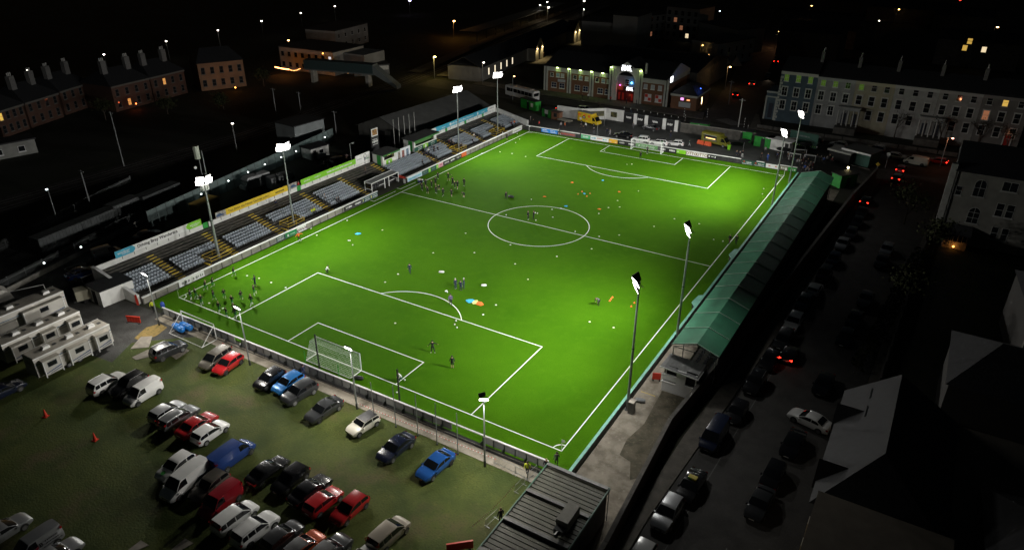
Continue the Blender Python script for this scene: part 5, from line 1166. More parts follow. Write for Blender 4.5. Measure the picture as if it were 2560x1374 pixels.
def car(pos, hd, ty, col, label, cat='car', group=None, simple=False, roofcol=None, rails=False, tail=False, head=False, zr=None, grp=True):
    """pos: ground point of the centre; hd: heading in degrees"""
    c = CT[ty]
    if len(pos) == 3: pos = pos[:2]
    nm = {'smallvan': 'parked_van', 'bigvan': 'parked_van'}.get(ty, 'parked_car')
    t = thing(nm, label, cat, (pos[0], pos[1], 0), radians(hd), group)
    m = P[col] if isinstance(col, str) else col
    for n, me, loc, rz, sub in car_kit(ty, simple):
        mm = None
        if n in ('body', 'wing_mirror'): mm = m
        if n == 'taillight' and tail: mm = LAMPR
        if n == 'headlight' and head: mm = LAMPW
        if simple and n in ('wing_mirror', 'grille', 'bumper_strip', 'wheel_arches'): continue
        o = put(n, me, t, loc, rz, mm)
        for sn, sm, sl in sub: put(sn, sm, o, sl)
    rb, rt, ff, cw = c['cab']
    if roofcol:
        mb = MB(); vs = []; n = 6
        for i in range(n + 1):
            x = rt + (ff - rt) * i / n; s = car_section(c, x)
            vs += [(x, -s[5][0], s[5][1] + .012), (x, -s[6][0], s[6][1] + .014), (x, 0, s[7][1] + .014), (x, s[6][0], s[6][1] + .014), (x, s[5][0], s[5][1] + .012)]
        mb.add(vs, [(i * 5 + j, i * 5 + j + 1, (i + 1) * 5 + j + 1, (i + 1) * 5 + j) for i in range(n) for j in range(4)]); mb.ob('roof_panel', roofcol, t, smooth=True)
    if rails:
        for e in (-1, 1):
            mb = MB(); a, b = car_section(c, rt + .05)[5], car_section(c, ff - .05)[5]
            mb.tube((rt + .05, e * (a[0] - .05), a[1] + .06), ((rt + ff) / 2, e * (a[0] - .04), c['roof'] + .05), .022, 5); mb.tube(((rt + ff) / 2, e * (a[0] - .04), c['roof'] + .05), (ff - .05, e * (b[0] - .05), b[1] + .06), .022, 5); mb.ob('roof_rail', ALLOY, t)
    return t
CP = 'cars parked on the grass car park'; RD = 'cars parked along the right road'
U, D = 88, -92
CZ = {'hatch': 1.46, 'saloon': 1.44, 'estate': 1.5, 'suv': 1.7, 'mpv': 1.64, 'mini': 1.4, 'smallvan': 1.84, 'bigvan': 2.0}
car((-19.50, -69.76), 92, 'suv', 'white', 'white estate car with dark rear window, outermost beside the cone end of the far group', group=CP, rails=True)
car((-17.03, -68.64), -88, 'suv', 'black', 'black car with chrome roof rails between the white estate and the small white van', group=CP, rails=True)
car((-14.15, -68.74), -87.5, 'smallvan', 'white', 'small white panel van at the end of the three by the motorhomes', 'van', CP)
car((-8.85, -69.36), 92, 'hatch', 'silver', 'silver hatchback at the left end of the row of four', group=CP)
car((-6.76, -69.39), 92, 'estate', 'grey', 'dark grey estate with roof rails between the silver hatchback and red saloon', group=CP, rails=True)
car((-3.98, -69.14), 91, 'saloon', 'red', 'red saloon between the grey estate and the white hatchback', group=CP)
car((-1.77, -69.15), 91, 'hatch', 'white', 'white hatchback at the right end of the row of four', group=CP)
car((3.33, -70.51), 91.5, 'bigvan', 'vblue', 'blue panel van parked alone beyond the white vans', 'van', CP)
a = car((-0.25, -74.46), -87, 'hatch', 'white', 'white hatchback with a green round badge on its bonnet', group=CP)
mb = MB(); mb.add([(1.45 + .26 * cos(i * pi / 6), .26 * sin(i * pi / 6), .905 - .06 * cos(i * pi / 6)) for i in range(12)], [tuple(range(12))]); mb.ob('bonnet_badge', KELLY, a)
car((2.58, -75.35), -87, 'bigvan', 'white', 'big white panel van with ribbed roof in the nearer rows', 'van', CP)
car((4.92, -74.47), -87, 'hatch', 'warmgrey', 'grey hatchback between the big white van and the red van', group=CP)
car((7.63, -75.33), -87, 'smallvan', 'dred', 'dark red small van with black windscreen', 'van', CP)
car((10.43, -75.94), 88, 'mpv', 'white', 'pale silver people carrier with dark rear window beside the red van', group=CP)
car((13.18, -75.96), 88, 'suv', 'white', 'white off-road car with black roof rails and square tail lights', group=CP, rails=True)
car((8.23, -70.06), 88, 'saloon', 'black', 'black saloon with chrome window line, first of the three black cars', group=CP)
car((10.96, -69.65), -90, 'hatch', 'black', 'black hatchback with chrome window line, middle of the three black cars', group=CP)
car((13.78, -69.75), 87, 'saloon', 'black', 'low black car beside the first red hatchback', group=CP)
car((15.93, -70.14), 87, 'hatch', 'red', 'red hatchback with its bonnet towards the pitch', group=CP)
car((18.71, -69.52), -92, 'hatch', 'red', 'bright red hatchback with its boot towards the pitch', group=CP)
car((15.89, -75.23), 87, 'hatch', 'dgrey', 'very dark grey hatchback beside the orange car', group=CP)
car((18.39, -75.08), 87, 'hatch', 'orange', 'burnt orange car with a black roof', group=CP, roofcol=BLACK)
car((20.80, -74.37), 87, 'suv', 'dgrey', 'dark metallic off-road car at the bottom edge beside the orange car', group=CP, roofcol=BLACK)
car((23.73, -73.74), 88, 'hatch', 'white', 'white car at the bottom edge showing only its roof', group=CP)
car((23.86, -69.98), 86.5, 'mpv', 'beige', 'champagne coloured hatchback standing alone by the tape', group=CP)
car((-19.65, -61.47), 84, 'suv', 'dgrey', 'dark off-road car with roof rails parked among the loose slabs', group=CP, rails=True)
car((-12.96, -59.57), -85, 'mpv', 'warmgrey', 'dark silver people carrier beside the red hatchback by the path', group=CP)
car((-10.70, -59.53), -84, 'hatch', 'red', 'shiny red hatchback at the path beside the spare goal', group=CP)
car((-3.90, -59.01), -90, 'hatch', 'black', 'glossy black hatchback in the trio by the path', group=CP)
car((-1.34, -58.42), -93, 'hatch', 'lblue', 'bright blue hatchback in the middle of the trio by the path', group=CP)
car((1.25, -59.13), -96, 'suv', 'dgrey', 'small dark crossover at the right of the trio by the path', group=CP)
car((5.93, -59.89), -95, 'saloon', 'dgrey', 'dark grey saloon with bright alloy wheels between the trio and the white mini car', group=CP)
car((11.42, -59.52), -99, 'mini', 'cream', 'small cream car with a black roof', group=CP, roofcol=BLACK)
car((16.95, -60.57), -94, 'saloon', 'navy', 'black saloon between the cream car and the blue saloon', group=CP)
car((22.09, -60.48), -95, 'saloon', 'blue', 'bright blue saloon nearest the shed', group=CP)
car((-6.19, -88.14), 91, 'saloon', 'silver', 'silver saloon cut by the frame beyond the lettered van', group=CP)
b = car((-1.91, -87.47), -89, 'smallvan', 'silver', 'pale van with black lettering and a red ribbon print on its side', 'van', CP)
lettering(b, 'B', .6, -.15, 1.2, BLACK, .97, True, rz=pi); squiggle(b, -1.6, -.5, 1.35, .16, BLACK, .955, seed=200); squiggle(b, -1.7, -.3, 1.05, .14, BLACK, .965, seed=201); squiggle(b, -1.9, -.2, .78, .1, BLACK, .965, seed=202)
mb = MB()
for p, q in (((.1, 1.15), (.85, .75)), ((.1, .7), (.85, 1.15))): mb.add([(p[0], .975, p[1] - .12), (q[0], .975, q[1] - .12), (q[0], .975, q[1] + .12), (p[0], .975, p[1] + .12)], [(0, 1, 2, 3), (3, 2, 1, 0)])
mb.ob('ribbon_print', mat('ribbon_red', (.35, .02, .05), .6), b)
car((0.70, -87.28), 91, 'saloon', 'silver', 'grey saloon before the lettered van at the bottom edge', group=CP)
car((-28.51, -77.02), 90, 'saloon', 'navy', 'dark saloon cut by the frame below the motorhomes', group=CP)
# right road
RW_ = 86.8
for p, z, ty, col, hd, lb, kw in [
  ((44.33, -60.53), 0, 'hatch', 'white', -93, 'white car at the bottom edge of the right road', {}),
  ((44.57, -54.33), 0, 'suv', 'silver', -93, 'silver off-road car with ribbed roof by the kerb', dict(rails=True)),
  ((45.28, -49.62), 0, 'saloon', 'black', -93, 'black taxi with a green and yellow roof sign', {}),
  ((44.96, -41.15), 0, 'bigvan', 'navy', -93, 'dark navy van in the left row of the road', {}),
  ((45.88, -35.76), 0, 'hatch', 'black', -93, 'black hatchback behind the navy van with an orange glint', {}),
  ((46.18, -29.06), 0, 'suv', 'black', -93, 'black off-road car beside the white hut end of the wall', dict(rails=True)),
  ((46.47, -23.27), 0, 'hatch', 'black', -93, 'black small car between two larger dark cars by the kerb', {}),
  ((46.86, -17.38), 0, 'mpv', 'dgrey', -93, 'dark people carrier next after the white off-road car', {}),
  ((47.06, -12.25), 0, 'suv', 'white', -93, 'white off-road car with roof spoiler, nearer of the two pale ones', {}),
  ((47.10, -5.41), 0, 'hatch', 'teal', -93, 'dark teal car between the two white cars', {}),
  ((47.62, -0.31), 0, 'hatch', 'white', 87, 'white hatchback in the middle of the left row of the road', {}),
  ((47.95, 5.50), 0, 'mpv', 'black', -93, 'black car just beyond the white hatchback', {}),
  ((48.25, 11.90), 0, 'hatch', 'navy', -93, 'navy hatchback before the silver saloon', {}),
  ((48.45, 19.20), 0, 'saloon', 'silver', -93, 'silver saloon towards the far end of the left row', {}),
  ((49.00, 24.51), 0, 'hatch', 'dgrey', -93, 'dark grey car next beyond the silver saloon', dict(simple=True)),
  ((49.21, 30.37), 0, 'hatch', 'black', -93, 'black car nearly lost in the dark near the lit tail lamps', dict(simple=True)),
  ((49.19, 36.03), 0, 'saloon', 'black', -93, 'black saloon parked just before the car with red lamps', dict(simple=True)),
  ((54.57, 0.49), 0, 'saloon', 'grey', -94, 'grey saloon in the right row of the road', {}),
  ((54.07, -6.58), 0, 'saloon', 'black', -94, 'black saloon before the grey one in the right row', {}),
  ((53.74, -12.55), 0, 'hatch', 'black', -94, 'black hatchback beside the dark hedge', {}),
  ((55.16, 20.53), 0, 'hatch', 'silver', -94, 'pale hatchback at the far end of the right row', dict(simple=True)),
  ((55.01, 15.39), 0, 'saloon', 'dgrey', -94, 'dark car with pale number plate in the right row', dict(simple=True)),
  ((53.22, -24.93), 0, 'saloon', 'black', -94, 'black saloon by the slate roofed house', {}),
  ((52.46, -37.95), 0, 'saloon', 'black', -94, 'black saloon below the turning white car', {}),
  ((51.79, -43.90), 0, 'hatch', 'black', -94, 'black hatchback behind the dark grey saloon', {}),
  ((51.64, -48.47), 0, 'saloon', 'dgrey', -94, 'dark grey saloon nearest the bottom in the right row', {})]:
    o = car(p, hd, ty, col, lb, 'van' if 'van' in ty else 'car', RD, **kw)
    if 'taxi' in lb:
        mb = MB(); mb.box(-.35, .15, -.42, .42, 1.48, 1.66); s = mb.ob('roof_sign', mat('taxi_yellow', (.4, .33, .03), .5), o); mb = MB(); mb.box(-.36, .16, -.43, -.05, 1.5, 1.64); mb.ob('sign_end', KELLY, s)
MV = 'vehicles moving with their lights on'
def glow(o, r=(.55,)):
    pass
car((48.32, -20.35), 86, 'hatch', 'black', 'black car with two red tail lamps driving up the right road', group=MV, tail=True)
car((49.12, 43.14), 80, 'hatch', 'black', 'dark car with red tail lamps near the road junction', group=MV, tail=True, simple=True)
car((52.88, 61.16), 80, 'hatch', 'silver', 'car with three red lamps queuing at the junction, nearer one', group=MV, tail=True, simple=True)
car((53.04, 67.71), 80, 'hatch', 'dred', 'car with three red lamps queuing at the junction, farther one', group=MV, tail=True, simple=True)
car((53.23, -32.95), 166, 'saloon', 'white', 'white saloon turning across the right road', group=MV, head=True)
car((55.18, 74.80), 173, 'bigvan', 'cream', 'white van lit orange crossing the junction', 'van', MV, head=True)
car((59.30, 78.15), 173, 'hatch', 'red', 'red car following the white van with a bright tail lamp', group=MV, tail=True, simple=True)
car((51.24, 76.90), -7, 'hatch', 'silver', 'pale car partly hidden beyond the white van', group=MV, simple=True)
for p, hd, ty, col, lb, kw in [
  ((2.35, 118.45), 99, 'hatch', 'black', 'car with red brake lamps waiting in the side street', dict(tail=True)),
  ((2.61, 136.47), 99, 'saloon', 'silver', 'car with red tail lamps farther up the side street', dict(tail=True)),
  ((4.21, 151.06), -81, 'saloon', 'black', 'car with bright headlamps coming down the side street', dict(head=True)),
  ((0.24, 179.56), 99, 'hatch', 'dgrey', 'car with red tail lamps high up the side street', dict(tail=True)),
  ((-15.05, 257.14), -82, 'saloon', 'dgrey', 'car with headlamps far up the side street, in front', dict(head=True)),
  ((-11.87, 239.96), -82, 'hatch', 'black', 'car with headlamps far up the side street, behind', dict(head=True)),
  ((-28.12, 76.37), -4, 'suv', 'silver', 'silver car passing the bowling hall with red tail lamp', dict(tail=True)),
  ((-33.75, 73.86), -4, 'hatch', 'navy', 'dark car behind the wall with a red lamp', dict(tail=True)),
  ((37.96, 79.61), 174, 'hatch', 'silver', 'silver hatchback parked before the terrace', {}),
  ((46.04, 80.13), 174, 'suv', 'navy', 'navy car with roof bars parked before the terrace', dict(rails=True)),
  ((32.47, 80.50), 174, 'hatch', 'black', 'black car parked by the mast before the terrace', {})]:
    car(p, hd, ty, col, lb, 'car', 'vehicles on the far streets', simple=True, **kw)
for p, hd, ty, col, lb, kw in [
  ((-9.21, 59.24), 192, 'saloon', 'black', 'black car with open bonnet lamps, left of the three white cars', {}),
  ((-3.91, 57.65), 192, 'suv', 'white', 'white off-road car behind the far goal, first of three', {}),
  ((0.69, 57.75), 192, 'suv', 'white', 'white off-road car with black roof behind the far goal', dict(roofcol=BLACK)),
  ((4.26, 59.60), 192, 'hatch', 'white', 'white hatchback behind the far goal, right of the black roofed one', {}),
  ((-5.82, 69.15), 172, 'saloon', 'dgrey', 'dark car parked against the black wall of the far lot', {})]:
    car(p, hd, ty, col, lb, 'car', 'cars in the far lot', **kw)
# lamps thrown by moving cars
spot('headlamp_beam', ((51.31, -32.66) + (.75,)), ((48.73, -31.91) + (0,)), 40, (1, .9, .75), 70, .7, .1)
spot('headlamp_beam', ((4.84, 148.44) + (.7,)), ((8.66, 131.56) + (0,)), 60, (1, .75, .5), 60, .7, .1)
spot('headlamp_beam', ((53.40, 74.86) + (.75,)), ((50.47, 70.53) + (0,)), 60, (1, .7, .4), 80, .7, .1)
point('brake_glow', ((2.41, 118.73) + (.8,)), 14, (1, .05, .03)); point('brake_glow', ((52.86, 61.18) + (.8,)), 10, (1, .06, .03)); point('brake_glow', ((48.89, 43.75) + (.7,)), 5, (1, .06, .03)); point('brake_glow', ((48.55, -22.52) + (.7,)), 3, (1, .06, .03))

# ---------------------------------------------------------------- trucks and motorhomes
def boxy(t, x0, x1, w, z0, z1, m, nm='body', rad=.12):
    mb = MB(); mb.loft([[(x, -w, z0), (x, w, z0), (x, w, z1 - rad), (x, w - rad, z1), (x, -w + rad, z1), (x, -w, z1 - rad)] for x in (x0, x1)]); return mb.ob(nm, m, t, fix=True)
def wheels(t, xs, w, r=.38):
    mb = MB(); mb.tube((0, -.13, 0), (0, .13, 0), r, 14); me = mb.mesh('wheel', RUBBER); mr = MB(); mr.tube((0, -.14, 0), (0, .14, 0), r * .55, 12); rm = mr.mesh('rim', ALLOY)
    for x in xs:
        for e in (-1, 1): o = put('wheel', me, t, (x, e * (w - .1), r)); put('rim', rm, o, (0, 0, 0))
RVW = mat('motorhome_white', (.56, .54, .49), .5, noise=.7, amt=.2, world=True)
RVR = mat('motorhome_roof', (.36, .335, .285), .8, noise=.6, amt=.3, world=True)
def motorhome(label, p, hd, L=9.0, W=1.25, H=3.15, slides=((-3.2, 1.0), (.2, 1.25), (3.3, .9)), cab=False, acs=(-2.6, .3, 3.1)):
    t = thing('motorhome', label, 'motorhome', (p[0], p[1], 0), radians(hd), 'white motorhomes and trailers on the left')
    boxy(t, -L / 2, L / 2, W, .55, H, RVW); mb = MB(); mb.box(-L / 2 + .06, L / 2 - .06, -W + .12, W - .12, H + .003, H + .05); mb.ob('roof', RVR, t)
    mb = MB(); mb.box(-L / 2 - .03, L / 2 + .03, -W - .02, -W + .06, H - .12, H + .03); mb.box(-L / 2 - .03, L / 2 + .03, W - .06, W + .02, H - .12, H + .03); mb.ob('roof_trim', WHITE, t)
    wheels(t, (-L * .12, L * .02) if not cab else (-L * .28, L * .36), W)
    for x, hw in slides:
        mb = MB(); mb.box(x - hw, x + hw, -W - .75, -W - .003, .75, H - .45); s = mb.ob('slide_out', RVW, t)
        mb = MB(); mb.box(x - hw - .04, x + hw + .04, -W - .8, -W - .003, H - .447, H - .38); mb.ob('slide_roof', RVR, s)
        mb = MB(); mb.box(x - .5, x + .5, -W - .77, -W - .752, H - 1.35, H - .8); mb.ob('pane', GLASS, s)
        mb = MB(); mb.box(x - .56, x + .56, -W - .765, -W - .751, H - 1.41, H - .74); mb.ob('window_frame', DSTEEL, s)
        mb = MB(); mb.add([(x - hw, -W - .756, 1.0), (x + hw, -W - .756, 1.35), (x + hw, -W - .756, 1.5), (x - hw, -W - .756, 1.1)], [(0, 1, 2, 3)]); mb.add([(x - hw * .5, -W - .756, .85), (x + hw, -W - .756, 1.05), (x + hw, -W - .756, 1.15), (x - hw * .5, -W - .756, .93)], [(0, 1, 2, 3)]); mb.ob('stripe', mat('stripe_blue', (.02, .06, .16), .5), s)
        for e in (-1, 1): mb = MB(); mb.box(x + e * hw - .05, x + e * hw + .05, -W - .8, -W - .7, .5, H - .4); mb.ob('slide_trim', WHITE, s)
    for x in acs:
        mb = MB(); mb.loft([[(x - .5, -.33, H + .05), (x + .45, -.33, H + .05), (x + .45, .33, H + .05), (x - .5, .33, H + .05)], [(x - .3, -.27, H + .38), (x + .42, -.27, H + .38), (x + .42, .27, H + .38), (x - .3, .27, H + .38)]]); mb.ob('air_conditioner', WHITE, t)
        mb = MB(); mb.box(x + .9, x + 1.3, -.2, .2, H + .05, H + .1); mb.ob('roof_vent', DSTEEL, t)
    for z, h, c in ((H - .9, .16, (.02, .09, .18)), (H - 1.25, .1, (.15, .15, .15))):
        mb = MB(); mb.box(L / 2 + .003, L / 2 + .012, -W, W, z - .05, z + h); mb.box(-L / 2, L / 2, -W - .012, -W - .003, z, z + h * .6); mb.ob('stripe', mat('stripe_%s' % int(c[0] * 100), c, .5), t)
    mb = MB()
    for k in range(4): mb.box(-L / 2 - .03, -L / 2 - .003, -W + .1, W - .3, .8 + .45 * k, .86 + .45 * k)
    mb.box(-L / 2 - .035, -L / 2 - .004, -.6, .6, 2.0, 2.6); mb.ob('end_mouldings', mat('moulding_grey', (.3, .29, .27), .6), t)
    return t
motorhome('white motorhome with three slide-outs, nearest the white estate car', (-28.92, -68.60), 90.5, 9.6)
motorhome('white motorhome with slide-outs in the middle of the three', (-35.37, -68.83), 90.5, 9.8, slides=((-3.0, 1.2), (.4, .9), (3.7, .8)))
motorhome('long white motorhome with a dark awning, farthest of the three', (-42.33, -67.60), 90.5, 11.0, 1.3, 3.4, slides=((2.2, 2.6),), cab=True, acs=(-1, 3.8))
def truck(label, p, hd, bc, cc, L=6.4, H=2.9, W=1.05, group='service vehicles', cabh=2.3):
    t = thing('box_truck', label, 'truck', (p[0], p[1], 0), radians(hd), group)
    boxy(t, -L / 2, L / 2 - 1.9, W, .5, H, bc, 'box_body')
    c0 = L / 2 - 1.88
    mb = MB(); pr = [(c0, .45), (L / 2, .45), (L / 2 + .02, .95), (L / 2 - .35, 1.2), (c0 + .75, cabh - .1), (c0 + .2, cabh), (c0, cabh)]
    mb.exty(pr, -W + .08, W - .08); mb.ob('cab', cc, t, fix=True)
    mb = MB(); mb.add([(L / 2 - .33, -W + .16, 1.24), (L / 2 - .33, W - .16, 1.24), (c0 + .8, W - .2, cabh - .12), (c0 + .8, -W + .2, cabh - .12)], [(0, 1, 2, 3)]); mb.ob('windscreen', CGLASS, t).location.x = .02
    for e in (-1, 1):
        mb = MB(); mb.add([(c0 + .2, e * (W - .07), 1.25), (L / 2 - .5, e * (W - .07), 1.25), (c0 + .75, e * (W - .07), cabh - .25), (c0 + .25, e * (W - .07), cabh - .2)], [(0, 1, 2, 3) if e < 0 else (3, 2, 1, 0)]); mb.ob('side_window', CGLASS, t)
        mb = MB(); mb.box(L / 2 - .05, L / 2 + .03, e * .75 - .15, e * .75 + .15, .75, .98); mb.ob('headlight', HEADL, t)
    wheels(t, (-L * .28, L / 2 - .95), W, .36)
    return t
YT = mat('truck_yellow', (.72, .52, .02), .4, noise=1.2, col2=(.60, .40, .02))
OT = mat('truck_olive', (.16, .15, .012), .45, noise=1.5, amt=.25)
ty = truck('yellow food truck with orange and white burger pictures on its serving side', (-21.90, 66.33), -14, YT, YT, 6.6, 2.9)
for x, z, r, m in ((-2.7, 2.2, .5, ORANGE), (-1.0, 2.3, .42, ORANGE), (.6, 2.2, .45, ORANGE), (-2.2, 1.2, .4, WHITE), (-.2, 1.3, .3, ORANGE)):
    mb = MB(); mb.add([(x + r * cos(i * pi / 5), -1.07, z + r * .8 * sin(i * pi / 5)) for i in range(10)], [tuple(range(10))]); mb.ob('food_picture', m, ty)
mb = MB(); mb.add([(-1.1 + .55 * cos(i * pi / 6), -1.075, 1.75 + .38 * sin(i * pi / 6)) for i in range(12)], [tuple(range(12))]); f = mb.ob('logo_disc', BLACK, ty)
mb = MB(); mb.add([(-1.1 + .28 * cos(i * pi / 4), -1.08, 1.75 + .2 * sin(i * pi / 4)) for i in range(8)], [tuple(range(8))]); mb.ob('logo_centre', WHITE, f)
mb = MB(); mb.box(-3.2, 1.2, -.95, .95, 2.91, 2.96); mb.ob('roof', GREYP, ty)
ot = truck('olive green food truck with a lit serving hatch', (12.36, 65.48), -10, OT, OT, 6.8, 2.9)
mb = MB(); mb.box(-2.6, .6, -1.075, -1.06, 1.35, 2.3); mb.ob('serving_hatch', BLACK, ot); mb = MB(); mb.loft([[(-2.6, -1.07, 2.35), (-2.6, -1.07, 2.4), (-2.6, -1.8, 2.62), (-2.6, -1.8, 2.58)], [(.6, -1.07, 2.35), (.6, -1.07, 2.4), (.6, -1.8, 2.62), (.6, -1.8, 2.58)]]); mb.ob('hatch_cover', WHITE, ot)
mb = MB(); mb.box(-2.2, .3, -1.09, -1.08, 1.5, 1.75); mb.ob('hatch_glow', emit('hatch_glow', (1, .62, .25), 1.3), ot); mb = MB(); mb.box(-2.7, .7, -1.35, -1.08, 1.2, 1.28); mb.ob('counter', STEEL, ot)
bus = thing('coach', 'white coach with dark windows and an orange-lit roof on the far street', 'coach', ((-51.18, 80.58)), radians(163), None)
boxy(bus, -6.2, 6.2, 1.25, .5, 3.3, mat('coach_white', (.55, .55, .53), .35), rad=.25)
for e in (-1, 1):
    for i in range(7): mb = MB(); mb.box(-5.6 + i * 1.6, -4.1 + i * 1.6, e * 1.256 - .004, e * 1.256 + .004, 1.7, 2.75); mb.ob('side_window', CGLASS, bus)
mb = MB(); mb.box(6.2, 6.22, -1.1, 1.1, 1.4, 2.9); mb.ob('windscreen', CGLASS, bus); mb = MB(); mb.box(-6.22, -6.2, -1.0, 1.0, 1.8, 2.7); mb.ob('rear_window', CGLASS, bus)
mb = MB(); mb.box(-4.5, 3.5, -.8, .8, 3.31, 3.5); mb.ob('roof_unit', mat('coach_roof', (.5, .42, .36), .6), bus); wheels(bus, (-3.6, 3.9), 1.2, .48)

# ================================================================ far lot: walls, turnstile huts, umbrellas
def wall_run(t, a, b, z1, m, th=.12, n=None, name='wall_panel', cop=None):
    d = Vector(b) - Vector(a); L = d.length; n = n or max(1, int(L / 4)); d.normalize(); q = Vector((-d.y, d.x)) * th; o = t.location
    for i in range(n):
        p = Vector(a) + d * (L * i / n + .01) - Vector((o.x, o.y)); r = Vector(a) + d * (L * (i + 1) / n - .01) - Vector((o.x, o.y))
        mb = MB(); mb.prism([(p.x + q.x, p.y + q.y), (p.x - q.x, p.y - q.y), (r.x - q.x, r.y - q.y), (r.x + q.x, r.y + q.y)], -.04, z1); mb.ob(name, m, t, fix=True)
        if cop:
            mb = MB(); mb.prism([(p.x + q.x * 1.6, p.y + q.y * 1.6), (p.x - q.x * 1.6, p.y - q.y * 1.6), (r.x - q.x * 1.6, r.y - q.y * 1.6), (r.x + q.x * 1.6, r.y + q.y * 1.6)], z1 + .003, z1 + .14); mb.ob('coping', cop, t, fix=True)
wt = thing('lot_wall', 'tall angled white wall with dark poster panels round the far lot', 'wall', (-22, 72, 0))
W0, W1, W2_, W3 = (-32.68, 68.34), (-25.23, 68.63), (-20.16, 72.79), (-14.86, 72.77)
for a, b in ((W0, W1), (W1, W2_), (W2_, W3)): wall_run(wt, a, b, 2.9, WHITEWALL, cop=WHITE)
def poster_on(t, a, b, f0, f1, z0, z1, m, off=.15):
    d = Vector(b) - Vector(a); p = Vector(a) + d * f0; q = Vector(a) + d * f1; n = Vector((d.y, -d.x)).normalized() * off; o = t.location
    mb = MB(); mb.add([(p.x + n.x - o.x, p.y + n.y - o.y, z0), (q.x + n.x - o.x, q.y + n.y - o.y, z0), (q.x + n.x - o.x, q.y + n.y - o.y, z1), (p.x + n.x - o.x, p.y + n.y - o.y, z1)], [(0, 1, 2, 3)]); return mb.ob('poster', m, t)
POST = mat('poster_dark', (.02, .022, .018), .5, noise=1.4, col2=(.12, .11, .03), amt=.5)
poster_on(wt, W1, W2_, .35, .92, .9, 2.3, POST); poster_on(wt, W2_, W3, .28, .62, .9, 2.3, POST)
bw2 = thing('lot_wall', 'long black wall with white pillars and script panels behind the far lot', 'wall', (0, 76, 0))
V0, V1 = (-14.52, 72.51), (1.27, 71.62)
wall_run(bw2, V0, V1, 2.6, BKB, n=8, cop=DSTEEL)
for f in (.20, .40, .72, .93):
    d = Vector(V1) - Vector(V0); p = Vector(V0) + d * f - Vector((0, 76)); mb = MB(); mb.prism([(p.x - .45, p.y - .35), (p.x + .45, p.y - .3), (p.x + .45, p.y + .1), (p.x - .45, p.y + .05)], -.04, 2.85); mb.ob('pillar', WHITE, bw2)
for i, f in enumerate((.08, .29, .56, .82)):
    d = Vector(V1) - Vector(V0); p = Vector(V0) + d * f - Vector((0, 76)); mb = MB(); r = random.Random(i)
    for k in range(6): mb.box(-.75 + k * .25, -.55 + k * .25, -.01, .01, 1.35 + r.uniform(-.15, .05), 1.75 + r.uniform(-.05, .15))
    o = mb.ob('lettering', WHITE, bw2, (p.x, p.y - .22, 0), atan2(d.y, d.x))
V2, V3 = (1.39, 71.26), (29.76, 72.61)
bw3 = thing('lot_wall', 'dark boundary wall continuing behind the green huts', 'wall', (20, 70, 0)); wall_run(bw3, V1, V3, 2.3, CONCD, n=9, cop=CONC)
def ghut(label, p, rz, w=4.6, dp=2.4, h=2.5):
    t = thing('turnstile_hut', label, 'hut', (p[0], p[1], 0), rz, 'green turnstile huts round the far lot')
    mb = MB(); mb.box(-w / 2, w / 2, 0, dp, -.03, h); mb.ob('wall', KELLY, t); mb = MB(); mb.box(-w / 2 - .15, w / 2 + .15, -.2, dp + .15, h + .003, h + .15); mb.ob('roof', SLATE, t)
    mb = MB(); mb.box(-.5, .45, -.03, -.003, 0, 2.1); mb.ob('door', BLACK, t); mb = MB(); mb.box(-w / 2 + .02, -w / 2 + .12, -.05, -.003, 0, h); mb.box(w / 2 - .12, w / 2 - .02, -.05, -.003, 0, h); mb.ob('corner_trim', mat('trim_green', (.01, .14, .02)), t)
    mb = MB(); mb.ball((0, -.12, 2.25), .1, nu=6, nv=4); mb.ob('door_lamp', WHITE, t); return t
ghut('green turnstile hut with a black doorway left of the olive truck', (5.55, 73.02), .1); ghut('green turnstile hut with a black doorway right of the olive truck', (22.51, 69.57), -.1, 4.4); ghut('green hut with orange and white posters behind the olive truck', (16.53, 72.05), -.05, 5.5)
t = ghut('green hut with a white notice beside the white wall', (-34.79, 66.02), -.3, 3.6, 2, 2.2); mb = MB(); mb.box(-.7, .6, -.06, -.035, .9, 2.0); mb.ob('notice', WHITE, t)
t = ghut('long green hut behind the far left corner of the ground', (-43.43, 70.84), -.35, 6.5, 2, 2.6); mb = MB(); mb.box(1.2, 2.2, -.06, -.035, .9, 2.0); mb.ob('notice', WHITE, t); point('hut_light', ((-40.47, 67.99) + (2.3,)), 8, (1, .75, .4))
ghut('green kiosk under the bright lamp beyond the covered stand', (44.52, 50.81), .9, 4.2, 2.6, 2.6)
mb = MB(); mb.ball((0, 0, 0), .2, nu=8, nv=5); t = tag(mb.ob('kiosk_lamp', emit('lamp_kiosk', (1, .85, .45), 20), None, (43.52, 54.76) + (2.9,)), 'bright yellowish lamp on the green kiosk beyond the covered stand', 'lamp'); point('kiosk_light', ((43.53, 54.18) + (3.0,)), 22, (1, .82, .42))
for i, (p, w, dp, h, rz, m, lb) in enumerate((((40.69, 68.74), 5.0, 3.4, 2.6, -.35, mat('kiosk_roof_pale', (.33, .33, .30), .7), 'kiosk with a pale flat roof beyond the covered stand'), ((44.32, 70.00), 6.2, 5.0, 3.0, -.35, mat('kiosk_roof_grey', (.085, .09, .085), .7), 'kiosk with a wide grey roof and white fascia at the junction corner'))):
    t = thing('kiosk', lb, 'kiosk', (p[0], p[1], 0), rz); mb = MB(); mb.box(-w / 2, w / 2, -dp / 2, dp / 2, -.03, h); mb.ob('wall', DGREEN if i else DARK, t); mb = MB(); mb.box(-w / 2 - .3, w / 2 + .3, -dp / 2 - .5, dp / 2 + .3, h + .003, h + .12); mb.ob('roof', m, t); mb = MB(); mb.box(-w / 2 - .3, w / 2 + .3, -dp / 2 - .56, -dp / 2 - .503, h - .25, h + .14); mb.ob('fascia', WHITE if i else m, t)
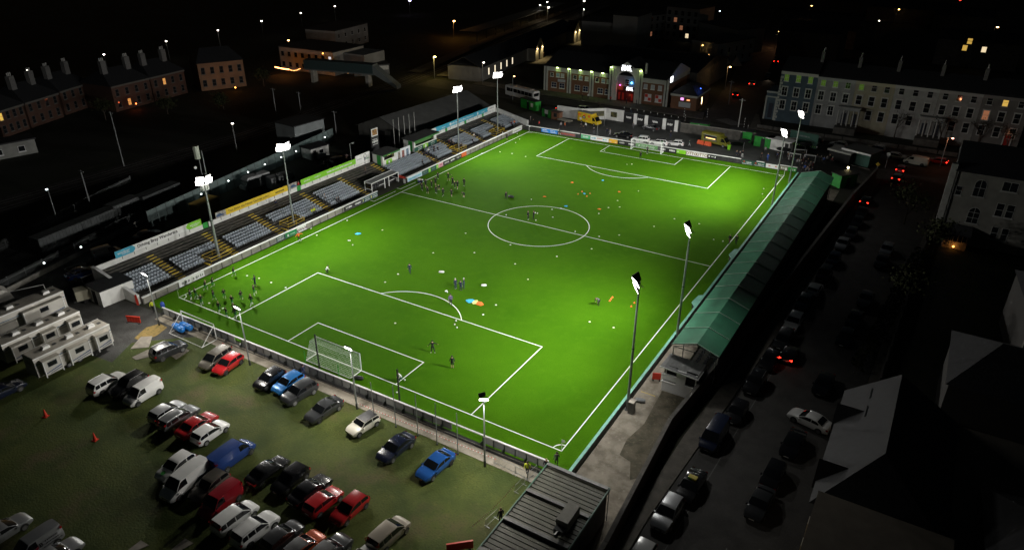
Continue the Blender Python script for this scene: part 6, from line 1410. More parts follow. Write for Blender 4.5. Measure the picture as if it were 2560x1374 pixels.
t = thing('white_shed', 'white lean-to with a pale wall beside the right turnstile hut', 'shed', (26.95, 68.62), -.2); mb = MB(); mb.box(-2.6, 2.0, 0, 2.2, -.03, 2.5); mb.ob('wall', WHITEWALL, t); mb = MB(); mb.box(-3.8, 2.6, -.5, 2.4, 2.503, 2.65); mb.ob('roof', WHITE, t); mb = MB(); mb.box(.9, 1.8, -.03, -.003, 0, 2.1); mb.ob('door', BLACK, t)
def umb(label, p, m, h=2.3, r=1.5):
    t = thing('umbrella', label, 'umbrella', (p[0], p[1], 0), 0, 'umbrellas in the far lot'); mb = MB(); mb.tube((0, 0, 0), (0, 0, h), .035, 6); mb.ob('pole', STEEL, t)
    mb = MB(); vs = [(0, 0, h + .45)] + [(r * cos(i * pi / 4), r * sin(i * pi / 4), h - .02) for i in range(8)]; mb.add(vs, [(0, 1 + i, 1 + (i + 1) % 8) for i in range(8)]); mb.add([(x, y, z - .03) for x, y, z in vs], [(0, 1 + (i + 1) % 8, 1 + i) for i in range(8)]); mb.ob('canopy', m, t)
umb('black umbrella standing right of the olive truck', (19.18, 65.22), BLACK); umb('black umbrella among the crowd in the far right corner', (28.75, 62.64), BLACK, 2.4, 1.7); umb('dark umbrella at the back of the far right corner', (32.24, 69.39), BLACK, 2.4, 1.6)
t = thing('wheelie_bin', 'lime green wheelie bin beside the olive truck', 'bin', (16.26, 63.39)); mb = MB(); mb.loft([[(-.26, -.3, .05), (.26, -.3, .05), (.26, .3, .05), (-.26, .3, .05)], [(-.32, -.36, 1.05), (.32, -.36, 1.05), (.32, .36, 1.05), (-.32, .36, 1.05)]]); mb.ob('body', LIME, t); mb = MB(); mb.box(-.34, .34, -.4, .38, 1.053, 1.12); mb.ob('lid', LIME, t)
t = thing('orange_barrier', 'pair of orange water-filled barriers before the olive truck', 'barrier', (10.01, 64.03), -.15)
for e in (-.95, .95): mb = MB(); mb.loft([[(e - .85, -.25, 0), (e + .85, -.25, 0), (e + .85, .25, 0), (e - .85, .25, 0)], [(e - .8, -.1, .95), (e + .8, -.1, .95), (e + .8, .1, .95), (e - .8, .1, .95)]]); mb.ob('section', mat('barrier_orange', (.62, .08, .015), .5), t)
for i, (p, rz) in enumerate((((31.36, 62.90), .1), ((31.89, 66.69), .3), ((34.47, 63.50), .1))):
    t = thing('portable_goal', 'small white portable goal stored in the far right corner, ' + ['nearest the pitch', 'behind the mast', 'farthest right'][i], 'goal', p, rz, 'small goals stored in the far right corner')
    for x in (-1.2, 1.2): mb = MB(); mb.tube((x, 0, 0), (x, 0, 1.6), .06, 6); mb.tube((x, 0, .05), (x, 1.0, .05), .05, 6); mb.ob('post', WHITE, t)
    mb = MB(); mb.box(-1.26, 1.26, -.12, .12, 1.6, 1.75); mb.ob('crossbar', WHITE, t)
t = thing('brown_stall', 'small brown timber stall beside the white wall', 'stall', (-31.37, 64.75), -.1); mb = MB(); mb.box(-1.3, 1.3, 0, 1.6, -.02, 2.1); mb.ob('wall', BRICK, t); mb = MB(); mb.box(-.5, .5, -.03, -.003, .8, 1.8); mb.ob('hatch', BLACK, t); mb = MB(); mb.box(-1.4, 1.4, -.4, 1.7, 2.103, 2.2); mb.ob('roof', mat('stall_roof', (.1, .05, .035), .8), t)
t = thing('trailer', 'flat pale trailer parked by the brown stall', 'trailer', (-28.05, 63.99), -.25); mb = MB(); mb.box(-2, 2, -.9, .9, .55, .75); mb.ob('bed', mat('trailer_bed', (.25, .24, .19), .8), t); mb = MB(); mb.tube((-.3, -.95, .3), (-.3, -.75, .3), .3, 12); mb.tube((-.3, .75, .3), (-.3, .95, .3), .3, 12); mb.ob('wheels', RUBBER, t)
t = thing('clubhouse_sign', 'dark green hoarding with pale lettering at the back of the far right corner', 'sign', (30.72, 74.71), -.2); mb = MB(); mb.box(-3.4, 3.4, 0, .15, .2, 3.6); mb.ob('board', DGREEN, t); squiggle(t, -1.6, 1.4, 2.7, .35, GREYP, seed=301); squiggle(t, -2.6, 2.4, 1.9, .2, GREYP, seed=302)
t = thing('bar_canopy', 'row of green and white bunting glowing over the crowd in the far corner', 'bunting', (30.98, 68.96))
for i in range(16): mb = MB(); x = -3.6 + i * .48; mb.add([(x, 0, 2.35 - .1 * math.sin(i)), (x + .4, 0, 2.3 - .1 * math.sin(i + 1)), (x + .22, -.02, 1.95)], [(0, 2, 1), (0, 1, 2)]); mb.ob('pennant', WHITE if i % 3 == 0 else LIME, t)
for i, (p, h, lb) in enumerate((((-2.42, 84.94), 3.4, 'black and white banded beacon pole by the annex'), ((3.09, 87.93), 3.4, 'banded beacon pole at the street corner'), ((-0.78, 81.17), 2.6, 'short banded pole beside the road before the annex'), ((14.35, 83.35), 3.0, 'banded beacon pole beside the crossing'), ((16.24, 79.74), 2.6, 'short banded pole at the lot wall'))):
    t = thing('beacon_pole', lb, 'pole', p, 0, 'black and white banded poles')
    for k in range(int(h / .35)): mb = MB(); mb.tube((0, 0, k * .35), (0, 0, k * .35 + .35), .06, 6); mb.ob('band', WHITE if k % 2 else BLACK, t)
for i, (p, h, lb) in enumerate((((13.75, 79.89), 8.5, 'tall timber pole with banded signals at the crossing'), ((3.60, 106.56), 7.0, 'pole with crossarms at the side street corner'), ((-14.26, 54.74), 3.6, 'thin grey post before the yellow truck'), ((-17.67, 66.36), 3.4, 'thin green post at the angle of the white wall'), ((-11.11, 58.35), 1.2, 'short post before the black car'))):
    t = thing('utility_pole', lb, 'pole', p, 0); mb = MB(); mb.tube((0, 0, 0), (0, 0, h), .12 if h > 5 else .05, 8); mb.ob('pole', DIRTYWHITE if i == 0 else GREYP, t)
    if h > 5: mb = MB(); mb.box(-.8, .8, -.06, .06, h - .5, h - .35); mb.ob('crossarm', GREYP, t)
# bollards along the street
for i in range(9):
    p = Vector((-19.34, 83.40)).lerp(Vector((-2.74, 81.35)), i / 8)
    t = thing('bollard', 'small white-topped bollard at the kerb opposite the bowling hall', 'bollard', (p.x, p.y, 0), 0, 'kerb bollards'); mb = MB(); mb.tube((0, 0, 0), (0, 0, .85), .09, 8); mb.ob('post', BLACK, t); mb = MB(); mb.tube((0, 0, .85), (0, 0, 1.2), .1, 8); mb.ob('top', WHITE, t)
t = thing('red_white_sign', 'round road sign on a pole at the junction', 'road sign', (49.72, 68.44)); mb = MB(); mb.tube((0, 0, 0), (0, 0, 3), .05, 6); mb.ob('pole', STEEL, t); mb = MB(); mb.tube((0, -.03, 3.2), (0, .0, 3.2), .4, 14); mb.ob('sign_face', DIRTYWHITE, t)
t = thing('yellow_sign', 'yellow diamond road sign at the junction kerb', 'road sign', (48.56, 60.57), -.2); mb = MB(); mb.tube((0, 0, 0), (0, 0, 2.6), .05, 6); mb.ob('pole', STEEL, t); mb = MB(); mb.add([(-.5, -.03, 2.9), (0, -.03, 2.4), (.5, -.03, 2.9), (0, -.03, 3.4)], [(0, 1, 2, 3), (3, 2, 1, 0)]); mb.ob('sign_face', YELLOW, t)

# huts in the left stand
def hut_l(y0, y1, x1, dp, z0, h, lb):
    t = thing('commentary_hut', lb, 'hut', (x1, (y0 + y1) / 2, z0), pi / 2, 'huts standing in the left stand'); w = y1 - y0
    mb = MB(); mb.box(-w / 2, w / 2, 0, .12, 0, h * .52); mb.box(-w / 2, -w / 2 + .5, 0, .12, h * .523, h); mb.box(w / 2 - .9, w / 2, 0, .12, h * .523, h); mb.ob('front_wall', WHITEWALL, t)
    mb = MB(); mb.box(-w / 2, -w / 2 + .12, .123, dp, 0, h); mb.box(w / 2 - .12, w / 2, .123, dp, 0, h); mb.ob('side_wall', WHITEWALL, t)
    mb = MB(); mb.box(-w / 2 + .3, w / 2 - .3, 1.2, 1.3, .2, h); mb.ob('back_panel', DARK, t)
    mb = MB(); mb.loft([[(-w / 2 - .5, -.55, h + .0), (w / 2 + .5, -.55, h), (w / 2 + .5, -.55, h + .12), (-w / 2 - .5, -.55, h + .12)], [(-w / 2 - .5, dp + .3, h + .12), (w / 2 + .5, dp + .3, h + .12), (w / 2 + .5, dp + .3, h + .24), (-w / 2 - .5, dp + .3, h + .24)]]); mb.ob('roof', mat('felt_roof', (.06, .062, .06), .85, noise=1, amt=.3, world=True), t)
    mb = MB(); mb.box(-w / 2 - .5, w / 2 + .5, -.6, -.553, h - .22, h + .1); mb.ob('fascia', mat('fascia_green2', (.02, .14, .02), .6), t)
    mb = MB(); mb.box(-w / 2 - .02, -w / 2 - .003, .5, 1.6, 0, h - .2); mb.ob('door', KELLY, t)
    return t, w
t, w = hut_l(6.5, 11.2, -41.9, 2.8, 1.45, 2.7, 'white hut with a flat dark roof and green sign in the left stand')
mb = MB(); mb.box(-1.3, .6, -.03, -.003, .15, 1.3); mb.ob('crest_panel', LIME, t); mb = MB(); mb.add([(-.35 + .32 * cos(i * pi / 6), -.035, .72 + .4 * sin(i * pi / 6)) for i in range(12)], [tuple(range(12))]); mb.ob('crest', DGREEN, t); mb = MB(); mb.add([(-.35 + .24 * cos(i * pi / 6), -.04, .72 + .31 * sin(i * pi / 6)) for i in range(12)], [tuple(range(12))]); mb.ob('crest_face', WHITE, t)
mb = MB(); mb.box(.2, 1.4, .9, 1.1, 1.75, 2.2); mb.ob('interior_lamp', emit('hut_glow', (1, .8, .25), 2.2), t); point('hut_lamp', (-43.0, 9.2, 3.4), 10, (1, .8, .35))
pb = thing('picture_hoarding', 'white hoarding with three tall pictures between the two huts in the stand', 'hoarding', (-41.95, 13.6, 1.45), pi / 2); mb = MB(); mb.box(-2.3, 2.3, 0, .1, 0, 2.5); mb.ob('board', mat('hoarding_white', (.62, .65, .68), .7), pb)
for x, m in ((-1.6, mat('pic_a', (.05, .05, .05), .6, noise=3, col2=(.35, .3, .25))), (-.2, mat('pic_b', (.03, .03, .03), .6, noise=3, col2=(.45, .15, .12))), (1.3, mat('pic_c', (.04, .05, .07), .6, noise=3, col2=(.2, .3, .4)))): mb = MB(); mb.box(x - .42, x + .42, -.012, -.002, .35, 2.0); mb.ob('picture', m, pb)
t, w = hut_l(17.6, 26.0, -42.2, 3.0, 1.4, 3.0, 'long white and green hut with open front and crest panels in the left stand')
mb = MB(); mb.box(-w / 2 + .02, -.9, -.03, -.003, .2, 1.35); mb.box(.95, w / 2 - .02, -.03, -.003, .2, 1.35); mb.ob('dark_panel', DGREEN, t); mb = MB(); mb.box(-.85, .9, -.03, -.003, .2, 1.35); mb.ob('crest_panel', LIME, t); mb = MB(); mb.add([(.0 + .34 * cos(i * pi / 6), -.035, .78 + .42 * sin(i * pi / 6)) for i in range(12)], [tuple(range(12))]); mb.ob('crest', WHITE, t)
for s in (-1, 1): squiggle(t, s * 2.4 - .4, s * 2.4 + 1.0, 1.0, .18, WHITE, seed=310 + s); squiggle(t, s * 2.4 - .4, s * 2.4 + 1.0, .6, .18, WHITE, seed=312 + s)
mb = MB(); mb.box(-w / 2, w / 2, .9, 1.0, 1.6, 2.9); mb.ob('interior_panel', mat('interior_green', (.06, .16, .04), .7), t); point('hut_lamp', (-42.9, 24.5, 4.0), 10, (1, .95, .7))
for i, (y, k) in enumerate(((16.9, 0), (18.7, 1), (20.6, 2), (22.5, 3), (24.4, 4))): t = thing('flag_pole', 'bare white flag pole behind the long hut in the stand', 'flag pole', (-47.2 + .0 * k, y, 0), 0, 'bare flag poles behind the stand'); mb = MB(); mb.tube((0, 0, 0), (0, 0, 8.6), .07, 6, r2=.04); mb.ob('pole', DIRTYWHITE, t); mb = MB(); mb.ball((0, 0, 8.65), .08, nu=6, nv=4); mb.ob('finial', DIRTYWHITE, t)
sg = thing('tall_sign', 'tall black sign tower with a lit orange picture behind the stand', 'sign', (-47.5, 10.8, 0), pi / 2); mb = MB(); mb.box(-1.2, 1.2, 0, .3, 0, 8.3); mb.ob('sign_board', BLACK, sg); mb = MB(); mb.box(-1.0, 1.0, -.03, -.003, 6.4, 8.1); mb.ob('picture_frame', WHITE, sg); mb = MB(); mb.box(-.78, .78, -.05, -.031, 6.6, 7.9); mb.ob('picture', mat('pic_amber', (.45, .22, .05), .6, noise=1.6, col2=(.06, .03, .02)), sg)
squiggle(sg, -.8, .8, 5.7, .2, WHITE, seed=320); squiggle(sg, -.9, .9, 5.2, .5, WHITE, seed=321); squiggle(sg, -.8, .8, 4.6, .2, WHITE, seed=322)
cp = thing('camera_pole', 'grey camera pole above the lime board in the stand', 'pole', (-45.4, .8, 0)); mb = MB(); mb.tube((0, 0, 0), (0, 0, 7.6), .06, 6); mb.ob('pole', STEEL, cp); mb = MB(); mb.tube((0, 0, 7.5), (0, .7, 7.6), .04, 5); mb.cb((0, .9, 7.5), (.25, .4, .25)); mb.ob('camera_arm', STEEL, cp)

# ================================================================ behind the left stand
wh = thing('warehouse', 'long dark gabled warehouse behind the left stand', 'warehouse', (-58.5, 25.5, 0), -.05)
WHM = mat('warehouse_wall', (.115, .112, .10), .9, noise=.5, amt=.3, world=True)
mb = MB(); mb.box(-8, 8, 0, 34, -.03, 2.6); mb.exty([(-8, 2.6), (8, 2.6), (0, 5.7)], 0, 34); mb.ob('wall', WHM, wh)
mb = MB(); mb.exty([(-8.3, 2.5), (0, 5.72), (0, 5.86), (-8.3, 2.64)], -.4, 34.4); mb.ob('roof_slope', mat('sheet_roof', (.075, .076, .072), .7, noise=.5, amt=.3, world=True), wh); mb = MB(); mb.exty([(8.3, 2.5), (0, 5.73), (0, 5.87), (8.3, 2.64)], -.4, 34.4); mb.ob('roof_slope', mat('sheet_roof', (.075,) * 3), wh)
mb = MB(); mb.box(-1, 1, -.05, -.003, 0, 2.4); mb.ob('door', DARK, wh)
def fence(name, label, a, b, h, m, step=.16, wide=.07, pole=3.0, panel=False):
    t = thing(name, label, 'fence', (a[0], a[1], 0), atan2(b[1] - a[1], b[0] - a[0])); L = hypot(b[0] - a[0], b[1] - a[1])
    if panel:
        n = int(L / 2.2)
        for i in range(n): mb = MB(); mb.box(L * i / n + .04, L * (i + 1) / n - .04, -.03, .03, 0, h); mb.ob('panel', m, t); mb = MB(); mb.box(L * i / n - .06, L * i / n + .035, -.08, .08, 0, h + .1); mb.ob('post', DSTEEL, t)
    else:
        mb = MB(); n = int(L / step)
        for i in range(n): x = i * step; mb.add([(x, -.01, .05), (x + wide, -.01, .05), (x + wide, -.01, h - .1), (x + wide / 2, -.01, h), (x, -.01, h - .1)], [(0, 1, 2, 3, 4), (4, 3, 2, 1, 0)])
        tag(mb.ob('pales', m, t), kind='stuff'); mb = MB(); mb.box(0, L, 0, .05, .4, .5); mb.ob('rail', m, t); mb = MB(); mb.box(0, L, 0, .05, h - .5, h - .4); mb.ob('rail', m, t)
        n = int(L / pole)
        for i in range(n + 1): mb = MB(); mb.box(L * i / n - .05, L * i / n + .05, .05, .15, 0, h); mb.ob('post', m, t)
    return t
fence('palisade_fence', 'grey palisade fence above the low wall behind the motorhomes', (-54.69, -65.79), (-63.29, -35.60), 2.0, mat('palisade_grey', (.20, .21, .21), .5, .3))
lw = thing('retaining_wall', 'low concrete wall under the palisade fence behind the motorhomes', 'wall', (-53.80, -66.22)); wall_run(lw, (-53.80, -66.22), (-61.79, -36.21), .8, CONC, n=12)
fence('sheet_fence', 'tall green-grey sheet fence behind the campers', (-58.22, -37.86), (-68.24, 18.83), 3.2, mat('sheet_green_grey', (.10, .135, .13), .7, noise=1, amt=.3, world=True), panel=True)
fence('palisade_fence', 'far palisade fence along the dark railway bank', (-69.76, -58.53), (-81.81, -25.81), 1.8, mat('palisade_grey', (.2,) * 3))
FENCEL = [(528,548), (622,478), (700,442), (742,405), (808,352), (500,650)]
for i, (px, q) in enumerate((((-60.77, -18.24), 0), ((-61.71, -12.57), 0), ((-62.59, -7.36), 0), ((-63.39, -2.09), 0), ((-63.87, 2.68), 0), ((-65.22, 8.64), 0), ((-66.26, 14.07), 0), ((-59.12, -25.88), 0), ((-55.31, -51.47), 0), ((-54.48, -57.73), 0))):
    mb = MB(); mb.box(-.1, .1, -.09, .09, -.09, .09)
    tag(mb.ob('fence_lamp', emit('lamp_fence', (.85, 1, .97), 6), None, (px[0], px[1], 2.4)), 'small cold white lamp on the fence behind the stand', 'lamp', 'small lamps along the fence behind the stand')
    if i < 8: point('fence_light', (px[0] + .5, px[1] - .5, 2.2), 5, (.8, 1, .95))
for i, (a, lb, L, m, z) in enumerate((((-65.33, -46.77), 'long dark shipping container nearest the near corner', 15, (.05, .055, .055), 2.8), ((-68.00, -36.26), 'dark container with a pale end beyond the long one', 6, (.075, .08, .08), 2.7), ((-67.94, -29.06), 'dark ribbed container in the middle of the yard', 9, (.05, .055, .055), 2.7))):
    t = thing('shipping_container', lb, 'container', (a[0], a[1], 0), 1.72, 'dark containers behind the stand'); m_ = mat('container_%d' % i, m, .7, noise=1, amt=.3)
    mb = MB(); mb.box(-L / 2, L / 2, -1.25, 1.25, .1, z); mb.ob('body', m_, t)
    mb = MB()
    for k in range(int(L / .6)): mb.box(-L / 2 + .1 + k * .6, -L / 2 + .35 + k * .6, -1.3, -1.253, .2, z - .1); mb.box(-L / 2 + .1 + k * .6, -L / 2 + .35 + k * .6, -1.2, 1.2, z + .003, z + .05)
    tag(mb.ob('corrugations', m_, t), kind='stuff')
yc = thing('yellow_container', 'mustard yellow container behind the first mast', 'container', (-55.14, -28.26), 1.72); mb = MB(); mb.box(-2.5, 2.5, -1.2, 1.2, .1, 2.7); mb.ob('body', mat('mustard', (.30, .19, .04), .7, noise=1, amt=.3), yc); mb = MB(); mb.box(-2.6, 2.6, -1.3, 1.3, 2.7, 2.8); mb.ob('roof', mat('mustard_top', (.42, .28, .06), .6), yc)
def camper(label, p, hd):
    t = thing('camper_van', label, 'motorhome', (p[0], p[1], 0), radians(hd), 'campers behind the left stand'); m = mat('camper_grey', (.32, .33, .33), .6, noise=.6, amt=.2)
    boxy(t, -3, 1.6, 1.1, .5, 2.9, m); mb = MB(); mb.exty([(1.62, .5), (2.9, .5), (2.95, 1.1), (2.5, 1.3), (2.0, 2.1), (2.4, 2.3), (2.0, 2.85), (1.62, 2.9)], -1.05, 1.05); mb.ob('cab', m, t, fix=True)
    mb = MB(); mb.add([(2.55, -.95, 1.35), (2.55, .95, 1.35), (2.1, .9, 2.05), (2.1, -.9, 2.05)], [(0, 1, 2, 3)]); mb.ob('windscreen', CGLASS, t).location.x = .03
    for x, w_ in ((1.9, .35), (.4, .5), (-1.6, .4)): mb = MB(); mb.box(x - w_, x + w_, -1.125, -1.103, 1.5, 2.1); mb.ob('pane', GLASS, t)
    mb = MB(); mb.cb((-.8, 0, 3.0), (.8, .6, .25)); mb.ob('roof_vent', DSTEEL, t); wheels(t, (-1.8, 2.1), 1.1, .35)
camper('grey camper van with an overcab behind the yellow board', (-58.32, -13.92), -98); camper('grey camper van facing away behind the yellow and green boards', (-53.98, -10.66), 80)
for p, ty, hd, c, lb in (((-53.70, -48.56), 'smallvan', 80, 'silver', 'grey van parked behind the windsor arrow end of the stand'), ((-50.20, -54.78), 'saloon', 80, 'vblue', 'blue car parked in the dark behind the end wall'), ((-54.50, -40.63), 'saloon', 80, 'dgrey', 'dark car behind the Driving Bray Wanderers board'), ((-54.93, 6.87), 'mpv', 80, 'dgrey', 'dark people carrier behind the lime windsor board')):
    car(p, hd, ty, c, lb, 'van' if ty == 'smallvan' else 'car', 'cars behind the left stand', simple=True)
hu = thing('white_shed', 'white shed with a dark flat roof beside the end of the stand', 'shed', (-40.02, -56.28), 1.5); mb = MB(); mb.box(-2.4, 2.4, -1.9, 1.9, -.03, 2.4); mb.ob('wall', WHITEWALL, hu); mb = MB(); mb.box(-2.5, 2.5, -2.0, 2.0, 2.403, 2.55); mb.ob('roof', SLATE, hu); mb = MB(); mb.box(-2.43, -2.403, -.5, .6, 0, 2.1); mb.ob('door', DARK, hu)
gn = thing('generator', 'beige generator box on a trailer on the gravel', 'generator', (-42.24, -59.07), 1.2); mb = MB(); mb.box(-1.1, 1.1, -.85, .85, .6, 2.1); mb.ob('casing', mat('generator_beige', (.40, .38, .29), .7, noise=1, amt=.2), gn); mb = MB(); mb.box(-1.5, 1.3, -.7, .7, .45, .597); mb.ob('chassis', DSTEEL, gn); mb = MB(); mb.tube((0, -.95, .32), (0, .95, .32), .3, 12); mb.ob('wheels', RUBBER, gn)
cg = thing('mesh_cage', 'dark mesh cage compound behind the end of the stand', 'cage', (-47.66, -54.78), 1.5)
for x in (-2.4, -.8, .8, 2.4):
    for y in (-2.5, 2.5): mb = MB(); mb.tube((x, y, 0), (x, y, 2.2), .05, 5); mb.ob('post', DSTEEL, cg)
for y in (-2.5, 0, 2.5): mb = MB(); mb.tube((-2.4, y, 2.2), (2.4, y, 2.2), .04, 5); mb.ob('rail', DSTEEL, cg)
for x in (-2.4, 0, 2.4): mb = MB(); mb.tube((x, -2.5, 2.2), (x, 2.5, 2.2), .04, 5); mb.ob('rail', DSTEEL, cg)
pc = thing('portable_cabin', 'small white cabin with a window behind the lime board', 'cabin', (-62.82, 7.37), 1.45); mb = MB(); mb.box(-2.5, 2.5, -1.7, 1.7, .1, 2.6); mb.ob('wall', DIRTYWHITE, pc); mb = MB(); mb.box(-2.7, 2.7, -1.9, 1.9, 2.6, 2.8); mb.ob('roof', SLATE, pc); window(pc, .4, 1.1, 1.2, 1.0, y=-1.703); mb = MB(); mb.box(-1.9, -1.0, -1.74, -1.703, .1, 2.2); mb.ob('door', DARK, pc)
wb = thing('grey_block', 'pale windowless block lit by fence lamps behind the second mast', 'building', (-74.86, 14.68), 1.5); mb = MB(); mb.box(-4.5, 4.5, -3.5, 3.5, -.03, 5.0); mb.ob('wall', mat('block_grey', (.2, .22, .22), .85, noise=.6, amt=.2), wb); mb = MB(); mb.box(-4.7, 4.7, -3.7, 3.7, 5.0, 5.2); mb.ob('roof', SLATE, wb)
# heap of rubbish bags and an orange heap
hp = thing('rubble_heap', 'heap of pale and pinkish rubble behind the lime board', 'heap', (-55.91, 7.26)); mb = MB(); r = random.Random(4)
for i in range(70): a = r.uniform(0, 6.28); d = r.uniform(0, 3.6); h_ = max(.1, 1.5 - d * .4); mb.ball((d * cos(a) * .8, d * sin(a) * 1.6, r.uniform(0, h_)), r.uniform(.25, .55), nu=6, nv=4, sz=r.uniform(.5, .9))
tag(mb.ob('rubble', mat('rubble_mix', (.16, .15, .15), .9, noise=1.2, col2=(.26, .13, .10)), hp), kind='stuff')
fgm = thing('spare_goal_frame', 'bent white goal frame leaning against the fence behind the motorhomes', 'goal', (-48.77, -63.52), 1.1)
for a, b in (((-2.4, 0, 0), (-2.2, .6, 2)), ((2.4, 0, 0), (2.2, .6, 2)), ((-2.2, .6, 2), (2.2, .6, 2)), ((-2.4, 0, 0), (-2.4, 1.6, 0)), ((2.4, 0, 0), (2.4, 1.6, 0)), ((-2.4, 1.6, 0), (2.4, 1.6, 0))): mb = MB(); mb.tube(a, b, .05, 6); mb.ob('bar', DIRTYWHITE, fgm)
tk = thing('lorry', 'white lorry cab and box at the left edge behind the motorhomes', 'lorry', (-50.36, -66.55), radians(80)); boxy(tk, -8, -1.2, 1.25, .7, 3.6, RVW, 'box_body'); mb = MB(); mb.exty([(-.9, .6), (1.6, .6), (1.65, 1.4), (1.3, 2.6), (.6, 3.1), (-.9, 3.3)], -1.2, 1.2); mb.ob('cab', RVW, tk, fix=True); mb = MB(); mb.add([(1.62, -1.05, 1.6), (1.62, 1.05, 1.6), (1.34, 1.0, 2.5), (1.34, -1.0, 2.5)], [(0, 1, 2, 3)]); mb.ob('windscreen', CGLASS, tk).location.x = .03; wheels(tk, (-5.5, .6), 1.2, .5)
for i, (p, h) in enumerate((((-74.73, -38.60), 8), ((-93.88, -19.78), 12), ((-96.35, 26.23), 8), ((-89.08, 28.40), 7.5), ((-71.39, 22.97), 6))):
    t = thing('signal_mast', 'pale railway mast standing in the dark, ' + ['by the long container', 'tall one with a crossarm', 'between the railway lines', 'beside the footbridge', 'behind the rubble heap'][i], 'mast', p, 0, 'masts along the railway'); mb = MB(); mb.tube((0, 0, 0), (0, 0, h), .13, 6, r2=.09); mb.ob('mast', GREYP, t); mb = MB(); mb.box(-.8, .8, -.06, .06, h - .3, h - .15); mb.ob('crossarm', GREYP, t)
wl = thing('small_white_building', 'small pale building with two windows at the left edge', 'building', ((-121.14, -30.20)), 1.35); mb = MB(); mb.box(-6, 6, 0, 5, -.03, 3.2); mb.ob('wall', mat('pale_left', (.26, .26, .24), .9, noise=.6, amt=.3), wl); mb = MB(); mb.box(-6.3, 6.3, -.3, 5.3, 3.2, 3.5); mb.ob('roof', SLATE, wl)
for x in (-1.5, 3): window(wl, x, .9, 1.4, 1.3, y=0)
# railway
BAL = ground_mat('ballast', [((.05, .045, .04), 0, 0, 0), ((.03, .028, .025), .6, .45, .6)], bscale=6)
def strip2(name, pts, w, z, m):
    mb = MB(); n = len(pts); vs = []
    for i, p in enumerate(pts):
        a = Vector(pts[max(0, i - 1)]); b = Vector(pts[min(n - 1, i + 1)]); d = (b - a).normalized(); q = Vector((-d.y, d.x)) * w / 2
        vs += [(p[0] - q.x, p[1] - q.y, z), (p[0] + q.x, p[1] + q.y, z)]
    mb.add(vs, [(2 * i, 2 * i + 1, 2 * i + 3, 2 * i + 2) for i in range(n - 1)]); return tag(mb.ob(name, m), kind='structure')
rail_pts = [(-92, -60), (-90, 10), (-96, 80), (-112, 170), (-132, 300), (-150, 420)]
strip2('railway_bed', rail_pts, 9, -.008, BAL)
for o_ in (-2.6, -1.2, 1.2, 2.6): strip2('rail', [(x + o_, y) for x, y in rail_pts], .12, .05, STEEL)
strip2('platform', [(-101, 92), (-118, 170), (-138, 300)], 5, .5, CONCD); strip2('platform', [(-89, 92), (-105, 170), (-124, 300)], 5, .5, CONCD)
# footbridge
fb_ = thing('footbridge', 'covered dark green footbridge across the railway', 'bridge', (-110, 66.5, 0), .22); mb = MB(); mb.box(-13, 12, -1.6, 1.6, 4.4, 7.2); mb.ob('deck', mat('bridge_green', (.03, .055, .055), .7), fb_); mb = MB(); mb.box(-13, 12, -1.7, 1.7, 4.0, 4.39); mb.ob('beam', mat('bridge_beam', (.12, .135, .13), .7), fb_)
for x in (-10.5, 9.5): mb = MB(); mb.box(x - .5, x + .5, -1.2, 1.2, 0, 4.0); mb.ob('pier', CONC, fb_)
mb = MB(); mb.extx([(-1.6, 4.4), (1.6, 4.4), (1.6, 7.2), (-1.6, 7.2)], 12.02, 12.2); mb.ob('end_wall', mat('bridge_beam', (.1,) * 3), fb_)
mb = MB(); mb.exty([(12.2, 6.8), (20, 1.2), (20, .2), (12.2, 4.2)], -1.4, 1.4); mb.ob('stair_flight', mat('bridge_beam', (.1,) * 3), fb_)

# buildings across the railway
def block_b(label, a, b, depth, h, m, wins=(), roof='flat', cat='building', name='building', group=None, grid=None, pane=GLASS, fm=None, lit=()):
    """front runs from a to b (as seen from the ground, left to right)"""
    d = Vector(b) - Vector(a); L = d.length; t = thing(name, label, cat, (a[0], a[1], 0), atan2(d.y, d.x), group)
    mb = MB(); mb.box(0, L, 0, depth, -.04, h); mb.ob('wall', m, t)
    if roof == 'flat': mb = MB(); mb.box(-.25, L + .25, -.25, depth + .25, h + .003, h + .3); mb.ob('roof', SLATE, t)
    else:
        mb = MB(); mb.loft([[(-.4, -.4, h), (L + .4, -.4, h), (L + .4, depth + .4, h), (-.4, depth + .4, h)], [(2.5 if roof == 'hip' else -.4, depth / 2 - .1, h + depth * .3), (L - 2.5 if roof == 'hip' else L + .4, depth / 2 - .1, h + depth * .3), (L - 2.5 if roof == 'hip' else L + .4, depth / 2 + .1, h + depth * .3), (2.5 if roof == 'hip' else -.4, depth / 2 + .1, h + depth * .3)]]); mb.ob('roof', SLATE, t)
    if grid:
        nx, zs, w_, hh_ = grid; k = 0
        for z in zs:
            for i in range(nx):
                window(t, L * (i + .5) / nx, z, w_, hh_, fm or DIRTYWHITE, pane if k not in lit else lit[k], bars=(1, 2), y=-.0); k += 1
    return t, L
PALEB = mat('pale_facade', (.36, .33, .28), .85, noise=.4, amt=.25, world=True)
t, L = block_b('pale two storey building washed with orange lamp light', (-145.58, 73.28), (-121.16, 74.52), 16, 7.6, PALEB, grid=(8, (1.2, 4.7), 1.3, 1.5), fm=mat('frame_dark', (.06, .06, .06)), lit={15: emit('lit_window_white', (.9, .95, 1), .7)})
p = (-121.16, 74.52); q = (-123.89, 93.04)
mb = MB(); mb.box(L + .01, L + 9, 5, 16, -.04, 6.8); mb.ob('side_wing', mat('pale_facade_b', (.27, .265, .25), .85, noise=.4, amt=.25, world=True), t)
for k, (pp, z, po, nm) in enumerate((((-149.21, 96.92), 6.3, 260, 'wall'), ((-124.36, 74.01), 3.2, 120, 'low'), ((-138.84, 71.06), 3.2, 90, 'low'))): point('orange_light', (pp[0] + 1.6, pp[1] - 2.6, z), po, (1, .33, .05), .3)
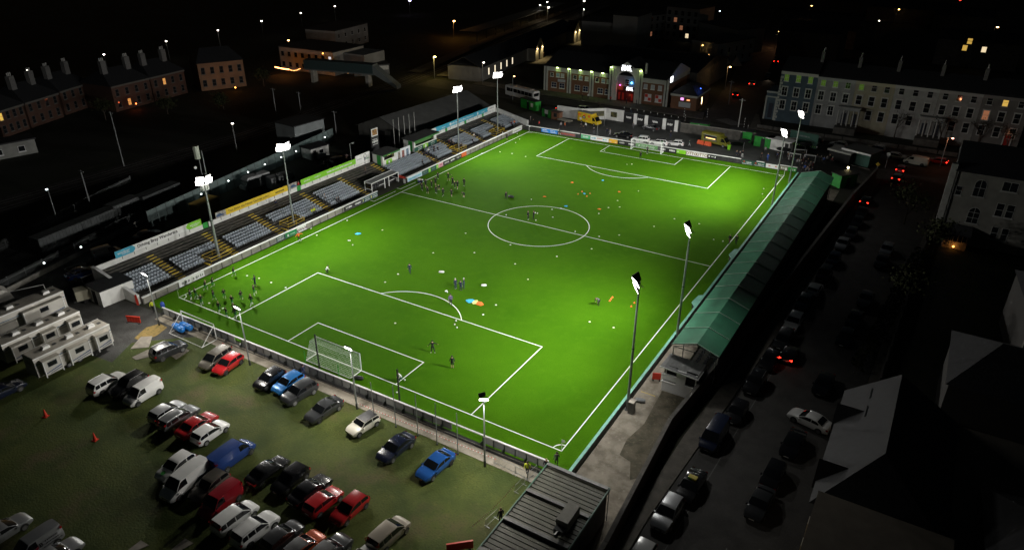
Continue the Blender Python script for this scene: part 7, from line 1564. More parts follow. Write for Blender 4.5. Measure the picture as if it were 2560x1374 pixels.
mb = MB(); mb.ball((0, 0, 0), .22, nu=8, nv=5); tag(mb.ob('wall_lamp', LAMPO, None, (-123.72, 72.50, 7.42)), 'orange lamp on the wall of the pale two storey building', 'lamp')
t, L = block_b('pale grey building rising behind the orange-lit one', (-153.54, 109.23), (-157.43, 132.51), 14, 7.5, mat('pale_facade_b', (.3,) * 3), grid=(5, (1.2, 4.6), 1.3, 1.5))
VIL = mat('villa_brick', (.07, .032, .02), .9, noise=.5, amt=.3, world=True)
for i, (a, b, h, lb, lit) in enumerate((((-138.63, -22.56), (-141.65, -14.77), 6.5, 'dark brick villa at the left edge', {4: LITY}), ((-141.98, -14.10), (-145.97, -3.57), 6.5, 'dark brick villa with pale quoins beside the one at the edge', {}), ((-147.17, -2.35), (-151.30, 8.69), 6.5, 'dark brick villa with a pale cornice in the row across the railway', {}), ((-138.70, 7.04), (-140.25, 19.59), 7.0, 'dark brick villa with a lit doorway', {1: emit('lit_window_amber', (1, .45, .12), .5)}), ((-140.39, 20.08), (-141.89, 32.31), 7.0, 'dark brick villa with one lit upper window', {5: emit('lit_window_amber', (1, .45, .12), .5)}))):
    t, L = block_b(lb, a, b, 12, h, VIL, roof='hip', grid=(4, (.9, 4.0), 1.1, 1.9), fm=mat('villa_trim', (.09, .085, .075), .8), lit=lit, cat='house', name='brick_villa', group='row of dark villas across the railway')
    mb = MB(); mb.box(-.1, L + .1, -.3, -.003, h - .5, h - .05); mb.ob('cornice', mat('villa_trim', (.2,) * 3), t)
    for x in (2.5, L - 2.5): mb = MB(); mb.box(x - .8, x + .8, 4, 5.2, h + 1, h + 6); c = mb.ob('chimney', mat('chimney_brick', (.15,) * 3), t); mb = MB(); [mb.tube((x - .5 + .5 * k, 4.6, h + 6), (x - .5 + .5 * k, 4.6, h + 6.8), .15, 6) for k in range(3)]; mb.ob('chimney_pots', DIRTYWHITE, c)
pp = (-136.98, 12.31); point('door_light', (pp[0] + 1, pp[1] - 1.2, 1.5), 30, (1, .15, .05), .2); mb = MB(); mb.ball((0, 0, 0), .2, nu=8, nv=4); tag(mb.ob('door_lamp', emit('lamp_red_orange', (1, .2, .05), 7), None, (pp[0] + .5, pp[1] - .5, 1.6)), 'small red-orange lamp at the villa doorway', 'lamp')
t, L = block_b('tall brick house lit orange at the end of the villa row', (-140.09, 35.98), (-134.19, 48.27), 12, 8.2, mat('orange_brick', (.20, .115, .065), .9, noise=.5, amt=.25, world=True), roof='hip', grid=(5, (1.2, 4.9), 1.2, 2.0), cat='house', name='brick_villa', fm=mat('villa_trim', (.2,) * 3))
pp = (-132.84, 44.46); point('orange_light', (pp[0] + 2.0, pp[1] - 5.0, 5.0), 170, (1, .35, .07), .3); mb = MB(); mb.ball((0, 0, 0), .22, nu=8, nv=4); tag(mb.ob('wall_lamp', LAMPO, None, (pp[0] + 2, pp[1] - 3.2, 1.2)), 'orange lamp low beside the orange-lit brick house', 'lamp')
# strings of bulbs
def bulbs(label, a, b, z, n, m, sag=.4, r=.14):
    t = thing('string_lights', label, 'string lights', (a[0], a[1], z)); d = Vector(b) - Vector(a)
    for i in range(n): f = i / (n - 1); mb = MB(); mb.ball((d.x * f, d.y * f, -sag * math.sin(pi * f)), r, nu=6, nv=4); mb.ob('bulb', m, t)
    mb = MB()
    for i in range(n - 1): f, g = i / (n - 1), (i + 1) / (n - 1); mb.tube((d.x * f, d.y * f, .1 - sag * math.sin(pi * f)), (d.x * g, d.y * g, .1 - sag * math.sin(pi * g)), .02, 4)
    mb.ob('cable', BLACK, t)
BULB = emit('bulb_orange', (1, .42, .12), 6)
bulbs('bright orange strip of lights along the terrace of the orange-lit building', (-139.52, 65.34), (-132.63, 64.97), 2.5, 24, emit('strip_orange', (1, .36, .1), 9), .1, .2); bulbs('orange bulbs hanging at the end of the bright strip', (-132.63, 64.97), (-130.47, 67.92), 2.5, 9, BULB, .5); bulbs('orange bulbs before the side wing of the orange-lit building', (-111.98, 71.24), (-113.53, 78.72), 2.5, 9, BULB, .4)
# conservatory and low station buildings
t = thing('green_pavilion', 'low pavilion with green lit glazing beside the string lights', 'building', (-114.92, 82.34), .9); mb = MB(); mb.box(-4, 8, -3, 3, -.03, 3.2); mb.ob('wall', LOUVRE, t); mb = MB(); mb.box(-4.3, 8.3, -3.3, 3.3, 3.203, 3.5); mb.ob('roof', SLATE, t)
for k in range(6): mb = MB(); mb.box(-3.8 + k * 1.0, -3.0 + k * 1.0, -3.04, -3.003, 1.6, 2.9); mb.ob('pane', emit('pane_green', (.25, .5, .05), .12), t)
mb = MB(); mb.box(2.4, 7.8, -3.04, -3.003, 1.6, 2.9); mb.ob('white_trellis', DIRTYWHITE, t)
STN = mat('station_render', (.42, .40, .34), .85, noise=.5, amt=.2, world=True)
st = thing('station_building', 'long low station building with two warmly lit gables', 'station', (-84.5, 122, 0), .14)
mb = MB(); mb.box(-6, 6, -30, 66, -.04, 4.6); mb.ob('wall', mat('station_wall', (.19, .18, .16), .85, noise=.5, amt=.2, world=True), st); mb = MB(); mb.exty([(-6.4, 4.5), (0, 7.6), (6.4, 4.5), (6.4, 4.4), (0, 7.4), (-6.4, 4.4)], -30.3, 66.3); mb.ob('roof', SLATE, st)
for y in (14, 58):
    mb = MB(); mb.box(6, 9.5, y - 4, y + 4, -.04, 4.8); mb.extx([(y - 4, 4.8), (y + 4, 4.8), (y, 8.4)], 6, 9.5); mb.ob('gable_wall', STN, st)
    for e in (-1, 1): mb = MB(); mb.add([(5.5, y + e * 4.4, 4.6), (9.8, y + e * 4.4, 4.6), (9.8, y, 8.6), (5.5, y, 8.6)], [(0, 1, 2, 3), (3, 2, 1, 0)]); mb.ob('gable_roof', SLATE, st)
    for e in (-2.6, 2.6):
        mb = MB(); mb.cb((9.7, y + e, 4.3), (.25, .25, .4)); mb.ob('wall_lamp', LAMPWARM, st); v = st.matrix_basis @ Vector((0, 0, 0)); c_, s_ = cos(.14), sin(.14)
        wx = lambda X, Y: (-84.5 + X * c_ - Y * s_, 122 + X * s_ + Y * c_)
        A = wx(10.3, y + e); B = wx(9.9, y + e); spot('station_light', (*A, 4.4), (*B, 0), 420, (1, .76, .36), 125, .6, .1)
    mb = MB(); mb.box(9.503, 9.53, y - .8, y + .8, 0, 3); mb.ob('door', mat('door_dark', (.02,) * 3), st)
for k in range(5): mb = MB(); mb.box(6.003, 6.05, -24 + k * 5, -23.3 + k * 5, 1.2, 3.4); mb.ob('window_strip', emit('lit_strip', (1, .85, .6), .6 if k else 1.2), st)
sheet('station_forecourt', [(-76, 128), (-60, 132), (-66, 195), (-84, 190)], -.006, mat('forecourt', (.20, .185, .15), .9, noise=.5, amt=.3, world=True))
cn = thing('platform_canopy', 'long dark platform canopy glowing faintly underneath', 'canopy', (-128, 205, 0), .14); mb = MB(); mb.box(-4, 4, -52, 60, 4.2, 4.6); mb.ob('roof', LOUVRE, cn)
for k in range(12): mb = MB(); mb.tube((3.2, -50 + k * 9.5, 0), (3.2, -50 + k * 9.5, 4.2), .15, 6); mb.ob('post', DSTEEL, cn); mb = MB(); mb.cb((2.4, -48 + k * 9.5, 4.05), (.3, 1.2, .12)); mb.ob('strip_lamp', emit('lamp_canopy', (1, .6, .22), 2.0), cn)
for k in range(4): point('canopy_light', (-125 - k * 3.6, 165 + k * 26, 3.6), 70, (1, .55, .2), .3)
# apartments, hotel and marquee beyond
APM = mat('apartment_render', (.34, .34, .33), .85, noise=.2, amt=.2, world=True)
for (a, b, dp, h, lb, g, lit) in (((-78.49, 175.08), (-65.08, 176.87), 14, 9.5, 'pale blank-walled apartment block beyond the bowling hall, left part', None, {}), ((-63.81, 173.26), (-53.43, 173.47), 16, 13, 'pale apartment block beyond the bowling hall, tall part', None, {}), ((-61.68, 194.18), (-55.32, 210.75), 14, 10, 'apartment block with balconies beyond the bowling hall', (5, (1.5, 4.5, 7.5), 1.6, 1.9), {2: LITR}), ((-54.17, 207.67), (-38.95, 205.22), 14, 13.5, 'tall apartment block with one bright window', (5, (1.5, 4.5, 7.5, 10.3), 1.6, 1.9), {3: emit('lit_window_warm', (1, .8, .5), .9), 7: LITR, 11: LITR}), ((-37.38, 201.53), (-18.11, 188.85), 14, 9, 'long grey block at the side street', None, {}), ((-16.21, 159.18), (-8.79, 180.10), 12, 8, 'dark building on the corner of the side street', (5, (1.2, 4.4), 1.3, 1.8), {})):
    block_b(lb, a, b, dp, h, APM, grid=g, lit=lit, cat='apartment block', name='apartment_block')
t = thing('marquee', 'pale scalloped marquee roofs beyond the bowling hall', 'marquee', (-29, 153, 0), -.1)
for k in range(2): mb = MB(); mb.extx([(-3, 3.2), (-2, 4.6), (0, 5.2), (2, 4.6), (3, 3.2)], k * 14.2 - 14, k * 14.2); mb.ob('canopy', mat('marquee_grey', (.24, .24, .24), .8), t, fix=True)
for k in range(2): mb = MB(); vs = [(18 + k * 4 + 2.2 * cos(i * pi / 3), 2.2 * sin(i * pi / 3), 3) for i in range(6)]; mb.add(vs + [(18 + k * 4, 0, 6)], [(i, (i + 1) % 6, 6) for i in range(6)]); mb.ob('peak', mat('marquee_grey', (.24,) * 3), t)
for i, (p, w_, dp, h) in enumerate((((7.97, 190.82), 22, 14, 10), ((12.33, 224.39), 16, 14, 7), ((32.33, 318.24), 40, 18, 7), ((62.91, 207.94), 26, 12, 9), ((-8.21, 346.35), 30, 14, 6), ((-29.04, 353.75), 20, 12, 6), ((55.62, 302.79), 24, 14, 7))):
    t = thing('dark_building', 'unlit building lost in the dark beyond the terrace, ' + ['behind its left end', 'with a pale gable', 'wide and low', 'with lit upper windows', 'high on the side street', 'at the top of the side street', 'far to the right'][i], 'building', p, -.05, 'dark buildings beyond the terrace'); mb = MB(); mb.box(-w_ / 2, w_ / 2, 0, dp, -.04, h); mb.ob('wall', CONCD, t); mb = MB(); mb.extx([(-.3, h), (dp / 2, h + 3), (dp + .3, h)], -w_ / 2 - .2, w_ / 2 + .2); mb.ob('roof', SLATE, t)
    if i == 3:
        for x, z, m in ((-4, 5.6, LITY), (2, 5.6, emit('lit_window_warm', (1, .8, .5), .9)), (-3, 8.0, LITY)): window(t, x, z, 1.6, 2.0, DIRTYWHITE, m, y=-.01)
# street lamps: pole, arm and glowing head
def slamp(p, h, m, label, grp='street lamps glowing in the dark', pw=0, col=(1, .5, .15), r=.26):
    t = thing('street_lamp', label, 'street lamp', (p[0], p[1], 0), 0, grp); mb = MB(); mb.tube((0, 0, 0), (0, 0, h), .09, 6, r2=.06); mb.ob('pole', GREYP, t); mb = MB(); mb.tube((0, 0, h), (.8, -.5, h + .15), .04, 5); mb.ob('arm', GREYP, t)
    mb = MB(); mb.ball((.85, -.55, h + .08), r, nu=8, nv=5, sz=.5); mb.ob('lamp_glass', m, t)
    if pw: point('street_light', (p[0] + .85, p[1] - .55, h - .35), pw, col, .2)
SODIUM = emit('lamp_sodium', (1, .55, .18), 14); AMBER = emit('lamp_amber_lit', (1, .78, .25), 14); PALE = emit('lamp_pale', (1, .92, .8), 12)
LAMPS = [
  ((-90.62, 89.66), 7.0, AMBER, 900, (1, .72, .2), 'yellow street lamp beside the railway', .5), ((-133.24, 160.49), 7.0, SODIUM, 900, (1, .4, .07), 'orange street lamp beside the far shed', .55), ((-155.36, 86.70), 7.0, SODIUM, 0, None, 'orange street lamp beyond the pale buildings', .4), ((-156.33, 110.98), 7.0, SODIUM, 0, None, 'orange street lamp farther along the dark shore road', .35),
  ((-180.43, 6.95), 7.0, PALE, 0, None, 'lone lamp above the villas at the left', .35), ((-185.38, 34.06), 7.0, PALE, 0, None, 'lone lamp in the black upper left, second', .35), ((-191.28, 61.46), 7.0, PALE, 0, None, 'lone lamp in the black upper left, third', .35), ((-196.76, 88.46), 7.0, PALE, 0, None, 'lone lamp in the black upper left, fourth', .35), ((-202.39, 115.45), 7.0, PALE, 0, None, 'lone lamp in the black upper left, fifth', .38), ((-207.59, 143.10), 7.0, PALE, 0, None, 'lone lamp in the black upper left, sixth', .4), ((-212.40, 170.32), 7.0, PALE, 0, None, 'lone lamp at the top edge', .42),
  ((-80.74, 0.04), 7.0, PALE, 0, None, 'single white lamp in the dark before the railway', .28), ((-73.43, -45.58), 7.0, LAMPCOLD, 0, None, 'single cold lamp over the dark bank at the left', .22), ((-71.76, 90.38), 7.0, PALE, 120, (1, .8, .5), 'pale lamp by the low station roofs', .3), ((-52.87, 77.98), 7.0, SODIUM, 0, None, 'red-orange lamp above the coach', .24), ((-121.63, 224.35), 7.0, PALE, 500, (1, .8, .5), 'bright lamp beside the arched roof at the top', .55), ((-129.86, 230.51), 7.0, PALE, 0, None, 'lamp left of the bright one at the top', .4), ((-133.43, 244.52), 7.0, PALE, 0, None, 'lamp at the very top over the station', .4),
  ((-118.87, 258.42), 7.0, PALE, 0, None, 'lamp on the road at the top', .5), ((-103.58, 226.97), 7.0, PALE, 0, None, 'lamp beside the road at the top', .35), ((-3.13, 125.81), 7.0, SODIUM, 260, (1, .6, .25), 'orange lamp at the side street corner', .35), ((-15.15, 142.29), 7.0, SODIUM, 0, None, 'small orange lamp beyond the bowling hall', .3), ((-23.92, 165.12), 7.0, SODIUM, 0, None, 'upper of three small lamps beyond the bowling hall', .25), ((-22.90, 159.68), 7.0, SODIUM, 0, None, 'lower of three small lamps beyond the bowling hall', .25), ((-7.07, 212.61), 7.0, SODIUM, 700, (1, .45, .2), 'warm lamp far up the side street', .4), ((-6.90, 207.73), 7.0, SODIUM, 0, None, 'second warm lamp far up the side street', .35),
  ((60.03, 74.56), 7.0, emit('lamp_pinkish', (1, .35, .25), 10), 160, (1, .35, .15), 'slim street lamp at the junction right of the white van', .24), ((67.98, 270.40), 7.0, SODIUM, 0, None, 'reddish lamp far right in the dark', .5), ((-12.94, 303.57), 7.0, SODIUM, 0, None, 'small lamp on a far truck stop', .35), ((26.42, 312.31), 7.0, SODIUM, 0, None, 'small warm lamp far beyond the terrace', .4), ((50.42, 374.78), 7.0, LAMPR, 0, None, 'red lamp at the top right edge', .5), ((23.18, 263.85), 7.0, PALE, 0, None, 'small white lamp beyond the terrace', .3), ((-46.15, 257.48), 7.0, LAMPCOLD, 0, None, 'small bluish lamp beyond the apartments', .35), ((-196.46, 209.26), 7.0, emit('lamp_violet', (.7, .6, 1), 8), 0, None, 'violet-white lights at the top edge', .7)]
for (p, z, m, pw, col, lb, r) in LAMPS: slamp(p, z, m, lb, 'street lamps glowing in the dark', pw, col or (1, 1, 1), r)

# ================================================================ people: one continuous skinned body per pose, shared by the figures in that pose
SKIN_T = mat('skin', (.42, .25, .18), .6)
HAIRS = [mat('hair_dark', (.02, .014, .01), .7), mat('hair_brown', (.09, .05, .025), .7), mat('hair_fair', (.35, .25, .13), .7), mat('hair_grey', (.35, .34, .33), .7)]
def pose(name, J, bend=0.0):
    """J: joint -> (x,y,z); +x is the way the figure faces"""
    order = ['pelvis', 'waist', 'chest', 'neck', 'head', 'crown', 'nose', 'shl', 'ell', 'wrl', 'hal', 'shr', 'elr', 'wrr', 'har', 'hil', 'knl', 'anl', 'tol', 'hir', 'knr', 'anr', 'tor']
    rad = dict(pelvis=(.155, .11), waist=(.135, .10), chest=(.165, .115), neck=(.062, .062), head=(.088, .098), crown=(.075, .08), nose=(.028, .028), shl=(.075, .075), shr=(.075, .075), ell=(.05, .05), elr=(.05, .05), wrl=(.036, .036), wrr=(.036, .036), hal=(.042, .028), har=(.042, .028), hil=(.10, .10), hir=(.10, .10), knl=(.066, .066), knr=(.066, .066), anl=(.045, .045), anr=(.045, .045), tol=(.045, .035), tor=(.045, .035))
    ed = [('pelvis', 'waist'), ('waist', 'chest'), ('chest', 'neck'), ('neck', 'head'), ('head', 'crown'), ('head', 'nose'), ('chest', 'shl'), ('shl', 'ell'), ('ell', 'wrl'), ('wrl', 'hal'), ('chest', 'shr'), ('shr', 'elr'), ('elr', 'wrr'), ('wrr', 'har'), ('pelvis', 'hil'), ('hil', 'knl'), ('knl', 'anl'), ('anl', 'tol'), ('pelvis', 'hir'), ('hir', 'knr'), ('knr', 'anr'), ('anr', 'tor')]
    me = bpy.data.meshes.new('body_cage'); me.from_pydata([J[k] for k in order], [(order.index(a), order.index(b)) for a, b in ed], [])
    o = bpy.data.objects.new('body_cage', me); COL.objects.link(o)
    sk = o.modifiers.new('skin', 'SKIN'); sk.use_smooth_shade = True
    for v, k in zip(me.skin_vertices[0].data, order): v.radius = rad[k]; v.use_root = (k == 'pelvis')
    ss = o.modifiers.new('sub', 'SUBSURF'); ss.levels = 1; ss.render_levels = 1
    out = bpy.data.meshes.new_from_object(o.evaluated_get(bpy.context.evaluated_depsgraph_get()))
    bpy.data.objects.remove(o); bpy.data.meshes.remove(me); out.name = 'body_' + name
    seg = [(('neck', 'head'), 0), (('head', 'crown'), 0), (('wrl', 'hal'), 0), (('wrr', 'har'), 0), (('pelvis', 'waist'), 1), (('waist', 'chest'), 1), (('chest', 'neck'), 1), (('chest', 'shl'), 1), (('chest', 'shr'), 1), (('shl', 'ell'), 1), (('shr', 'elr'), 1), (('ell', 'wrl'), 5), (('elr', 'wrr'), 5), (('pelvis', 'hil'), 2), (('pelvis', 'hir'), 2), (('hil', 'knl'), 2), (('hir', 'knr'), 2), (('knl', 'anl'), 3), (('knr', 'anr'), 3), (('anl', 'tol'), 4), (('anr', 'tor'), 4)]
    S = [(Vector(J[a]), Vector(J[b]), m) for (a, b), m in seg]
    out.materials.clear()
    for k in range(6): out.materials.append(SKIN_T)
    for p in out.polygons:
        c = p.center; best = None
        for a, b, m in S:
            ab = b - a; t = max(0, min(1, (c - a).dot(ab) / ab.length_squared)); d = (c - (a + ab * t)).length
            if best is None or d < best[0]: best = (d, m)
        p.material_index = best[1]
    out.shade_smooth()
    mb = MB(); h, cr = Vector(J['head']), Vector(J['crown']); ctr = h.lerp(cr, .75) + Vector((-.025, 0, .02))
    mb.ball(tuple(ctr), .118, nu=9, nv=6, sz=.95)
    return out, mb.mesh('hair', HAIRS[0], smooth=True)
def base(**kw):
    J = dict(pelvis=(0, 0, .95), waist=(0, 0, 1.12), chest=(0, 0, 1.33), neck=(0, 0, 1.50), head=(.02, 0, 1.62), crown=(.02, 0, 1.71), nose=(.105, 0, 1.63), shl=(0, .19, 1.42), ell=(-.03, .27, 1.15), wrl=(.04, .27, .92), hal=(.06, .26, .82), shr=(0, -.19, 1.42), elr=(-.03, -.27, 1.15), wrr=(.04, -.27, .92), har=(.06, -.26, .82), hil=(0, .10, .88), knl=(.03, .11, .49), anl=(0, .12, .09), tol=(.16, .13, .04), hir=(0, -.10, .88), knr=(.03, -.11, .49), anr=(0, -.12, .09), tor=(.16, -.13, .04))
    J.update(kw); return J
POSE = {}
POSE['stand'] = pose('stand', base())
POSE['stand2'] = pose('stand2', base(ell=(-.02, .3, 1.18), wrl=(.16, .16, 1.06), hal=(.2, .08, 1.04), anl=(-.02, .18, .09), tol=(.13, .22, .04), knl=(.02, .15, .49)))
POSE['walk'] = pose('walk', base(knl=(.16, .1, .50), anl=(.30, .1, .12), tol=(.45, .1, .08), knr=(-.02, -.1, .48), anr=(-.30, -.1, .13), tor=(-.17, -.1, .04), ell=(-.12, .27, 1.17), wrl=(-.12, .28, .93), hal=(-.1, .27, .84), elr=(.06, -.27, 1.16), wrr=(.2, -.25, .97), har=(.26, -.24, .9)))
POSE['jog'] = pose('jog', base(pelvis=(0, 0, .93), chest=(.07, 0, 1.31), neck=(.11, 0, 1.48), head=(.15, 0, 1.59), crown=(.16, 0, 1.68), nose=(.235, 0, 1.60), shl=(.07, .19, 1.40), shr=(.07, -.19, 1.40), ell=(-.15, .27, 1.2), wrl=(.02, .27, 1.02), hal=(.09, .25, 1.0), elr=(.16, -.27, 1.16), wrr=(.36, -.22, 1.24), har=(.43, -.2, 1.28), knl=(.30, .1, .66), anl=(.16, .1, .28), tol=(.30, .1, .20), knr=(-.06, -.1, .48), anr=(-.32, -.1, .24), tor=(-.22, -.1, .12)))
POSE['stretch'] = pose('stretch', base(knl=(.24, .12, .72), anl=(.18, .12, .34), tol=(.32, .12, .28), shl=(0, .19, 1.42), ell=(.12, .3, 1.28), wrl=(.32, .3, 1.4), hal=(.4, .3, 1.44), elr=(.1, -.3, 1.28), wrr=(.3, -.32, 1.36), har=(.39, -.32, 1.38)))
POSE['arms'] = pose('arms', base(ell=(.05, .46, 1.38), wrl=(.15, .68, 1.34), hal=(.2, .77, 1.33), elr=(.02, -.38, 1.22), wrr=(.1, -.52, 1.06), har=(.13, -.58, .99), anl=(-.02, .24, .09), tol=(.12, .29, .04), knl=(.05, .19, .49), anr=(-.02, -.2, .09), tor=(.12, -.25, .04)))
POSE['bend'] = pose('bend', base(pelvis=(-.1, 0, .82), waist=(.05, 0, .95), chest=(.26, 0, 1.05), neck=(.42, 0, 1.10), head=(.52, 0, 1.14), crown=(.6, 0, 1.17), nose=(.56, 0, 1.04), shl=(.28, .19, 1.1), shr=(.28, -.19, 1.1), ell=(.36, .24, .85), wrl=(.4, .2, .62), hal=(.42, .18, .53), elr=(.36, -.24, .85), wrr=(.4, -.2, .62), har=(.42, -.18, .53), hil=(-.1, .1, .78), hir=(-.1, -.1, .78), knl=(.08, .12, .46), knr=(.05, -.12, .46)))
POSE['kneel'] = pose('kneel', base(pelvis=(-.1, 0, .5), waist=(.02, 0, .66), chest=(.16, 0, .83), neck=(.26, 0, .98), head=(.33, 0, 1.08), crown=(.36, 0, 1.17), nose=(.42, 0, 1.06), shl=(.16, .19, .91), shr=(.16, -.19, .91), ell=(.26, .25, .68), wrl=(.42, .18, .52), hal=(.48, .14, .45), elr=(.26, -.25, .68), wrr=(.42, -.18, .52), har=(.48, -.14, .45), hil=(-.1, .1, .45), hir=(-.1, -.1, .45), knl=(.25, .13, .46), anl=(.18, .13, .09), tol=(.34, .13, .04), knr=(.2, -.13, .09), anr=(-.18, -.13, .1), tor=(-.3, -.13, .06)))
POSE['sit'] = pose('sit', base(pelvis=(-.05, 0, .48), waist=(-.05, 0, .64), chest=(-.02, 0, .86), neck=(0, 0, 1.03), head=(.03, 0, 1.14), crown=(.03, 0, 1.23), nose=(.115, 0, 1.15), shl=(-.02, .19, .95), shr=(-.02, -.19, .95), ell=(.04, .26, .7), wrl=(.24, .18, .62), hal=(.33, .15, .6), elr=(.04, -.26, .7), wrr=(.24, -.18, .62), har=(.33, -.15, .6), hil=(-.02, .1, .46), hir=(-.02, -.1, .46), knl=(.40, .12, .48), anl=(.42, .12, .09), tol=(.57, .12, .04), knr=(.40, -.12, .48), anr=(.42, -.12, .09), tor=(.57, -.12, .04)))
CL = {}
def cloth(n, c): CL[n] = mat('cloth_' + n, c, .85); return CL[n]
for n, c in dict(black=(.008, .008, .01), navy=(.012, .018, .05), white=(.62, .62, .6), green=(.02, .16, .03), dgreen=(.01, .05, .03), red=(.40, .03, .03), orange=(.75, .16, .03), hiviz=(.52, .60, .03), grey=(.09, .09, .10), purple=(.10, .07, .16), blue=(.02, .08, .32), lgrey=(.25, .25, .26), maroon=(.10, .015, .02), brown=(.07, .045, .03)).items(): cloth(n, c)
def person(p, ps, hd, top, shorts, legs, shoes, label, group=None, z=0.0, arms='top', hair=0, s=1.0):
    t = thing('person', label, 'person', (p[0], p[1], z), radians(hd), group); t.scale = (s, s, s)
    me, hm = POSE[ps]; sk = SKIN_T
    q = lambda n: sk if n == 'skin' else CL[n]
    put('body', me, t, mat=[sk, q(top), q(shorts), q(legs), q(shoes), q(top) if arms == 'top' else sk])
    put('hair', hm, t, mat=HAIRS[hair])
    return t
rp = random.Random(21)
G1 = 'home players warming up by the near left corner'
for i, (p, ps, hd) in enumerate((((-29.45, -50.87), 'stand', 40), ((-29.24, -50.18), 'walk', 60), ((-30.01, -47.92), 'jog', 30), ((-29.84, -46.78), 'jog', 50), ((-30.13, -42.66), 'jog', 40), ((-26.82, -51.04), 'stretch', -20), ((-26.51, -49.19), 'walk', 20), ((-25.62, -48.08), 'jog', -30), ((-23.09, -48.73), 'jog', -40), ((-23.03, -47.18), 'jog', -30), ((-22.75, -45.03), 'stretch', 10), ((-23.07, -51.00), 'walk', -60), ((-20.95, -51.45), 'arms', -100), ((-20.99, -50.11), 'jog', -60), ((-20.74, -47.28), 'walk', -80), ((-19.73, -50.89), 'walk', -50))):
    person(p, ps, hd + rp.uniform(-12, 12), 'black', 'green', 'white', 'white' if i % 3 else 'black', 'person in black top, green shorts and white socks warming up by the near corner', G1, hair=i % 3, s=rp.uniform(.97, 1.05))
person((-25.08, -42.86), 'arms', -150, 'navy', 'navy', 'navy', 'black', 'person in all navy with arms held out, directing the near corner warm-up', hair=0)
G2 = 'visiting players warming up beyond the halfway line'
for i, (p, ps, hd) in enumerate((((-28.50, 2.62), 'jog', -60), ((-29.24, 4.78), 'walk', -70), ((-27.94, 5.04), 'jog', -50), ((-28.26, 6.79), 'walk', -70), ((-29.87, 9.79), 'jog', -60), ((-27.58, 10.35), 'arms', -80), ((-25.26, 8.65), 'stretch', -80), ((-23.18, 7.46), 'walk', -80), ((-23.62, 7.18), 'jog', -70), ((-26.50, 1.77), 'jog', -50), ((-25.11, 2.76), 'jog', -60), ((-26.04, 4.99), 'bend', -60), ((-23.26, 2.61), 'walk', -90), ((-21.52, 3.04), 'jog', -80), ((-30.12, 4.50), 'walk', -70))):
    person(p, ps, hd + rp.uniform(-15, 15), 'black', 'black', 'skin' if i % 2 else 'black', 'white', 'person in black training kit with pale boots in the warm-up group beyond the halfway line', G2, hair=i % 3, s=rp.uniform(.97, 1.05))
person((-22.91, 9.43), 'stand', -90, 'black', 'black', 'black', 'white', 'person in black standing still at the right of the halfway group, farther one', hair=0)
person((-19.37, 4.26), 'bend', -100, 'black', 'black', 'skin', 'white', 'person in black, bare legged, right of the halfway group, nearer one', hair=1)
person((-11.56, 7.46), 'walk', 150, 'black', 'black', 'black', 'black', 'person in black walking towards a dark bag between the warm-up group and the circle')
person((-2.86, 1.11), 'stand', 0, 'black', 'black', 'black', 'white', 'person in black with white shoes in the centre circle', hair=1); person((-2.03, 1.74), 'stand2', 180, 'black', 'black', 'black', 'black', 'person in black with dark shoes in the centre circle', hair=1)
person((31.77, 10.22), 'walk', -110, 'black', 'maroon', 'black', 'black', 'person in dark clothes just inside the right touchline'); person((32.80, 10.58), 'walk', -80, 'black', 'black', 'black', 'black', 'person in dark clothes just outside the right touchline')
person((-7.70, -27.40), 'walk', -60, 'navy', 'navy', 'navy', 'black', 'person in a long navy coat walking alone near the arc')
person((1.29, -27.73), 'stand', -20, 'navy', 'navy', 'navy', 'lgrey', 'fair haired person in navy, left of the three talking near the arc', hair=3); person((2.31, -27.83), 'stand', 100, 'navy', 'navy', 'black', 'lgrey', 'person in navy seen from behind, nearest of the three talking near the arc', hair=0); person((2.29, -26.96), 'stand2', -140, 'navy', 'navy', 'navy', 'black', 'grey haired person in navy, right of the three talking near the arc', hair=3)
person((3.65, -32.26), 'walk', -50, 'purple', 'black', 'black', 'black', 'person in purple striding across the arc', s=1.08)
person((8.82, -43.43), 'arms', -60, 'black', 'black', 'black', 'white', 'goalkeeper in black with white gloves and an arm out near the penalty area', s=1.05); person((13.02, -44.96), 'stand', 120, 'black', 'black', 'skin', 'white', 'person in black shorts and white shoes nearest the six yard box', s=1.05)
person((9.25, -50.36), 'kneel', -120, 'white', 'dgreen', 'dgreen', 'white', 'person in a white top crouching on the goal line', hair=0, s=1.1); person((21.75, -20.93), 'bend', -110, 'grey', 'black', 'black', 'black', 'person in dark grey walking head down near the orange cones', hair=1, s=1.1)
person((-18.97, -34.06), 'kneel', 60, 'white', 'black', 'black', 'black', 'person in white crouching by the corner of the near penalty area'); person((-31.37, -27.93), 'arms', -30, 'orange', 'black', 'black', 'white', 'person in an orange bib with an arm raised on the left touchline')
person((0.90, 50.11), 'stand', -90, 'black', 'black', 'black', 'white', 'goalkeeper in black and grey in the far goal', arms='skin'); person((1.02, 45.62), 'stand2', 90, 'black', 'black', 'black', 'black', 'person in black standing on the far six yard line'); person((-23.58, 52.59), 'jog', 180, 'dgreen', 'dgreen', 'white', 'white', 'person with white socks jogging behind the far goal line')
person((-32.50, 41.67), 'stand', -60, 'black', 'black', 'skin', 'black', 'person in black standing on the turf by the left barrier at the far end'); person((-34.52, 43.03), 'stand2', 20, 'white', 'white', 'black', 'white', 'person in white at the left barrier at the far end')
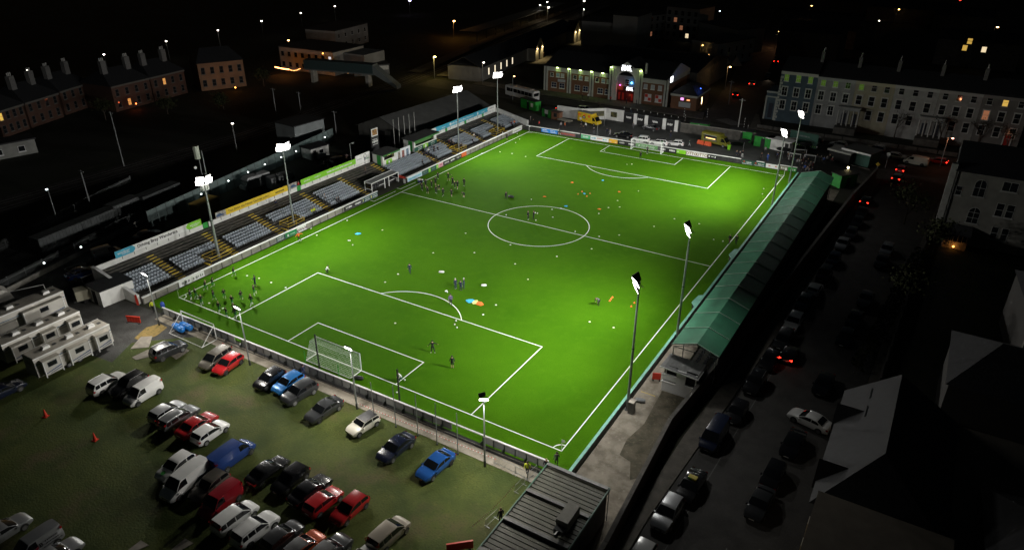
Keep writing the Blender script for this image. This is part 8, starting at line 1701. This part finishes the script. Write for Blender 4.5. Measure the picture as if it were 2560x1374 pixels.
person((-31.06, -55.82), 'walk', -60, 'hiviz', 'black', 'black', 'black', 'steward in a yellow vest at the corner of the stand', hair=0, s=1.05); person((30.49, -56.38), 'walk', -70, 'hiviz', 'black', 'black', 'black', 'steward in a yellow vest walking on the path by the shed', s=1.08); person((31.92, -55.03), 'stand', 100, 'black', 'black', 'black', 'black', 'red haired person standing at the shed corner', hair=2, s=1.05); person((32.35, -53.60), 'walk', 120, 'grey', 'grey', 'black', 'black', 'person in dark grey passing behind the near corner flag', s=1.05)
person((31.52, -63.06), 'stand', 150, 'black', 'black', 'black', 'black', 'person in a dark coat standing at the tape beside the shed', hair=1, s=1.08); person((-1.29, -55.98), 'stand', 0, 'navy', 'navy', 'navy', 'white', 'person in navy with white shoes on the path behind the crossover', hair=0, s=1.05)
# people in the stand
def zt(x): return row_z(max(0, min(11, int((X0 - x) / RW)))) if x < X0 else .08
for i, (p, ps, hd, top, lb) in enumerate((((-46.06, 3.49), 'stand', -90, 'black', 'left of the three people in black below the white club panel'), ((-45.51, 3.83), 'stand2', 180, 'black', 'middle one of the three people in black below the white club panel'), ((-44.97, 4.17), 'stand', 150, 'navy', 'right of the three people below the white club panel'), ((-41.88, 0.94), 'stand', 20, 'brown', 'person in brown standing alone on the empty terrace'), ((-45.33, -14.16), 'stand2', 20, 'red', 'person in red and black at the green gate beside the second mast'))):
    person(p, ps, hd, top, 'black', 'black', 'black', lb if lb.startswith('person') else 'person, ' + lb, None, zt(p[0]))
GS = 'spectators seated in the left stand'
for i, (px, top) in enumerate((((-39.90, 28.43), 'maroon'), ((-38.87, 27.96), 'black'), ((-40.28, 29.31), 'grey'), ((-39.51, 29.04), 'lgrey'), ((-36.98, 14.39), 'black'), ((-36.73, 17.13), 'brown'), ((-39.91, 20.37), 'white'), ((-39.70, 18.76), 'navy'), ((-39.62, 17.78), 'black'), ((-39.84, 21.48), 'black'), ((-39.92, 22.50), 'navy'), ((-39.79, 22.94), 'black'), ((-36.90, 28.55), 'black'), ((-36.94, 29.26), 'black'), ((-38.47, 36.75), 'white'), ((-36.68, 33.95), 'black'), ((-35.54, 52.11), 'blue'), ((-35.60, 53.43), 'orange'), ((-35.90, 51.91), 'maroon'), ((-36.65, 47.03), 'black'), ((-36.52, 47.97), 'black'), ((-44.95, -21.90) , 'navy'), ((-39.89, -13.21), 'lgrey'), ((-37.21, -12.34), 'black'), ((-37.45, -11.75), 'black'), ((-36.36, -18.78), 'hiviz'), ((-36.46, -18.17), 'hiviz'))):
    k = max(1, min(9, round((X0 - px[0] - .3) / RW)))
    person((row_x(k) - .42, px[1]), 'sit', 0 + rp.uniform(-15, 15), top, 'black', 'black', 'black', 'person in %s in the grey seats, %s' % (dict(hiviz='yellow', lgrey='light grey').get(top, top), 'toward the far corner' if px[1] > 26 else ('below the long green hut' if px[1] > 12 else ('before the dugout end' if px[1] < -10 else 'beside the stairs past the white hut'))), GS, row_z(k), hair=i % 4)
# far lot and street people
GF = 'people waiting in the far lot'
for i, (p, top, leg, ps, lb) in enumerate((((-31.60, 56.24), 'red', 'black', 'stand', 'person in a red jacket behind the far left corner flag'), ((-33.65, 56.76), 'black', 'black', 'walk', 'person in black left of the red jacket'), ((-25.18, 58.49), 'orange', 'black', 'stand2', 'person in an orange jacket before the yellow food truck'), ((-26.06, 57.93), 'lgrey', 'black', 'stand', 'person in light grey beside the orange jacket'), ((-21.15, 59.70), 'black', 'black', 'stand', 'person in black, left of the food truck queue'), ((-19.65, 58.04), 'black', 'black', 'stand2', 'person in black with pale hands in the food truck queue'), ((-20.60, 61.37), 'white', 'black', 'stand', 'person in white at the food truck hatch'), ((-16.61, 57.82), 'black', 'grey', 'stand', 'slim person in black before the yellow cab'), ((-13.62, 59.28), 'navy', 'black', 'walk', 'person in navy walking beside a person in grey'), ((-12.60, 58.86), 'lgrey', 'lgrey', 'walk', 'person in pale grey walking in the far lot'), ((-9.95, 67.63), 'grey', 'grey', 'walk', 'person in grey near the black car'), ((0.93, 65.50), 'black', 'navy', 'stand', 'person in a dark coat between the white cars'), ((7.45, 60.50), 'dgreen', 'lgrey', 'walk', 'person in dark green with pale trousers left of the orange barriers'), ((20.62, 58.93), 'black', 'white', 'walk', 'person in black with white trousers walking right of the umbrella'), ((19.52, 57.90), 'navy', 'black', 'stand', 'person in navy at the far barrier gate'), ((20.31, 57.70), 'black', 'black', 'stand', 'person in black at the far barrier gate'), ((24.34, 64.80), 'lgrey', 'black', 'walk', 'person in light grey before the right turnstile hut'), ((24.76, 59.45), 'black', 'black', 'stand', 'person in black by the dark green boards'), ((26.15, 59.64), 'blue', 'blue', 'stand2', 'person in bright blue by the dark green boards'), ((-35.45, 58.40), 'grey', 'black', 'stand', 'person in grey at the back of the far left corner'))):
    person(p, ps, rp.uniform(-180, 180), top, leg, leg, 'black', lb, GF, hair=i % 4)
GC = 'crowd standing in the far right corner'
spots = [(27.74, 62.00), (28.70, 60.90), (30.03, 62.07), (30.96, 60.63), (31.77, 60.14), (32.70, 59.41), (33.48, 58.93), (33.59, 60.95), (34.51, 58.92), (34.62, 60.94), (35.52, 58.92), (34.10, 56.76), (34.92, 56.02), (35.58, 55.19), (35.81, 56.58), (36.09, 58.63), (33.65, 63.66), (32.90, 65.23), (35.80, 64.67), (36.74, 64.25), (37.46, 64.04), (37.97, 65.02), (38.28, 66.22), (39.05, 64.70), (36.58, 55.20), (34.80, 54.09), (36.20, 53.75)]
for i, p in enumerate(spots):
    top = ('navy', 'black', 'grey', 'black', 'blue', 'lgrey', 'black', 'maroon')[i % 8]
    person((p[0], p[1]), ('stand', 'stand2', 'walk')[i % 3], rp.uniform(-180, 180), top, 'black', 'black', 'black', 'person in %s standing in the crowd beyond the far right corner' % dict(lgrey='light grey').get(top, top), GC, hair=i % 4)
for i, (p, top, lb) in enumerate((((-21.79, 90.52), 'navy', 'person walking to the bowling hall entrance'), ((-26.84, 90.72), 'red', 'person with a red bag on the pavement left of the entrance'), ((-19.03, 91.70), 'black', 'person in black right of the entrance'), ((-26.92, 82.87), 'brown', 'person in brown beside the passing silver car'), ((-33.96, 90.29), 'white', 'person in white by the bowling hall wall'), ((-35.26, 88.88), 'black', 'person in black by the bowling hall wall'), ((-83.39, 163.99), 'black', 'left of two people on the lit station forecourt'), ((-81.41, 163.05), 'black', 'right of two people on the lit station forecourt'), ((-77.35, 141.00), 'maroon', 'person crossing the lit forecourt near the station gable'), ((-80.08, 141.18), 'black', 'person in black at the nearer station gable'))):
    person(p, 'walk' if i % 2 else 'stand', rp.uniform(-180, 180), top, 'black', 'black', 'black', lb if 'person' in lb else 'person, ' + lb, 'people on the far street', hair=i % 3, z=.11)
# right touchline spectators under the roof edge
for i, (px, top) in enumerate((((32.80, 54.07), 'lgrey'), ((32.84, 56.29), 'brown'), ((33.77, 45.79), 'grey'), ((33.81, 47.82), 'black'), ((34.06, 41.55), 'grey'), ((34.16, 39.73), 'black'), ((34.40, 37.26), 'brown'), ((34.65, 33.13), 'lgrey'), ((34.83, 30.10), 'black'), ((34.88, 28.95), 'grey'), ((33.87, 15.68), 'black'), ((33.96, 14.53), 'black'), ((34.00, 13.36), 'navy'), ((34.46, 21.92), 'black'))):
    person((35.5 + .25 * (i % 3), px[1]), 'stand' if i % 2 else 'stand2', 180 + rp.uniform(-20, 20), top, 'black', 'black', 'black', 'person in %s leaning at the right barrier, %s' % (dict(lgrey='light grey').get(top, top), 'by the green projection' if px[1] < 15 else 'at the far roof end'), 'spectators along the right barrier', hair=i % 4)

# ================================================================ things lying on the pitch
def ballmesh():
    mb = MB(); mb.ball((0, 0, .11), .11, nu=10, nv=7); return mb.mesh('football', WHITE, smooth=True)
BALL = ballmesh()
mb = MB(); mb.loft([[(r * cos(a), r * sin(a), z) for a in [2 * pi * j / 10 for j in range(10)]] for r, z in ((.15, 0.008), (.13, .05), (.05, .07), (.04, .05))]); DISC = mb.mesh('marker_disc', WHITE, smooth=40, fix=True)
BX = [(1140,803), (1137,812), (1142.5,820), (1117,728), (1118.5,731), (1114,729), (1338,533), (1343.5,534.5), (1339.5,551.5), (1265.5,538.5), (1438,580), (1328.5,499.5), (1497,535), (1596,478.5), (1909,473), (1906,486), (1784,600), (1807,604), (875,602.5), (872,602.5), (882,613.5), (1299,349), (1289,358), (1293,335.5), (1511.5,378), (1579.5,411.5), (1087,938), (992,982)]
BAL_ = [(6.85, -35.48), (7.26, -36.35), (8.01, -36.87), (0.64, -29.09), (0.94, -29.35), (0.56, -29.29), (-3.27, 4.50), (-2.77, 4.46), (-1.41, 1.46), (-7.33, 0.70), (7.08, 0.66), (-7.32, 10.10), (7.07, 10.47), (8.78, 25.63), (30.10, 40.43), (30.64, 37.27), (29.03, 10.28), (30.59, 10.46), (-24.12, -23.23), (-24.35, -23.37), (-22.48, -24.32), (-30.18, 43.93), (-29.46, 40.81), (-33.11, 47.66), (-8.34, 46.50), (0.99, 40.72), (9.63, -50.13), (10.40, -52.57)]
BW = ['by the end of the arc, far one of three', 'by the end of the arc, left one of three', 'by the end of the arc, near one of three', 'in the tight cluster near the three people in navy', 'in the tight cluster near the three people in navy', 'in the tight cluster near the three people in navy', 'in the tight pair at the centre circle people', 'beside the head of the right person in the centre circle', 'at the feet of the people in the centre circle', 'on the halfway line at the left of the circle', 'on the halfway line at the right of the circle', 'above the centre circle', 'right of the orange bibs beyond the circle', 'alone before the far penalty area', 'near the right touchline mast, the farther', 'near the right touchline mast, the nearer', 'left of the two people at the right touchline', 'closest to the two people at the right touchline', 'in the pair near the blue bibs', 'in the pair near the blue bibs', 'near the pair of balls by the blue bibs', 'near the far left corner, the right one', 'near the far left corner, the left one', 'at the left barrier by the far corner', 'on the corner of the far six yard box', 'inside the far penalty area', 'at the foot of the crouching person in white', 'behind the goal line beside the net']
for p, l in zip(BAL_, BW):
    o = put('football', BALL, None, (p[0], p[1], .008)); tag(o, 'white football ' + l, 'football', 'footballs on the pitch')
DS = [(-28.75, -41.33), (-26.50, -40.96), (-23.83, -40.94), (-20.69, -40.96), (-29.00, -50.13), (-26.51, -50.10), (-23.59, -50.06), (-23.57, -51.31), (-20.78, -51.28), (-0.02, -40.29), (-9.12, -31.67), (-9.17, -28.55), (-9.13, -19.47), (-3.36, -15.79), (4.58, -15.80), (9.03, -19.34), (9.00, -9.83), (12.60, -4.14), (22.70, -25.80), (26.17, -25.46), (9.04, -31.94), (9.11, -28.68), (-22.48, -16.68), (-30.82, -16.72), (-30.73, -24.47), (-33.73, -22.84), (0.13, -10.00), (-9.12, -10.02), (18.05, 10.42), (14.25, 3.58), (11.51, 1.18), (7.27, 18.69), (7.27, 14.37), (8.97, 15.79), (-1.49, 7.84), (0.47, 4.54), (-0.30, 9.17), (19.96, 15.76), (24.62, 15.90), (-22.08, 33.05), (-25.91, 33.31), (-28.94, 32.86), (-31.85, 29.59), (-35.60, 24.42)]
for i, p in enumerate(DS):
    o = put('marker_disc', DISC, None, (p[0], p[1], 0), i); wh = 'near half by the left corner' if p[1] < -30 and p[0] < -10 else ('near half' if p[1] < 0 else ('far half' if p[1] < 28 else 'far half near the left corner'))
    tag(o, 'small white training disc lying in the ' + wh + ' of the pitch', 'training disc', 'white training discs on the pitch, ' + wh)
def rag(label, p, m, s=.8, seed=0, cat='bib', group='training bibs on the pitch'):
    r = random.Random(seed); mb = MB(); n = 9; vs = [(0, 0, .16)]
    for k, rr_ in enumerate((.5, 1.0)):
        vs += [(s * rr_ * (.7 + .5 * r.random()) * cos(2 * pi * i / n), s * .7 * rr_ * (.7 + .5 * r.random()) * sin(2 * pi * i / n), .14 - .10 * k + .06 * r.random()) for i in range(n)]
    mb.add(vs, [(0, 1 + i, 1 + (i + 1) % n) for i in range(n)] + [(1 + i, 10 + i, 10 + (i + 1) % n, 1 + (i + 1) % n) for i in range(n)])
    o = mb.ob('training_bib', m, None, (p[0], p[1], 0), seed); tag(o, label, cat, group); return o
BLB = mat('bib_blue', (.05, .42, .75), .8); YB = mat('bib_yellow', (.70, .68, .22), .8)
rag('blue bibs dropped in the trio of coloured bibs near the arc', (5.25, -29.68), BLB, .8, 1); rag('pale yellow bibs in the middle of the trio near the arc', (6.12, -29.63), YB, .65, 2); rag('orange bibs at the right of the trio near the arc', (6.96, -29.73), ORANGE, .75, 3); rag('blue bibs lying alone near the left touchline', (-24.97, -20.28), BLB, .55, 4)
for i, (p, m, lb) in enumerate((((-5.89, 12.79), ORANGE, 'orange bib left of the red cones'), ((-4.97, 23.03), ORANGE, 'orange bib farthest up the pitch'), ((5.65, 23.15), ORANGE, 'orange bib right of the red cones'), ((6.16, 12.60), ORANGE, 'orange bib above the right of the circle'), ((-0.08, 27.67), BLB, 'pale blue bib before the far arc'), ((0.12, 18.50), BLB, 'pale blue bib among the red cones'), ((0.07, 10.61), BLB, 'pale blue bib just above the circle'))): rag(lb, p, m, .38, 10 + i)
mb = MB(); mb.tube((0, 0, 0), (0, 0, .22), .16, 8, r2=.03); CONE = mb.mesh('training_cone', mat('cone_orange', (.75, .13, .02), .6))
for i, (p, lb) in enumerate((((-0.92, 17.72), 'red'), ((-0.84, 19.37), 'red'), ((0.98, 19.30), 'red'), ((1.12, 17.55), 'red'), ((22.62, -18.93), 'orange'), ((22.57, -18.33), 'orange'), ((22.52, -17.72), 'orange'), ((25.96, -18.80), 'orange'), ((25.94, -17.58), 'orange'))): tag(put('training_cone', CONE, None, (p[0], p[1], 0)), ('small red cone around the pale blue bib beyond the circle' if lb == 'red' else ('small orange cone in the line of three by the person in dark grey' if i < 7 else 'small orange cone behind the black mast')), 'cone', 'small cones on the pitch, ' + ('red' if lb == 'red' else ('row of three' if i < 7 else 'pair by the mast')))
for p, rz, lb in (((-3.61, -24.62), .5, 'white towel or bag lying left of the three people in navy'), ((4.50, -24.84), .6, 'white towel or bag lying right of the three people in navy')):
    t = thing('kit_bag', lb, 'bag', p, rz, 'white bags on the pitch'); mb = MB(); mb.loft([[(x, .22 * r * cos(a), .2 + .2 * r * sin(a)) for a in [2 * pi * j / 8 for j in range(8)]] for x, r in ((-.42, .5), (-.34, .8), (.0, .85), (.34, .75), (.42, .5))]); mb.ob('body', WHITE, t, smooth=60); mb = MB(); mb.tube((-.3, 0, .41), (.3, 0, .41), .03, 5); mb.ob('handle', GREYP, t)
for p, c, lb in (((-11.32, 8.88), BLACK, 'dark kit bag in front of the person walking beyond the circle'), ((4.71, -52.87), BLACK, 'black kit bag on the turf beside the near goal net'), ((35.59, -39.03), GREYP, 'small grey box at the mast foot')):
    t = thing('kit_bag', lb, 'bag', p, .3, 'dark bags on the pitch'); mb = MB(); mb.loft([[(x, .3 * r * cos(a), .26 + .26 * r * sin(a)) for a in [2 * pi * j / 8 for j in range(8)]] for x, r in ((-.6, .5), (-.5, .9), (.0, 1), (.5, .85), (.6, .5))]); mb.ob('body', c, t, smooth=60); mb = MB(); mb.tube((-.3, 0, .53), (.3, 0, .53), .03, 5); mb.ob('handle', GREYP, t)
tag(put('football', BALL, None, (4.85, -52.39) + (.008,), 0, mat('ball_orange', (.7, .3, .05), .5)), 'orange ball beside the black kit bag at the near goal', 'football')
t = thing('cool_box', 'white and blue cool box on the turf before the pale blue board', 'cool box', (-32.11, 6.66)); mb = MB(); mb.box(-.45, .45, -.3, .3, 0, .42); mb.ob('body', mat('box_blue', (.02, .03, .2), .5), t); mb = MB(); mb.box(-.5, .5, -.35, .35, .423, .6); mb.ob('lid', WHITE, t)
t = thing('blue_cover', 'blue cover draped on the end post of the near barrier', 'cover', (-29.6, -55.2, 1.0)); mb = MB(); mb.loft([[(.35 * r * cos(a), .3 * r * sin(a), z) for a in [2 * pi * j / 9 for j in range(9)]] for r, z in ((.9, -.1), (1, .3), (.8, .6), (.3, .75))]); mb.ob('cloth', mat('cover_blue', (.015, .05, .25), .7), t, smooth=60)

# ================================================================ trees and hedges
LEAF = mat('foliage_dark', (.04, .045, .02), .9, spec=.05, noise=.8, amt=.5, world=True)
BARK = mat('bark', (.06, .045, .035), .9)
def tree(label, p, h, cr, seed, bare=False, group='trees in the dark'):
    r = random.Random(seed); t = thing('tree', label, 'tree', (p[0], p[1], 0), 0, group); mb = MB()
    tips = []
    def limb(a, d, L, rad, lv):
        b = a + d * L; mb.tube(a, b, rad, 5, r2=rad * .6); tips.append(b)
        if lv > 0:
            for k in range(3 if lv > 1 else 4):
                n = (d + Vector((r.uniform(-.8, .8), r.uniform(-.8, .8), r.uniform(-.1, .6)))).normalized(); limb(a.lerp(b, r.uniform(.6, 1)), n, L * r.uniform(.55, .75), rad * .55, lv - 1)
    limb(Vector((0, 0, -.05)), Vector((0, 0, 1)), h * .38, h * .022, 3)
    mb.ob('trunk', BARK, t)
    mb = MB(); n = 160 if bare else 650
    for i in range(n):
        c = r.choice(tips[5:]) + Vector((r.gauss(0, 1), r.gauss(0, 1), r.gauss(0, .7))) * (cr * .28); s = r.uniform(.12, .34) * (.6 if bare else 1)
        a = Vector((r.uniform(-1, 1), r.uniform(-1, 1), r.uniform(-1, 1))).normalized(); b = a.orthogonal().normalized(); mb.add([c - a * s, c + b * s * .6, c + a * s, c - b * s * .6], [(0, 1, 2, 3)])
    mb.ob('crown', LEAF, t)
for i, (p, h, c, b, lb) in enumerate((((30.13, 97.82), 9, 3.0, True, 'bare tree before the slate blue end house'), ((42.44, 97.50), 8, 2.6, True, 'bare tree before the shared pillared porch'), ((48.77, 95.14), 8, 2.6, True, 'bare tree before the white terraced house'), ((58.66, 93.39), 9, 3.2, True, 'bare tree before the light grey house'), ((66.61, 95.71), 9, 3.0, True, 'bare tree hiding the dark grey house'), ((72.34, 94.52), 8, 3.0, True, 'bare tree at the right end of the terrace'),
   ((-123.76, 69.10), 7, 3.6, False, 'dark bushy tree before the orange-lit building'), ((-129.58, 51.20), 6, 3, False, 'dark tree between the brick house and the orange-lit building'), ((-133.31, 0.54), 6, 3, False, 'dark tree between the villas'), ((-124.84, 13.23), 5, 3, False, 'dark tree before the villas'), ((56.51, 35.63), 8, 3.2, False, 'dark tree leaning over the right row of cars'), ((61.86, 23.14), 8, 3.5, False, 'dark tree before the arched window house'), ((59.03, 2.49), 7, 3.2, False, 'dark tree in the garden beside the road'), ((-115.44, 24.32), 5, 3, False, 'dark tree on the railway bank'))): tree(lb, p, h, c, 50 + i, b)
def hedge(label, a, b, w_, h, seed):
    t = thing('hedge', label, 'hedge', (a[0], a[1], 0), atan2(b[1] - a[1], b[0] - a[0])); L = hypot(b[0] - a[0], b[1] - a[1]); r = random.Random(seed); mb = MB()
    for i in range(int(L * w_ * 22)):
        c = Vector((r.uniform(0, L), r.uniform(-w_ / 2, w_ / 2), h * math.sqrt(r.random()))); s = r.uniform(.12, .3); a_ = Vector((r.uniform(-1, 1), r.uniform(-1, 1), r.uniform(-1, 1))).normalized(); q = a_.orthogonal().normalized(); mb.add([c - a_ * s, c + q * s * .6, c + a_ * s, c - q * s * .6], [(0, 1, 2, 3)])
    mb.ob('foliage', LEAF, t); mb = MB(); n = int(L / .8)
    for i in range(n): mb.tube((i * .8, 0, 0), (i * .8, r.uniform(-.3, .3), h * .8), .04, 4)
    mb.ob('stems', BARK, t)
hedge('dark clipped hedge running along the gardens beside the road', (57.23, -11.19), (60.15, 22.09), 2.0, 1.8, 3); hedge('dark hedge by the slate roofed house', (55.97, -19.47), (57.33, -9.98), 1.5, 1.5, 4)
# garden walls beside the right pavement
gw = thing('garden_wall', 'low garden wall along the right pavement', 'wall', (57.8, -50, 0))
for i in range(20): mb = MB(); y = i * 4.2; x = (y) * .035; mb.add([], []); mb.box(x + .0, x + .2, y, y + 4.1, -.04, 1.0); mb.ob('wall_panel', CONCD, gw)
